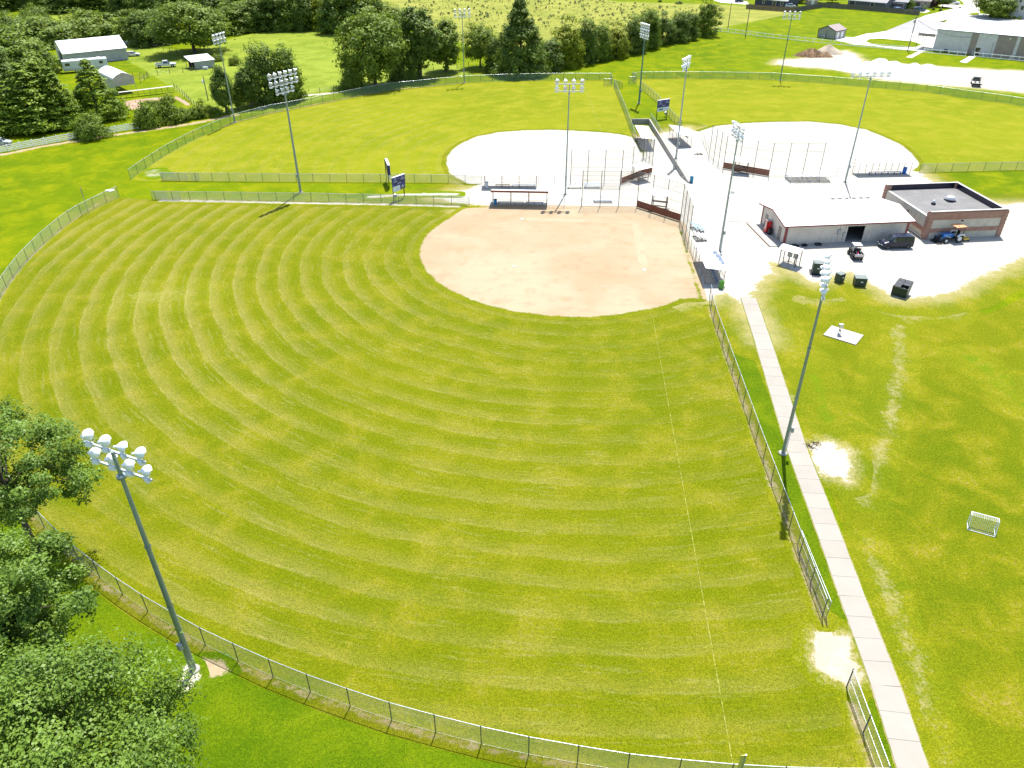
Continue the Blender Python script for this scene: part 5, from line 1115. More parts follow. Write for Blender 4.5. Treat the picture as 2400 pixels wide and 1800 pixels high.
MB().add([(-.9, -.3, 2.15), (Wl + .2, -.3, 2.15), (Wl + .2, Dl + .3, 3.05), (-.9, Dl + .3, 3.05), (-.9, -.3, 2.22), (Wl + .2, -.3, 2.22), (Wl + .2, Dl + .3, 3.12), (-.9, Dl + .3, 3.12)], [(3, 2, 1, 0), (4, 5, 6, 7), (0, 1, 5, 4), (1, 2, 6, 5), (2, 3, 7, 6), (3, 0, 4, 7)]).build('roof', M_WROOF, root)
for x, y in ((-.7, 0), (-.7, Dl), (-.7, Dl / 2)): MB().box((x, y, 1.25 + .15 * (y > 1)), (.12, .12, 2.2 + .35 * (y > 1) + .3 * (y > 4))).build('post', M_OLDPOST, root)
# long trellis and raised beds of the garden
A, B = G(283, 231), G(408, 216); Lt = (B - A).length; root = thing('garden_trellis', 'long pale trellis shelf on thin posts over the vegetable bed', 'trellis', A, yaw(A, B))
MB().box((Lt / 2, .2, 1.5), (Lt + .2, 1.0, .05)).build('shelf_top', paint('trellis_board', (.42, .40, .36), .8, var=.15), root)
for k in range(10): MB().box((Lt * k / 9, -.2, .74), (.07, .07, 1.48)).build('post', M_OLDPOST, root)
for z in (.6, 1.1): MB().tube((0, -.2, z), (Lt, -.2, z), .02, n=5).build('wire', M_OLDPOST, root)
A, B = G(288, 240), G(322, 262); root = thing('garden_trellis', 'short leaning wooden trellis at the end of the vegetable bed', 'trellis', A, yaw(A, B)); L_ = (B - A).length
MB().beam((0, 0, 1.1), (L_, 0, 1.1), .08, .1).build('top_bar', paint('trellis_tan', (.40, .33, .2), .8), root)
for k in range(5): MB().box((L_ * k / 4, 0, .55), (.07, .07, 1.1)).build('post', M_OLDPOST, root)

# --- houses along the street, top right
M_SHING = paint('roof_shingle', (.30, .285, .28), .9, var=.15, sc=1.5, bump=.2); M_SHINGB = paint('roof_shingle_brown', (.255, .205, .18), .9, var=.15, sc=1.5, bump=.2)
M_SIDB = paint('blue_grey_siding', (.045, .055, .075), .7, var=.1); M_SIDG = paint('grey_siding', (.085, .09, .10), .7, var=.1); M_SIDT = paint('tan_siding', (.30, .25, .20), .7, var=.1); M_SIDW = paint('white_siding', (.52, .53, .51), .6, var=.05); M_GAR = paint('dark_garage_door', (.05, .052, .058), .5, var=.05)
def house(label, a, b, depth, h, hr, wall, roof, wins=(), garages=(), name='house'):
    A, B = G(*a), G(*b); Lh = (B - A).length; root = thing(name, label, 'house', A, yaw(A, B)); gable(root, Lh, depth, h, hr, wall, wall, roof, .5, (), M_FRAMEW, .2)
    for x, z, w_, h_ in wins: window(root, (x * Lh, -.02, z), w_, h_, (0, -1))
    for x, w_ in garages:
        gd = MB().box((x * Lh, -.04, 1.15), (w_, .08, 2.2)).build('garage_door', M_GAR, root); MB().beam((x * Lh - w_ / 2, -.1, 2.3), (x * Lh + w_ / 2, -.1, 2.3), .06, .15).build('lintel', M_FRAMEW, gd)
        for s in (-1, 1): MB().beam((x * Lh + s * (w_ / 2 + .08), -.1, 0), (x * Lh + s * (w_ / 2 + .08), -.1, 2.2), .15, .06).build('door_trim', M_FRAMEW, gd)
    return root, Lh
house('dark blue-grey house with white windows behind the brown board fence', (1768, 12), (1842, 19), 12, 3.0, 6.2, M_SIDB, M_SHING, [(.28, 1.7, 1.0, 1.4), (.62, 1.3, 1.6, 2.1), (.85, 1.7, 1.2, 1.6)])
house('dark grey house with tall white-framed windows behind the long board fence', (1985, 16), (2072, 24), 11, 3.1, 6.0, M_SIDG, M_SHING, [(.12, 1.5, 2.6, 2.2), (.66, 1.8, 1.6, 1.5)])
house('grey house with a dark double garage facing the parked cars', (2078, 19), (2122, 22), 10, 3.1, 5.6, M_SIDG, M_SHING, [(.08, 1.7, .8, 1.4)], [(.55, 4.8)])
house('tan house with a grey garage door and pinkish roof', (2134, 16), (2176, 19), 11, 3.0, 6.0, M_SIDT, M_SHINGB, [(.78, 1.6, 1.0, 1.5)], [(.28, 3.4)])
house('brown house with a dark front half hidden by a red shrub', (2184, 8), (2216, 10), 10, 3.0, 6.0, M_SIDT, M_SHINGB, [(.5, 1.6, 1.4, 1.5)], [])
r_, Lh = house('white house with tall windows and a grey-brown gabled roof', (2334, 38), (2440, 47), 13, 5.2, 9.0, M_SIDW, M_SHINGB, [(.10, 1.6, 1.1, 1.6), (.18, 4.0, 1.0, 1.5), (.03, 1.6, 1.1, 1.6)])
gx = Lh * .46; MB().extrude([(gx - 4, -1.2, 0), (gx + 4, -1.2, 0), (gx + 4, -1.2, 5.2), (gx, -1.2, 8.2), (gx - 4, -1.2, 5.2)], (0, 6, 0)).build('front_gable', M_SIDW, r_)
for s in (-1, 1): MB().add([(gx, -1.6, 8.5), (gx + s * 4.6, -1.6, 5.0), (gx + s * 4.6, 5.4, 5.0), (gx, 5.4, 8.5), (gx, -1.6, 8.65), (gx + s * 4.6, -1.6, 5.15), (gx + s * 4.6, 5.4, 5.15), (gx, 5.4, 8.65)], [(3, 2, 1, 0), (4, 5, 6, 7), (0, 1, 5, 4), (1, 2, 6, 5), (2, 3, 7, 6), (3, 0, 4, 7)]).build('gable_roof', M_SHINGB, r_)
for x in (-1.6, 1.2): window(r_, (gx + x, -1.22, 3.9), 1.1, 1.7, (0, -1))
MB().lathe([(.001, 0), (.45, 0), (.45, .05)], (gx - .2, -1.22, 6.3), 14, (0, -1, 0)).build('round_window', M_glass(), r_)
A = G(1893, 12); root = thing('garden_shed', 'small white-roofed backyard shed behind the grey board fence corner', 'shed', A, .1); gable(root, 4.5, 3.2, 2.2, 3.0, M_SIDT, M_SIDT, M_WROOF, .2, (), None, .1); MB().box((2.2, -.03, 1.0), (1.4, .06, 1.9)).build('door', M_FRAMEW, root)

# service cables from the leaning utility pole to the hall wall
pA = UPB[1] + Vector((0, 0, UPB[2] - .6)); hall = [o for o in COL.objects if o.name == 'metal_hall'][0]; hr_ = hall.rotation_euler.z; pB = local(Vector(hall.location), hr_, Lm * .235, -.1, 5.2)
cb = MB()
for k in range(3):
    pts = []
    for t_ in np.linspace(0, 1, 14): q_ = lerp(pA, pB, float(t_)); pts.append((q_ + Vector((0, .12 * k, -1.6 * (1 - (2 * t_ - 1) ** 2) - .12 * k))) - pA)
    cb.path(pts, .02, 4)
o = cb.build('service_cable', M_DBLK); o.location = pA; tag(o, 'dark service cables sagging from the leaning utility pole to the hall', 'cable')
# ================================================================== vehicles
M_TYRE = paint('tyre_rubber', (.018, .018, .018), .85, var=.2); M_RIM = paint('alloy_rim', (.50, .51, .52), .3, .6, var=.05); M_LIGHT = paint('headlamp', (.60, .62, .64), .1, spec=.8); M_TAIL = paint('tail_lamp', (.30, .01, .01), .2, spec=.6); M_PLATE = paint('plate_white', (.6, .62, .6), .5); M_TRIMB = paint('black_trim', (.022, .022, .024), .6)
def carpaint(name, col): return paint(name, col, .22, .15, var=.04, spec=.6)
def ring(S): x, zb, zm, zt, w, wr = S; return [(x, -w, zb), (x, -w, zm), (x, -wr, zt), (x, wr, zt), (x, w, zm), (x, w, zb)]
def loft(stations):
    mb = MB(); R = [ring(s) for s in stations]
    for a, b in zip(R[:-1], R[1:]): mb.add(a + b, [(k, (k + 1) % 6, 6 + (k + 1) % 6, 6 + k) for k in range(6)])
    mb.add(R[0], [(0, 1, 2, 3, 4, 5)]); mb.add(R[-1], [(5, 4, 3, 2, 1, 0)]); return mb
def pane(S, i, j, which, t=(.1, .9), v=(.12, .9), off=.015):
    A, B = [Vector(p) for p in ring(S[i])], [Vector(p) for p in ring(S[j])]
    ia, ib = {'r': (1, 2), 'l': (4, 3), 't': (2, 3)}[which]
    q = lambda tt, vv: lerp(lerp(A[ia], A[ib], vv), lerp(B[ia], B[ib], vv), tt)
    P = [q(t[0], v[0]), q(t[1], v[0]), q(t[1], v[1]), q(t[0], v[1])]; n_ = (P[1] - P[0]).cross(P[3] - P[0]).normalized(); c = Vector((0, 0, .8)); m_ = sum(P, Vector()) / 4
    if n_.dot(m_ - Vector((m_.x, 0, .9))) < 0: n_ = -n_
    return MB().add([p + n_ * off for p in P] + [p - n_ * .01 for p in P], [(0, 1, 2, 3), (7, 6, 5, 4), (0, 4, 5, 1), (1, 5, 6, 2), (2, 6, 7, 3), (3, 7, 4, 0)])
TYRE = {}
def wheels(root, xs, y, r, w=.22, rim=None):
    rim = rim or M_RIM; key = (r, w)
    if key not in TYRE:
        a = MB().lathe([(r * .62, -w / 2), (r * .95, -w / 2), (r, -w * .3), (r, w * .3), (r * .95, w / 2), (r * .62, w / 2)], n=18, axis=(0, 1, 0)).mesh('tyre'); a.materials.append(M_TYRE)
        b = MB().lathe([(.001, -w * .42), (r * .2, -w * .46), (r * .25, -w * .38), (r * .63, -w * .42), (r * .63, w * .42), (r * .25, w * .38), (r * .2, w * .46), (.001, w * .42)], n=18, axis=(0, 1, 0)).mesh('rim'); b.materials.append(rim); TYRE[key] = (a, b)
    for x in xs:
        for s in (-1, 1): t_ = inst('wheel', TYRE[key][0], root, (x, s * y, r)); inst('rim', TYRE[key][1], t_)
def car(label, cat, loc, rz, S, body, axles, r, glass, half=None, name='parked_car', extras=True):
    root = thing(name, label, cat, loc, rz); half = half or max(s[4] for s in S)
    bo = loft(S).build('body', body, root, bevel=.035)
    for g in glass: pane(S, *g).build('window', M_glass(), root)
    wheels(root, axles, half - .10, r)
    ar = MB()
    for x in axles:
        for s in (-1, 1): ar.lathe([(r * 1.0, 0), (r * 1.18, 0), (r * 1.18, .02), (r * 1.0, .02)], (x, s * (half - .005), r), 16, (0, s, 0))
    ar.build('wheel_arch', M_TRIMB, root)
    if extras:
        f, b = S[-1], S[0]
        for s in (-1, 1):
            MB().box((f[0] - .02, s * (f[4] - .22), f[2] - .05), (.12, .34, .16)).build('headlight', M_LIGHT, root, bevel=.02); MB().box((b[0] + .01, s * (b[4] - .1), b[2] - .02), (.08, .14, .34)).build('tail_light', M_TAIL, root, bevel=.02)
        MB().box((f[0] + .02, 0, f[1] + .14), (.10, f[4] * 1.9, .2)).build('front_bumper', M_TRIMB, root, bevel=.03); MB().box((b[0] - .02, 0, b[1] + .14), (.10, b[4] * 1.9, .2)).build('rear_bumper', M_TRIMB, root, bevel=.03)
        MB().box((f[0] + .08, 0, f[1] + .22), (.02, .5, .12)).build('number_plate', M_PLATE, root)
    return root
def on_side(front_px, rear_px, half):           # near-side tyre marks to the middle of the car
    f, b = G(*front_px), G(*rear_px); d = (f - b).normalized(); q = Vector((-d.y, d.x, 0)); 
    if q.y < 0: q = -q
    return (f + b) / 2 + q * half, math.atan2(d.y, d.x), (f - b).length
# dark blue van by the concession door
VAN = [(-2.28, .30, 1.02, 1.72, .90, .74), (-2.15, .26, 1.05, 1.84, .92, .78), (-.9, .25, 1.05, 1.87, .92, .78), (.45, .25, 1.04, 1.84, .92, .77), (.85, .25, 1.03, 1.76, .92, .74), (1.60, .25, 1.0, 1.14, .92, .76), (2.15, .28, .86, .98, .90, .70), (2.42, .34, .66, .78, .78, .58)]
c, rz, wb = on_side((2079, 584.5), (2128, 582.8), .85); van = car('dark blue passenger van parked beside the concession building', 'van', c, rz, VAN, paint('van_navy', (.004, .008, .026), .28, 0, var=.04, spec=.45), (-1.5, 1.56), .33, [(4, 5, 't', (.06, .94), (.06, .94)), (4, 5, 'l', (.05, .55), (.15, .85)), (4, 5, 'r', (.05, .55), (.15, .85)), (3, 4, 'l', (.0, 1.0)), (3, 4, 'r', (0, 1)), (2, 3, 'l', (.12, .92)), (2, 3, 'r', (.12, .92)), (1, 2, 'l', (.12, .92)), (1, 2, 'r', (.12, .92))], name='van')
for s in (-1, 1): MB().box((1.0, s * 1.03, 1.16), (.12, .2, .16)).build('mirror', M_TRIMB, van, bevel=.02)
MB().box((2.40, 0, .72), (.04, .7, .16)).build('grille', M_TRIMB, van)
for s in (-1, 1):
    for x in (-.55, .55): MB().box((x, s * .928, .92), (.2, .03, .04)).build('door_handle', M_TRIMB, van)
    MB().box((0, s * .926, .42), (2.4, .02, .1)).build('side_moulding', M_TRIMB, van)

# white pickups
PICK = [(-2.75, .50, 1.0, 1.02, .92, .90), (-.75, .48, 1.0, 1.02, .94, .90), (-.70, .46, 1.02, 1.80, .94, .74), (.55, .46, 1.02, 1.84, .94, .74), (1.25, .46, 1.02, 1.14, .94, .80), (2.55, .48, 1.0, 1.06, .92, .80), (2.75, .55, .8, .9, .88, .78)]
def pickup(label, loc, rz, mat, sc=1.0):
    r_ = car(label, 'pickup truck', loc, rz, PICK, mat, (-1.75, 1.75), .39, [(3, 4, 't', (.08, .92), (.08, .92)), (2, 3, 'l', (.1, .52)), (2, 3, 'r', (.1, .52)), (2, 3, 'l', (.56, .95)), (2, 3, 'r', (.56, .95)), (3, 4, 'l', (.03, .5)), (3, 4, 'r', (.03, .5))], name='pickup_truck')
    MB().box((-1.72, 0, 1.035), (1.75, 1.5, .03)).build('bed_floor', M_TRIMB, r_); bed = MB()
    for s in (-1, 1): bed.box((-1.73, s * .84, 1.12), (1.95, .14, .18))
    bed.box((-2.68, 0, 1.12), (.12, 1.55, .18)); bed.build('bed_side', mat, r_)
    for s in (-1, 1): MB().box((.95, s * 1.05, 1.2), (.12, .22, .2)).build('mirror', M_TRIMB, r_, bevel=.02)
    r_.scale = (sc, sc, sc); return r_
M_CARW = carpaint('car_white', (.60, .62, .64))
c, rz, wb = on_side((408, 157.5), (372, 160), .85); pickup('white pickup truck parked beside the open lean-to shed', c, rz, M_CARW, 1.05)
c = G(2231, 10.5); pickup('white pickup truck parked on the drive by the street tree', c, -.25, M_CARW, 1.1)
HATCH = [(-2.0, .3, .86, 1.10, .82, .62), (-1.75, .26, .88, 1.38, .85, .62), (-.9, .25, .90, 1.46, .86, .64), (.25, .25, .88, 1.44, .86, .64), (1.0, .25, .85, .95, .85, .66), (1.75, .28, .76, .84, .82, .62), (2.0, .34, .6, .68, .74, .56)]
GL = [(3, 4, 't', (.06, .92), (.06, .94)), (2, 3, 'l', (.08, .92)), (2, 3, 'r', (.08, .92)), (1, 2, 'l', (.15, .92)), (1, 2, 'r', (.15, .92)), (3, 4, 'l', (.02, .55)), (3, 4, 'r', (.02, .55)), (0, 1, 't', (.1, .9), (.1, .9))]
c = G(2096, 24.5); car('small blue car on the drive by the dark double garage', 'car', c, 3.0, HATCH, carpaint('car_blue', (.05, .10, .22)), (-1.28, 1.28), .31, GL)
c = G(2108, 25.5); car('small light blue car parked beside the dark blue one', 'car', c, .1, HATCH, carpaint('car_light_blue', (.16, .24, .34)), (-1.28, 1.28), .31, GL)
SUV = [(-2.35, .36, 1.05, 1.5, .9, .7), (-2.1, .32, 1.08, 1.78, .93, .74), (-.9, .3, 1.1, 1.84, .94, .76), (.6, .3, 1.08, 1.80, .94, .74), (1.25, .3, 1.05, 1.16, .93, .76), (2.2, .34, .92, 1.0, .9, .7), (2.4, .4, .72, .8, .84, .64)]
c = G(2154, 27); car('dark teal minivan parked by the long board fence end', 'minivan', c, -.08, SUV, carpaint('car_teal', (.02, .06, .075)), (-1.45, 1.45), .36, GL, name='minivan')
c = G(1732, 5.5); car('dark blue car on the far drive behind the meadow', 'car', c, .2, HATCH, carpaint('car_deep_blue', (.01, .035, .09)), (-1.28, 1.28), .31, GL)
c = G(1851, 18.5); car('white car half hidden behind the brown board fence', 'car', c, .1, SUV, M_CARW, (-1.45, 1.45), .36, GL)
c = G(313, 131.5); r_ = car('white car top peeking out of the grass by the barn', 'car', c, .2, HATCH, M_CARW, (-1.28, 1.28), .31, GL)
c = G(4, 340); car('silver car at the frame edge behind the white rail fence', 'car', c, .2, HATCH, carpaint('car_silver', (.42, .44, .46)), (-1.28, 1.28), .31, GL)

# flatbed truck on the gravel lot
c = G(2287, 202); fb = thing('flatbed_truck', 'dark flatbed truck standing on the white gravel lot', 'truck', c + Vector((.6, 1.6, 0)), math.radians(68))
CAB = [(-.35, .55, 1.15, 1.95, .95, .80), (.75, .55, 1.15, 1.98, .95, .80), (1.45, .55, 1.12, 1.28, .95, .82), (2.6, .58, 1.08, 1.18, .93, .8), (2.75, .62, .9, 1.0, .9, .75)]
M_TRK = carpaint('truck_black', (.012, .03, .03)); loft(CAB).build('cab', M_TRK, fb, bevel=.04)
for g in ((0, 1, 'l'), (0, 1, 'r')): pane(CAB, *g).build('window', M_glass(), fb)
pane(CAB, 1, 2, 't').build('window', M_glass(), fb); MB().box((-.36, 0, 1.55), (.03, 1.4, .55)).build('rear_window', M_glass(), fb)
MB().box((-1.95, 0, 1.02), (3.1, 2.3, .12)).build('flat_bed', paint('flatbed_alu', (.50, .49, .46), .5, .3, dirt=.3), fb); MB().path([(-.45, -1.0, 1.1), (-.45, -1.0, 2.05), (-.45, 1.0, 2.05), (-.45, 1.0, 1.1)], .05).build('headache_rack', M_DBLK, fb)
wheels(fb, (-1.9, 1.75), .82, .42, .28); MB().box((-3.48, 0, .78), (.08, 2.2, .3)).build('rear_bumper', M_DBLK, fb); MB().box((-1.0, 0, .75), (4.6, .9, .22)).build('chassis', M_DBLK, fb)
for s in (-1, 1): MB().box((-3.53, s * .9, .8), (.04, .25, .14)).build('tail_light', M_TAIL, fb); MB().box((-2.6, s * .5, 1.2), (.8, .5, .24)).build('bed_load', M_BROWNW, fb)

# white motorhome by the barn
A, B = G(146, 173), G(252, 164); d = (B - A).normalized(); rvc = (A + B) / 2 + Vector((0, 1.2, 0)); Lr = (B - A).length
rv = thing('motorhome', 'long white motorhome parked in front of the barn behind the pines', 'motorhome', rvc, math.atan2(d.y, d.x)); M_RV = paint('motorhome_white', (.62, .65, .66), .35, var=.04, spec=.5)
MB().box((0, 0, 1.95), (Lr, 2.4, 2.8)).build('body', M_RV, rv, bevel=.18); MB().box((-Lr * .25, -.0, 3.42), (1.0, .8, .25)).build('roof_unit', M_FRAMEW, rv, bevel=.05); MB().box((Lr * .32, .0, 3.42), (1.1, .9, .28)).build('roof_unit', M_FRAMEW, rv, bevel=.05)
for x, w_ in ((-.38, 1.2), (-.05, 1.4), (.36, 1.0)): MB().box((Lr * x, -1.21, 2.3), (w_, .04, .7)).build('window', M_glass(), rv)
MB().box((Lr * .16, -1.21, 1.6), (.75, .04, 1.9)).build('door', M_FRAMEW, rv); MB().box((Lr * .5 + .0, 0, 2.2), (.05, 1.9, 1.0)).build('window', M_glass(), rv); MB().box((0, -1.22, 1.05), (Lr - .6, .03, .12)).build('stripe', M_BOXG, rv)
wheels(rv, (-Lr * .22, Lr * .34), 1.0, .45, .3)

# blue tractor with loader, orange canopy and yellow rear mower
fpx, rpx = G(2216.5, 571), G(2245, 568.5); d = (fpx - rpx).normalized(); q = Vector((-d.y, d.x, 0)); q = q if q.y > 0 else -q
tr = thing('tractor', 'blue tractor with loader and orange canopy by the brick building', 'tractor', rpx + q * .75, math.atan2(d.y, d.x)); M_TBL = paint('tractor_blue', (.02, .13, .36), .35, var=.08, spec=.5); M_TCAN = paint('canopy_orange', (.52, .25, .12), .6); M_TYEL = paint('mower_yellow', (.48, .36, .05), .5, dirt=.2); WBt = (fpx - rpx).length
wheels(tr, (0,), .72, .62, .36, M_FRAMEW); 
wheels(tr, (WBt,), .62, .40, .26, M_FRAMEW)
MB().box((WBt * .72, 0, .95), (WBt * .85, .62, .55)).build('bonnet', M_TBL, tr, bevel=.08); MB().box((WBt * .5, 0, .60), (WBt * 1.1, .42, .30)).build('chassis', M_DBLK, tr)
for s in (-1, 1): MB().extrude([(-.75, s * .72, .95), (-.55, s * .72, 1.32), (.15, s * .72, 1.38), (.55, s * .72, 1.0), (.45, s * .72, .95), (.1, s * .72, 1.26), (-.5, s * .72, 1.2)], (0, s * .3, 0)).build('fender', M_FRAMEW, tr)
MB().box((.0, 0, 1.15), (.5, .5, .12)).build('seat', M_DBLK, tr, bevel=.03); MB().box((-.24, 0, 1.42), (.1, .5, .5)).build('seat_back', M_DBLK, tr, bevel=.03); MB().lathe([(.17, 0), (.2, .02), (.17, .04)], (.52, 0, 1.42), 12, (.5, 0, 1)).build('steering_wheel', M_DBLK, tr); MB().tube((.75, 0, 1.1), (.53, 0, 1.42), .03).build('steering_column', M_DBLK, tr)
for x in (-.55, .75):
    for s in (-1, 1): MB().beam((x, s * .6, 1.0), (x - .05, s * .62, 2.35), .06, .06).build('canopy_post', M_GALV if x > 0 else M_DBLK, tr)
MB().box((.08, 0, 2.40), (1.75, 1.5, .09)).build('canopy', M_TCAN, tr, bevel=.03); MB().lathe([(.07, 0), (.07, .1), (.001, .13)], (.4, .4, 2.45), 8).build('beacon', M_TCAN, tr)
for s in (-1, 1): MB().path([(.85, s * .46, 1.25), (WBt + .25, s * .50, 1.22), (WBt + .95, s * .50, .45)], .06, 6).build('loader_arm', M_TBL, tr); MB().path([(WBt * .6, s * .5, .75), (WBt + .2, s * .5, 1.1)], .04, 6).build('loader_ram', M_ALU, tr)
bk = MB(); bk.extrude([(WBt + .8, -.9, .08), (WBt + 1.55, -.9, .06), (WBt + 1.55, -.9, .12), (WBt + .95, -.9, .18), (WBt + .85, -.9, .75), (WBt + .78, -.9, .75)], (0, 1.8, 0)); bk.build('loader_bucket', M_DBLK, tr)
MB().box((-1.35, 0, .42), (.95, 1.5, .22)).build('rear_mower', M_TYEL, tr, bevel=.03); MB().beam((-.5, 0, .6), (-1.3, 0, .95), .1, .12).build('mower_arm', M_TYEL, tr); MB().beam((-1.3, 0, .5), (-1.3, 0, 1.0), .1, .1).build('mower_post', M_TYEL, tr)
for s in (-1, 1): MB().lathe([(.001, -.06), (.16, -.06), (.16, .06), (.001, .06)], (-1.9, s * .55, .18), 10, (0, 1, 0)).build('gauge_wheel', M_TYRE, tr); MB().beam((-1.8, s * .55, .4), (-1.9, s * .55, .18), .05, .05).build('wheel_fork', M_TYEL, tr)

# utility cart with its bed full of tools
ut = thing('utility_cart', 'black utility cart with a grey roof and tools in its bed', 'utility cart', G(2005, 606) + Vector((.1, .55, 0)), math.radians(86)); M_CART = paint('cart_black', (.02, .02, .022), .5)
wheels(ut, (-.95, 1.05), .62, .32, .24, paint('cart_rim', (.1, .1, .1), .5)); MB().box((.9, 0, .72), (1.1, 1.2, .5)).build('hood', M_CART, ut, bevel=.08); MB().box((-.0, 0, .45), (2.7, 1.05, .2)).build('chassis', M_CART, ut)
bd_ = MB(); bd_.box((-.95, 0, .70), (1.15, 1.35, .05)); 
for s in (-1, 1): bd_.box((-.95, s * .66, .86), (1.15, .05, .30))
bd_.box((-.36, 0, .86), (.05, 1.3, .3)); bd_.build('cargo_bed', M_CART, ut); MB().box((-1.54, 0, .84), (.06, 1.3, .34)).build('tailgate', paint('tailgate_pale', (.50, .46, .40), .6), ut)
for x in (-.28, .75):
    for s in (-1, 1): MB().beam((x, s * .58, .75), (x - .08, s * .55, 1.85), .05, .05).build('roof_post', M_WHT if x < 0 else M_CART, ut)
MB().box((.22, 0, 1.9), (1.25, 1.25, .06)).build('roof', paint('cart_roof_grey', (.36, .35, .34), .6), ut, bevel=.02); MB().box((.15, 0, .95), (.45, 1.1, .12)).build('seat', M_CART, ut, bevel=.03); MB().box((-.12, 0, 1.2), (.1, 1.1, .45)).build('seat_back', M_CART, ut, bevel=.03)
MB().lathe([(.20, 0), (.06, .42), (.001, .44)], (-.78, .05, .73), 12).build('red_funnel', M_VRED, ut); MB().box((-1.0, .05, .79), (.45, .55, .12)).build('tool_box', M_NAVY, ut)
for k in range(5): MB().tube((-1.4 + .1 * k, -.5 + .22 * k, .78), (-.5 + .06 * k, -.45 + .2 * k, .95 + .03 * k), .025, n=5).build('tool', (M_WHT, M_BROWNW, M_ALU)[k % 3], ut)

# ================================================================== small yard furniture
M_TGREEN = paint('transformer_green', (.035, .055, .04), .5, .1, var=.1, spec=.4); M_TTOP = paint('transformer_lid', (.13, .155, .14), .5, .1)
def txbox(label, c, rz, w=1.5, d=1.25, h=1.05, pad=True):
    root = thing('transformer_box', label, 'electrical box', (c[0], c[1], 0), rz)
    if pad: MB().box((0, 0, .07), (w + .5, d + .5, .1)).build('pad', M_DBLK if pad == 2 else M_CONC, root)
    MB().box((0, 0, .12 + h / 2), (w, d, h)).build('cabinet', M_TGREEN, root, bevel=.03); MB().box((0, 0, .15 + h), (w + .06, d + .06, .07)).build('lid', M_TTOP, root, bevel=.02); MB().box((.12, -d / 2 - .01, .12 + h * .55), (.3, .02, .16)).build('warning_label', M_FRAMEW, root); MB().box((-.1, -d / 2 - .02, .5), (.06, .05, .2)).build('latch', M_DBLK, root); return root
txbox('low green electrical box with a white label on bare ground', G(2013, 668), -.17, 1.5, 1.2, 1.05, False)
txbox('small green electrical box half hidden by the floodlight lamps', G(1966, 660), .5, 1.0, .9, 1.1, False)
root = txbox('tall green cabinet with an open frame on a dark pad', G(1912, 640), -.24, 1.2, 1.2, 1.5, 2); MB().path([(-.6, -.6, 1.75), (-.6, -.6, 1.95), (.6, -.6, 1.95), (.6, -.6, 1.75)], .04).build('lifting_frame', M_BOXG, root)
# dumpster with slatted lids
A, B = G(2087, 690.5), G(2117, 699); root = thing('dumpster', 'dark green dumpster with black lids, one corner open', 'dumpster', A, yaw(A, B)); wd = (B - A).length
poly = [(0, 0, .06), (0, 0, 1.35), (0, 2.05, 1.75), (0, 1.45, .06)]
def skin(p0, p1, p2, p3, nm, th=.05):
    P = [Vector(p) for p in (p0, p1, p2, p3)]; n_ = (P[1] - P[0]).cross(P[2] - P[0]).normalized() * th; MB().add(P + [p + n_ for p in P], [(0, 1, 2, 3), (7, 6, 5, 4), (0, 4, 5, 1), (1, 5, 6, 2), (2, 6, 7, 3), (3, 7, 4, 0)]).build(nm, M_DUMP, root)
M_DUMP = paint('dumpster_green', (.016, .034, .022), .45, .1, var=.15, spec=.4); W_ = wd + .2; y1 = 1.25; y2 = 2.15
skin((0, 0, .08), (W_, 0, .08), (W_, -.08, 1.3), (0, -.08, 1.3), 'front_side'); skin((0, 0, .08), (0, y1, .08), (0, y2, 1.62), (0, -.08, 1.3), 'end_side'); skin((W_, 0, .08), (W_, y1, .08), (W_, y2, 1.62), (W_, -.08, 1.3), 'end_side'); skin((0, y1, .08), (W_, y1, .08), (W_, y2, 1.62), (0, y2, 1.62), 'back_side'); MB().box((W_ / 2, y1 / 2, .1), (W_, y1, .05)).build('floor', M_DUMP, root)
for i in range(2):
    for j in range(3):
        if (i, j) == (1, 0): continue
        x0, x1 = W_ * i / 2 + .03, W_ * (i + 1) / 2 - .03; ya = lerp(-.06, y2, j / 3) + .03; yb = lerp(-.06, y2, (j + 1) / 3) - .03; za = 1.36 + .32 * (ya / y2); zb = 1.36 + .32 * (yb / y2)
        ld = MB().add([(x0, ya, za), (x1, ya, za), (x1, yb, zb), (x0, yb, zb), (x0, ya, za + .03), (x1, ya, za + .03), (x1, yb, zb + .03), (x0, yb, zb + .03)], [(3, 2, 1, 0), (4, 5, 6, 7), (0, 1, 5, 4), (1, 2, 6, 5), (2, 3, 7, 6), (3, 0, 4, 7)]).build('lid', paint('lid_black', (.03, .03, .033), .5), root)
        for k in range(5): yy = lerp(ya, yb, (k + .5) / 5); MB().box(((x0 + x1) / 2, yy, lerp(za, zb, (k + .5) / 5) + .045), (x1 - x0 - .06, .05, .03)).build('lid_rib', paint('lid_rib_grey', (.17, .17, .175), .5), ld)
for y_ in (-.1,): MB().tube((-.1, y_, 1.32), (W_ + .1, y_, 1.32), .035).build('rim_bar', M_DUMP, root)
MB().box((W_ * .7, .45, .9), (.5, .5, .5)).build('rubbish', M_DARKIN, root, bevel=.08)
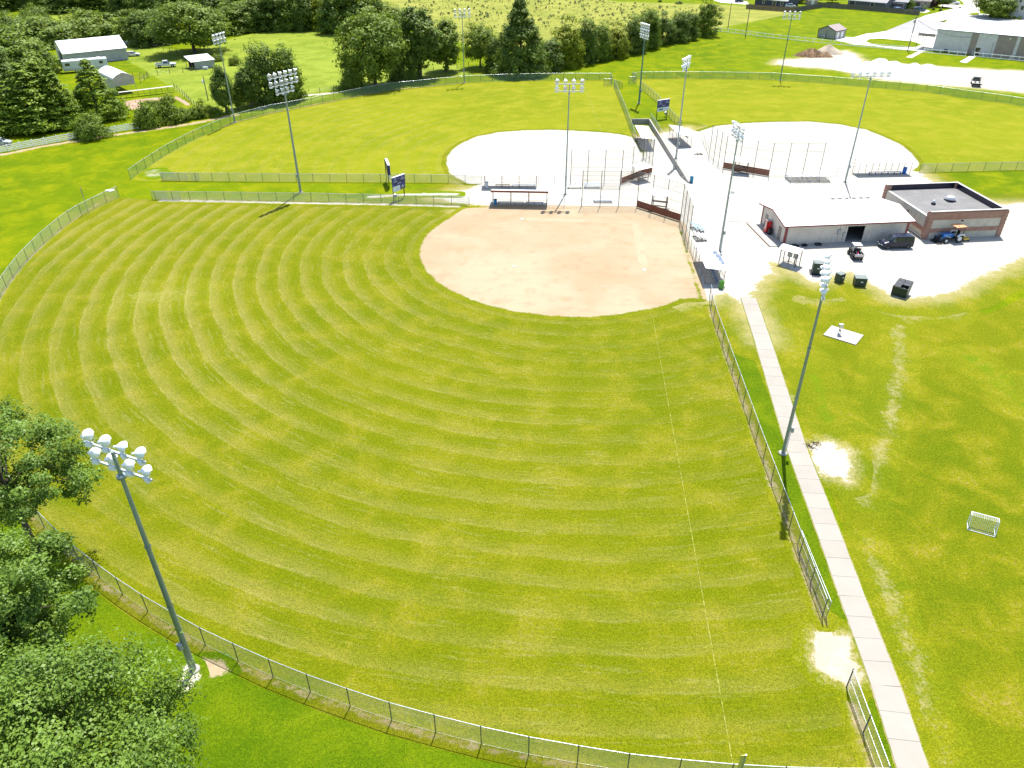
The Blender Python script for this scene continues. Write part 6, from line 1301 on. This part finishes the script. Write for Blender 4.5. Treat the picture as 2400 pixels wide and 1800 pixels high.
# shelter over two electrical panels
A, B = G(1825, 616.5), G(1863, 627.5); rzp = yaw(A, B); wp = (B - A).length; root = thing('panel_shelter', 'small shelter with a white arched roof over two grey panels', 'shelter', A, rzp)
for x in (0, wp):
    for y in (0, 1.5): MB().box((x, y, 1.15), (.09, .09, 2.3)).build('post', M_DBLK, root)
prof = [(-.35, 2.2), (.25, 2.45), (.75, 2.55), (1.25, 2.45), (1.85, 2.2)]
for (y0, z0), (y1_, z1) in zip(prof[:-1], prof[1:]): MB().add([(-.3, y0, z0), (wp + .3, y0, z0), (wp + .3, y1_, z1), (-.3, y1_, z1), (-.3, y0, z0 + .05), (wp + .3, y0, z0 + .05), (wp + .3, y1_, z1 + .05), (-.3, y1_, z1 + .05)], [(3, 2, 1, 0), (4, 5, 6, 7), (0, 1, 5, 4), (1, 2, 6, 5), (2, 3, 7, 6), (3, 0, 4, 7)]).build('roof_panel', M_ROOFW, root)
for x in (wp * .42, wp * .78): MB().box((x, .9, 1.45), (.62, .28, .95)).build('electrical_panel', paint('panel_grey', (.36, .35, .33), .5, .2), root, bevel=.02); MB().box((x, .9, .5), (.12, .12, 1.0)).build('panel_post', M_DBLK, root)
for z in (.75, 1.0): MB().tube((0, 0, z), (wp, 0, z), .02, n=5).build('rail', M_DBLK, root)
MB().path([(.2, .8, .1), (wp * .5, .7, .35), (wp - .1, .8, .1)], .04, 5).build('cable', M_DBLK, root)
# backflow valve on a concrete pad
A, B, Cq = G(1929, 786), G(2005, 809.5), G(2024, 787); pc = (A + Cq) / 2; pw = (B - A).length; pd = (Cq - B).length
pad = thing('concrete_pad', 'pale concrete pad lying alone in the grass', 'pad', (A + Cq) / 2, yaw(A, B)); MB().box((0, 0, .06), (pw, pd, .10)).build('pad_slab', paint('pad_concrete', (.35, .325, .285), .9, var=.08, sc=.6), pad); MB().lathe([(.54, .112), (.56, .114), (.58, .112)], (.35, -.1, 0), 24).build('scored_ring', M_CONC, pad)
root = thing('valve_stand', 'grey valve box on a thin stand at the edge of the concrete pad', 'valve stand', G(1966, 783, .11)); 
for s in (-1, 1): MB().tube((s * .12, 0, 0), (s * .07, 0, .95), .035, n=8).build('pipe', M_GALV, root)
MB().box((0, 0, 1.15), (.5, .38, .42)).build('valve_box', M_ALU, root, bevel=.02); MB().lathe([(.2, 0), (.22, .02), (.2, .05), (.05, .05)], (0, 0, .02), 12).build('flange', M_GALV, root); MB().tube((.0, -.2, .5), (.0, .2, .5), .07).build('valve_body', M_DBLK, root)
# thin cable edging and long shadowless hose on the yard
tag(MB().path([(*G(1708, 519.5)[:2], .03), (*G(1746, 518.5)[:2], .03), (*G(1757, 522)[:2], .03), (*G(1790, 553)[:2], .03), (*G(1806, 574)[:2], .03)], .035, 5).build('edging_strip', M_BROWNW), 'thin dark edging strip bent round the gravel beside the concession building', 'edging')
# portable goal-like hay ring and stone by the farm gate
A, B = G(314, 187), G(346, 183); root = thing('farm_gate', 'dark metal farm gate with round hay ring behind it', 'gate', A, yaw(A, B)); Lg = (B - A).length
for x in (0, Lg): MB().tube((x, 0, 0), (x, 0, 1.9), .08).build('post', M_OLDPOST, root)
for z in (.35, .65, .95, 1.25): MB().tube((0, 0, z), (Lg, 0, z), .03, n=5).build('bar', M_DBLK, root)
MB().path([(Lg * .65 + .7 * math.cos(a), .4, .85 + .7 * math.sin(a)) for a in np.linspace(0, 2 * math.pi, 20)], .04, 5).build('hay_ring', M_DBLK, root)
tag(MB().box((0, 0, .4), (1.4, .7, .8)).build('water_trough', paint('trough_pale', (.5, .52, .52), .5), bevel=.1), 'pale water trough beside the lean-to shed wall', 'trough').location = G(482, 163)

# gravel piles and the brush heap
def mound(name, label, c, r, h, mat, seed, group=None, stretch=1.0):
    rg = random.Random(seed); V = []; F = []; nr, na = 9, 26; ph = [rg.uniform(0, 6.28) for _ in range(6)]
    V.append((0, 0, h))
    for i in range(1, nr + 1):
        t = i / nr
        for k in range(na):
            a = 2 * math.pi * k / na; rr = r * t * (1 + .12 * math.sin(3 * a + ph[0]) + .07 * math.sin(7 * a + ph[1])); z = h * (1 - t ** 1.25) * (1 + .10 * math.sin(5 * a + ph[2] + 3 * t)) + rg.uniform(-.04, .04) * h * (1 - t); V.append((rr * math.cos(a) * stretch, rr * math.sin(a), max(z, 0) if i < nr else -.02))
    F += [(0, 1 + k, 1 + (k + 1) % na) for k in range(na)]
    for i in range(nr - 1): F += [(1 + i * na + k, 1 + (i + 1) * na + k, 1 + (i + 1) * na + (k + 1) % na, 1 + i * na + (k + 1) % na) for k in range(na)]
    o = MB().add(V, F, True).build(name, mat); o.location = (c[0], c[1], 0); return tag(o, label, 'pile', group)
n = NT(newmat('loose_gravel')); dc, dh = dirt_color(n, ((.52, .51, .49), (.46, .45, .42), (.38, .36, .32)), .3); M_PILE = n.done(n.bsdf(dc, .95, 0, .1, n.bump(n.noise(n.pos(), 5, 4, .8), .9, .12)))
for k, (u, v, r, h) in enumerate(((2000, 163, 5.2, 1.7), (2030, 163, 5.2, 2.3), (2061, 162, 5.6, 2.9), (2090, 164, 5.0, 2.4), (2116, 166, 5.0, 1.8), (2140, 167, 5.0, 2.2), (2174, 168, 5.8, 2.0), (2200, 171, 5.2, 1.3))):
    mound('gravel_pile', ('white gravel pile nearest the brown brush heap', 'second white gravel pile from the brown brush heap', 'tallest white gravel pile in the row on the gravel lot', 'white gravel pile right after the tallest one, away from the brush heap', 'fifth white gravel pile counted from the brown brush heap', 'sixth white gravel pile counted from the brown brush heap', 'widest white gravel pile near the flatbed end of the row', 'lowest white gravel pile at the flatbed end of the row')[k], G(u, v), r, h, M_PILE, k, 'row of white gravel piles')
n = NT(newmat('brush_earth')); dc, dh = dirt_color(n, ((.30, .20, .12), (.24, .14, .08), (.20, .16, .07)), .5); M_BRUSH = n.done(n.bsdf(dc, .95, 0, .1, n.bump(n.noise(n.pos(), 2.5, 5, .85), 1.0, .3)))
mound('brush_pile', 'brown heap of earth and dead brush at the edge of the gravel lot', G(1900, 131), 3.1, 2.1, M_BRUSH, 31, None, 1.5); mound('dirt_pile', 'pale sandy heap behind the brown brush heap', G(1940, 124), 4.0, 2.4, paint('sandy_earth', (.33, .27, .20), .95, var=.3, sc=.6, bump=.5), 33, None, 1.2)
mound('brush_pile', 'small brown brush heap right of the large brown one', G(1934, 133), 1.9, 1.5, M_BRUSH, 35, None, 1.2)
st = MB(); c0 = G(1900, 131)
for k in range(900):
    a = random.uniform(0, 6.28); rr = 3.6 * math.sqrt(random.random()); x, y = rr * math.cos(a) * 1.5, rr * math.sin(a); z = 2.1 * max(0, 1 - (rr / 3.4) ** 1.25); d = Vector((random.gauss(0, 1), random.gauss(0, 1), random.gauss(0, .6))).normalized() * random.uniform(.3, .9); p = Vector((x, y, z + .05)); w = d.orthogonal().normalized() * random.uniform(.03, .12); st.quad(p - w, p + w, p + w * .3 + d, p - w * .3 + d)
so = st.build('dead_twigs', paint('dead_twig', (.20, .13, .07), .9, var=.4)); so['kind'] = 'stuff'; so.location = (c0.x, c0.y, 0); tag(so, 'tangle of dead twigs and leaves on the brown brush heap', 'brush')
# ================================================================== trees and shrubs
def leafmat(name, dark, light, trans=.35, rough=.55):
    n = NT(newmat(name)); t = n.attr('tint'); rnd = n.n('ObjectInfo').outputs['Random']
    c = n.mix(t, dark, light); c = n.mix(n.math('MULTIPLY', rnd, .35), c, [q * .85 for q in light]); c = n.mix(n.math('MULTIPLY', n.ss(n.noise(n.pos(), .22, 3), .45, .7), .4), c, [q * 1.2 for q in light])
    b = n.bsdf(c, rough, 0, .22); tr = n.n('BsdfTranslucent'); n.set(tr.inputs[0], n.mix(.5, c, (.16, .22, .01))); mx = n.n('MixShader'); mx.inputs[0].default_value = trans
    n.t.links.new(b, mx.inputs[1]); n.t.links.new(tr.outputs[0], mx.inputs[2]); return n.done(mx.outputs[0])
LEAF = {'dark': leafmat('leaf_dark', (.056, .106, .016), (.165, .235, .028)), 'mid': leafmat('leaf_mid', (.074, .135, .012), (.21, .285, .026)), 'light': leafmat('leaf_light', (.10, .165, .010), (.20, .26, .020)),
        'yellow': leafmat('leaf_yellow', (.11, .175, .008), (.31, .33, .010)), 'olive': leafmat('leaf_olive', (.085, .145, .012), (.185, .25, .022)), 'pine': leafmat('needle_pine', (.07, .14, .010), (.25, .335, .022), .3), 'near': leafmat('leaf_near', (.034, .088, .010), (.20, .31, .040), .36, .45), 'red': leafmat('leaf_red', (.06, .02, .02), (.10, .035, .03))}
M_BARK = paint('bark', (.095, .075, .058), .95, var=.3, sc=2.5, bump=.6)

def crown(name, seed, n_clump, per, rx, z0, z1, leaf, shape='round', flat=.7, clump=.26, core=.55):
    """leaf-sized faces in clumps spread through an uneven crown between heights z0 and z1"""
    rg = np.random.default_rng(seed); C = []; R = []
    lob = rg.normal(size=(9, 3)); lob /= np.linalg.norm(lob, axis=1)[:, None]; amp = rg.uniform(-.30, .26, 9)
    cz, hz = (z0 + z1) / 2, (z1 - z0) / 2
    while len(C) < n_clump:
        d = rg.normal(size=3); d /= np.linalg.norm(d); k = 1 + sum(a * max(0, d @ l) ** 3 for a, l in zip(amp, lob)); t = rg.uniform(core ** 3, 1) ** (1 / 3) * k
        if shape == 'round': p = np.array([d[0] * rx * t, d[1] * rx * t, cz + d[2] * hz * t])
        elif shape == 'dome':                        # full to the ground
            p = np.array([d[0] * rx * t, d[1] * rx * t, z0 + abs(d[2]) * (z1 - z0) * t])
        elif shape == 'cone':
            u = rg.uniform(0, 1) ** 1.5; a = rg.uniform(0, 6.283); rr = rx * (1 - u) ** .85 * rg.uniform(.55, 1.08) + .15; p = np.array([rr * math.cos(a), rr * math.sin(a), z0 + u * (z1 - z0)])
        C.append(p); R.append(rx * clump * rg.uniform(.6, 1.25) * (1 if shape != 'cone' else .45 + .7 * (1 - (p[2] - z0) / (z1 - z0))))
    C = np.array(C); R = np.array(R); N = n_clump * per
    cc = np.repeat(C, per, 0); rr = np.repeat(R, per); ct = np.repeat(rg.uniform(0, 1, n_clump), per)
    g = rg.normal(size=(N, 3)); g /= np.linalg.norm(g, axis=1)[:, None]; g *= (rg.uniform(.15, 1, N) ** .5)[:, None]; g[:, 2] *= flat
    ax = rg.normal(size=(n_clump, 3)); ax[:, 2] *= .5; ax /= np.linalg.norm(ax, axis=1)[:, None]; axr = np.repeat(ax, per, 0); kk = np.repeat(rg.uniform(.2, 1.3, n_clump), per)   # clumps are drawn-out sprays
    g = g + axr * ((g * axr).sum(1) * kk)[:, None] + rg.normal(size=(N, 3)) * np.where(rg.uniform(0, 1, N) < .22, .42, .06)[:, None]
    P = cc + g * rr[:, None]; P[:, 2] = np.maximum(P[:, 2], max(z0 * .5, .05))
    out = P - np.array([0, 0, cz * .8]); out /= np.linalg.norm(out, axis=1)[:, None] + 1e-6
    nv = out * .55 + g * .5 + np.array([0, 0, .55]) + rg.normal(size=(N, 3)) * .45; nv /= np.linalg.norm(nv, axis=1)[:, None]
    a = np.cross(nv, rg.normal(size=(N, 3))); a /= np.linalg.norm(a, axis=1)[:, None] + 1e-9; b = np.cross(nv, a)
    s = leaf * rg.uniform(.6, 1.35, N)[:, None]; asp = rg.uniform(.45, .8, N)[:, None]
    V = np.empty((N, 4, 3)); V[:, 0] = P - a * s; V[:, 1] = P + b * s * asp + nv * s * .18; V[:, 2] = P + a * s; V[:, 3] = P - b * s * asp + nv * s * .18
    me = bpy.data.meshes.new(name); me.vertices.add(N * 4); me.vertices.foreach_set('co', V.reshape(-1).astype(np.float32)); me.loops.add(N * 4); me.loops.foreach_set('vertex_index', np.arange(N * 4, dtype=np.int32)); me.polygons.add(N); me.polygons.foreach_set('loop_start', np.arange(0, N * 4, 4, dtype=np.int32)); me.polygons.foreach_set('loop_total', np.full(N, 4, np.int32))
    tint = np.clip(ct * .65 + rg.uniform(0, 1, N) * .45 - .05, 0, 1); at = me.attributes.new('tint', 'FLOAT', 'POINT'); at.data.foreach_set('value', np.repeat(tint, 4).astype(np.float32))
    me.update(); me.validate(); me.materials.append(LEAF['mid']); return me, C
def trunk_mesh(name, seed, h, r, C, limbs=7):
    rg = random.Random(seed); mb = MB(); p = Vector((0, 0, -.1)); top = h * .72; pts = [p]
    for k in range(1, 6): pts.append(Vector((rg.uniform(-.02, .02) * h, rg.uniform(-.02, .02) * h, top * k / 5)))
    for k in range(5): mb.tube(pts[k], pts[k + 1], r * (1 - .15 * k) * (1.25 if k == 0 else 1), r * (1 - .15 * (k + 1)), n=8, cap=False)
    idx = rg.sample(range(len(C)), min(limbs, len(C)))
    for i in idx:
        q = Vector(C[i]); z = min(q.z * .7, top) ; z = max(z, top * .25); t = z / top * 5; k = min(int(t), 4); s = lerp(pts[k], pts[k + 1], t - k); m_ = lerp(s, q, .5) + Vector((0, 0, .04 * h)); rr = r * (1 - .15 * t) * .42
        mb.tube(s, m_, rr, rr * .6, n=6, cap=False); mb.tube(m_, lerp(m_, q, .9), rr * .6, rr * .2, n=5, cap=False)
    me = mb.mesh(name); me.materials.append(M_BARK); return me
PROTO = {}
def proto(key, seed, H, rx, z0, n_clump, per, leaf, shape='round', **kw):
    me, C = crown('crown', seed, n_clump, per, rx, z0, H, leaf, shape, **kw); PROTO.setdefault(key, []).append((me, trunk_mesh('trunk', seed, H, H * .022 + .06, C, 9 if shape == 'round' else 3), H, rx))
for s in range(4): proto('round', 100 + s, 12, 5.2, 2.4 - .3 * s, 105, 78, .27)
for s in range(3): proto('tall', 120 + s, 14, 3.9, 1.0, 125, 82, .27)
for s in range(2): proto('oak', 130 + s, 15, 7.0, 1.2, 190, 84, .29, clump=.22)
for s in range(3): proto('bush', 140 + s, 3.4, 2.4, .15, 55, 70, .16, 'dome', clump=.30)
for s in range(3): proto('pine', 150 + s, 15, 4.4, .9, 340, 46, .20, 'cone', clump=.17, flat=.35)
proto('cone', 180, 16, 7.0, .5, 330, 80, .27, 'cone', clump=.17, flat=.7)
for s in range(3): proto('dense', 170 + s, 12, 5.0, .3, 135, 78, .27, 'dome', clump=.24)
for s in range(2): proto('low', 160 + s, 6.5, 4.2, .4, 90, 75, .22, 'dome', clump=.26)
ORD = ('first', 'second', 'third', 'fourth', 'fifth', 'sixth', 'seventh', 'eighth', 'ninth', 'tenth', 'eleventh', 'twelfth', 'thirteenth', 'fourteenth', 'fifteenth', 'sixteenth', 'seventeenth', 'eighteenth')
TC = [0]
def tree(label, base, vtop, hw, kind, leaf, group=None, at=None, name=None, du=0.0):
    b = Vector((at[0], at[1], 0)) if at else G(*base); k = TC[0]; TC[0] += 1
    H = vtop if at else max(1.2, top_z(b, vtop)); dist = (b - Vector((0, 0, CAMH))).length; R = hw if at else hw * dist / FPX
    me, tm, H0, r0 = PROTO[kind][k % len(PROTO[kind])]; nm = name or {'bush': 'shrub', 'pine': 'pine_tree', 'low': 'shrub'}.get(kind, 'broadleaf_tree')
    root = thing(nm, label, 'shrub' if nm == 'shrub' else 'tree', b, (k * 2.399) % 6.283, group)
    sc = (R / r0, R / r0 * (1 + .08 * math.sin(k * 1.7)), H / H0)
    t_ = inst('trunk', tm, root, scale=sc); c = inst('crown', me, root, scale=sc); c.material_slots[0].link = 'OBJECT'; c.material_slots[0].material = LEAF[leaf]; return root
# the row behind the far field
tree('big spreading maple in front of the pasture behind the far-field fence', (880, 200), 26, 66, 'oak', 'mid')
tree('low branchy sapling at the left foot of the big maple', (828, 208), 150, 24, 'low', 'mid')
tree('tall dark tree right of the big maple', (984, 181), 12, 44, 'tall', 'dark'); tree('dark leaning tree squeezed between the maple and the tall dark tree', (945, 188), 75, 34, 'dense', 'dark')
tree('slim tree with a bare trunk left of the back floodlight pole', (1045, 167), 36, 33, 'tall', 'mid')
tree('small bright green tree right of the back floodlight pole', (1126, 158), 60, 33, 'round', 'light')
tree('massive dark oak standing tallest in the tree row', (1218, 172), -3, 66, 'cone', 'dark'); tree('dark tree at the left skirt of the massive oak', (1165, 168), 85, 26, 'dense', 'dark'); tree('dark bushy tree at the right skirt of the massive oak', (1285, 164), 92, 32, 'dense', 'dark')
tree('yellow-tipped tree right of the massive oak', (1335, 156), 52, 32, 'dense', 'yellow'); tree('dark green tree between the two yellow-tipped trees', (1373, 148), 45, 27, 'dense', 'dark'); tree('mid green tree behind the second yellow-tipped tree', (1406, 142), 55, 26, 'dense', 'mid'); tree('yellow-tipped tree nearer the green floodlight pole', (1444, 134), 60, 27, 'dense', 'yellow')
for k, (u, v, vt, hw, lf) in enumerate(((1484, 123, 36, 30, 'dark'), (1520, 113, 20, 29, 'mid'), (1552, 102, 36, 25, 'dark'), (1585, 97, 28, 24, 'dark'), (1615, 93, 28, 22, 'dark'))):
    tree('dense dark tree, %s in the row from the tall bright-edged end tree' % ORD[4 - k], (u, v), vt, hw, 'dense', lf, 'dense right end of the tree row')
tree('tall bright-edged tree closing the right end of the tree row', (1648, 83), 1, 27, 'dense', 'light')
# second row behind the pasture
for k, (u, v, vt, hw, kd, lf) in enumerate(((610, 70, -14, 34, 'dense', 'dark'), (648, 70, -20, 32, 'dense', 'dark'), (682, 70, -16, 30, 'dense', 'mid'), (715, 70, -22, 30, 'dense', 'dark'), (790, 76, -30, 36, 'dense', 'dark'), (833, 74, -26, 36, 'dense', 'dark'), (575, 74, 4, 32, 'dense', 'mid'))):
    tree(('dark wood-edge tree, fourth from the bright yellow-green one toward the farm', 'dark wood-edge tree, third from the bright yellow-green one toward the farm', 'mid green wood-edge tree, second from the bright yellow-green one toward the farm', 'dark wood-edge tree directly beside the bright yellow-green one, farm side', 'dark wood-edge tree directly beside the bright yellow-green one, meadow side', 'dark wood-edge tree between the yellow-green one and the big maple', 'mid green wood-edge tree at the farm end of the pasture edge')[k], (u, v), vt, hw, kd, lf, 'wood edge behind the pasture')
tree('bright yellow-green tree in the wood edge behind the pasture', (752, 68), -12, 28, 'dense', 'yellow')
tree('rounded green tree behind the big maple', (885, 72), -6, 40, 'dense', 'mid'); tree('lighter green tree behind the big maple toward the meadow', (925, 66), 14, 30, 'dense', 'light')
# wood along the top edge
for k, u in enumerate(range(-20, 560, 36)):
    v = 24 + 26 * max(0, (u - 180) / 380) + random.uniform(-5, 5); tree('%s tree of the front rank of the wood behind the barn, counted from the pasture' % ORD[16 - k], (u, v), v - 62 - random.uniform(0, 18), 30 + random.uniform(-3, 6), 'dense', ('dark', 'mid', 'dark')[k % 3], 'wood along the top edge')
for k, u in enumerate(range(-10, 560, 40)): tree('%s tree of the back rank of the wood behind the barn, counted from the pasture' % ORD[14 - k], (u, 8 + 20 * max(0, (u - 180) / 380) + random.uniform(-3, 3)), -60, 33, 'dense', ('dark', 'mid')[k % 2], 'second rank of the top edge wood')
tree('large full tree hanging over the lean-to shed', (458, 124), 8, 64, 'oak', 'mid'); tree('mid green tree right of the large tree over the lean-to', (548, 78), 14, 36, 'dense', 'olive')
tree('bright bushy tree behind the right end of the barn', (311, 100), 32, 30, 'dense', 'light'); tree('dark tree between the barn and the large tree', (352, 105), 26, 38, 'dense', 'dark'); tree('slim dark cedar behind the barn roof', (257, 82), 34, 13, 'pine', 'dark'); tree('mid green tree behind the barn end fence', (385, 100), 30, 34, 'dense', 'mid')
tree('wide yellow-green thicket left behind the barn', (112, 104), 40, 58, 'low', 'olive', name='shrub'); tree('wide yellow-green thicket right behind the barn', (205, 84), 26, 52, 'low', 'olive', name='shrub'); tree('rounded dark thicket at the left frame edge', (28, 84), 28, 34, 'low', 'dark', name='shrub'); tree('feathery light shrub in the back clearing', (85, 55), 14, 24, 'low', 'olive', name='shrub'); tree('low thicket filling the ground left of the barn', (60, 110), 55, 60, 'low', 'mid', name='shrub')
tree('broad green tree left of the barn door', (35, 195), 78, 64, 'dense', 'mid'); tree('full green tree behind the pines at the left edge', (88, 175), 92, 46, 'dense', 'mid'); tree('dark tree at the left frame edge below the thicket', (2, 235), 110, 52, 'dense', 'dark')
tree('bushy pine at the left end of the pine group', (88, 302), 150, 60, 'pine', 'pine'); tree('thin-topped pine in the middle of the pine group', (150, 296), 158, 46, 'pine', 'pine'); tree('pointed pine nearest the carport', (236, 277), 140, 52, 'pine', 'pine'); tree('small pine in front of the left group', (32, 310), 200, 44, 'pine', 'pine'); tree('dark bushy pine at the left edge of the picture', (-20, 308), 165, 52, 'pine', 'dark'); tree('tall pine behind the pine group', (120, 292), 145, 50, 'pine', 'pine')
tree('round leafy shrub standing at the white rail fence', (214, 323), 266, 34, 'low', 'mid')
for k, (u, v, vt, hw, lf) in enumerate(((344, 298, 240, 24, 'mid'), (393, 288, 233, 27, 'light'), (434, 282, 252, 20, 'mid'), (456, 278, 250, 14, 'mid'), (477, 275, 240, 18, 'light'), (505, 268, 250, 16, 'mid'))): tree('leafy shrub of the garden hedge, %s counted from the white rail fence' % ORD[k], (u, v), vt, hw, 'bush', lf, 'hedge at the garden edge')
for k, (u, v, vt, hw) in enumerate(((380, 252, 232, 18), (398, 240, 222, 12), (352, 246, 236, 14))): tree(('largest pale leafy plant in the vegetable bed', 'small pale leafy plant under the long trellis', 'low pale leafy plant near the short leaning trellis')[k], (u, v), vt, hw, 'bush', 'light', 'plants in the vegetable bed')
tree('slim dark tree wrapped round the hedge floodlight pole', (531, 265), 146, 22, 'tall', 'dark'); tree('small yellow-green tree right of the hedge floodlight pole', (558, 256), 196, 16, 'tall', 'light'); tree('bushy tree left of the twin trees below the pasture', (590, 250), 152, 24, 'tall', 'dark'); tree('left one of the twin rounded trees below the pasture', (626, 240), 103, 40, 'dense', 'dark'); tree('right one of the twin rounded trees below the pasture', (680, 237), 108, 37, 'dense', 'mid'); tree('small round bush alone in the pasture by the lean-to', (550, 152), 130, 12, 'bush', 'light'); tree('small bush right of the lean-to shed wall', (510, 143), 126, 12, 'bush', 'mid')
tree('single dark bush on the far lawn above the tree row end', (1590, 9), 3, 8, 'bush', 'dark'); tree('tiny round bush on the far lawn', (1547, 5), 0, 4, 'bush', 'dark')
# street trees
tree('large street tree beside the white house', (2322, 40), -22, 38, 'oak', 'mid'); tree('dark round tree in front of the tan house', (2130, 21), -2, 9, 'low', 'dark', name='broadleaf_tree'); tree('dark red shrub by the brown house', (2180, 16), -2, 11, 'low', 'red'); tree('small dark street tree by the parked pickup', (2209, 17), -14, 15, 'round', 'dark')
for k, (u, v, r) in enumerate(((2144, 17, 4), (2167, 22, 4), (2187, 24, 3), (2204, 26, 3), (2170, 14, 5))): tree('%s clipped bush of the front yards, counted from the dark double garage' % ORD[(0, 2, 3, 4, 1)[k]], (u, v), v - r * 1.6, r, 'bush', 'olive', 'small clipped bushes along the front yards')
for k, (u, v, r) in enumerate(((2326, 40, 7), (2340, 41, 4), (2352, 42, 4), (2364, 44, 4), (2376, 45, 4), (2388, 46, 4))): tree('%s foundation shrub at the white house, counted from the large street tree' % ORD[k], (u, v), v - r * 1.7, r, 'bush', 'mid', 'foundation shrubs under the white house windows')
for k, (u, v) in enumerate(((1876, 8), (1912, 6), (1950, 6), (1868, 4))): tree('%s backyard tree behind the grey board fence, counted from the blue-grey house' % ORD[(1, 2, 3, 0)[k]], (u, v), v - 20, 13, 'round', 'dark', 'backyard trees behind the grey board fence')
# near trees at the lower left, built leaf by leaf
def near_tree(label, at, H, rx, z0, seed, n_clump, per, leaf, tint):
    me, C = crown('crown', seed, n_clump, per, rx, z0, H, leaf, 'round', flat=.7, clump=.145, core=.3); tm = trunk_mesh('trunk', seed, H, .30, C, 26)
    root = thing('broadleaf_tree', label, 'tree', (at[0], at[1], 0), 0); link('trunk', tm, None, root); c = link('crown', me, None, root); c.material_slots[0].link = 'OBJECT'; c.material_slots[0].material = LEAF[tint]; return root
near_tree('large leafy tree filling the ground below the near floodlight pole', (-24.0, 20.6), 12.8, 7.3, 2.5, 301, 340, 330, .10, 'near')
near_tree('leafy tree left of the near floodlight pole behind the larger one', (-32.9, 32.3), 10.6, 4.7, 2.2, 302, 175, 295, .105, 'near')
near_tree('tree reaching a leafy branch across the outfield fence at the left edge', (-38.2, 43.2), 12.8, 5.5, 5.2, 303, 140, 280, .105, 'near')
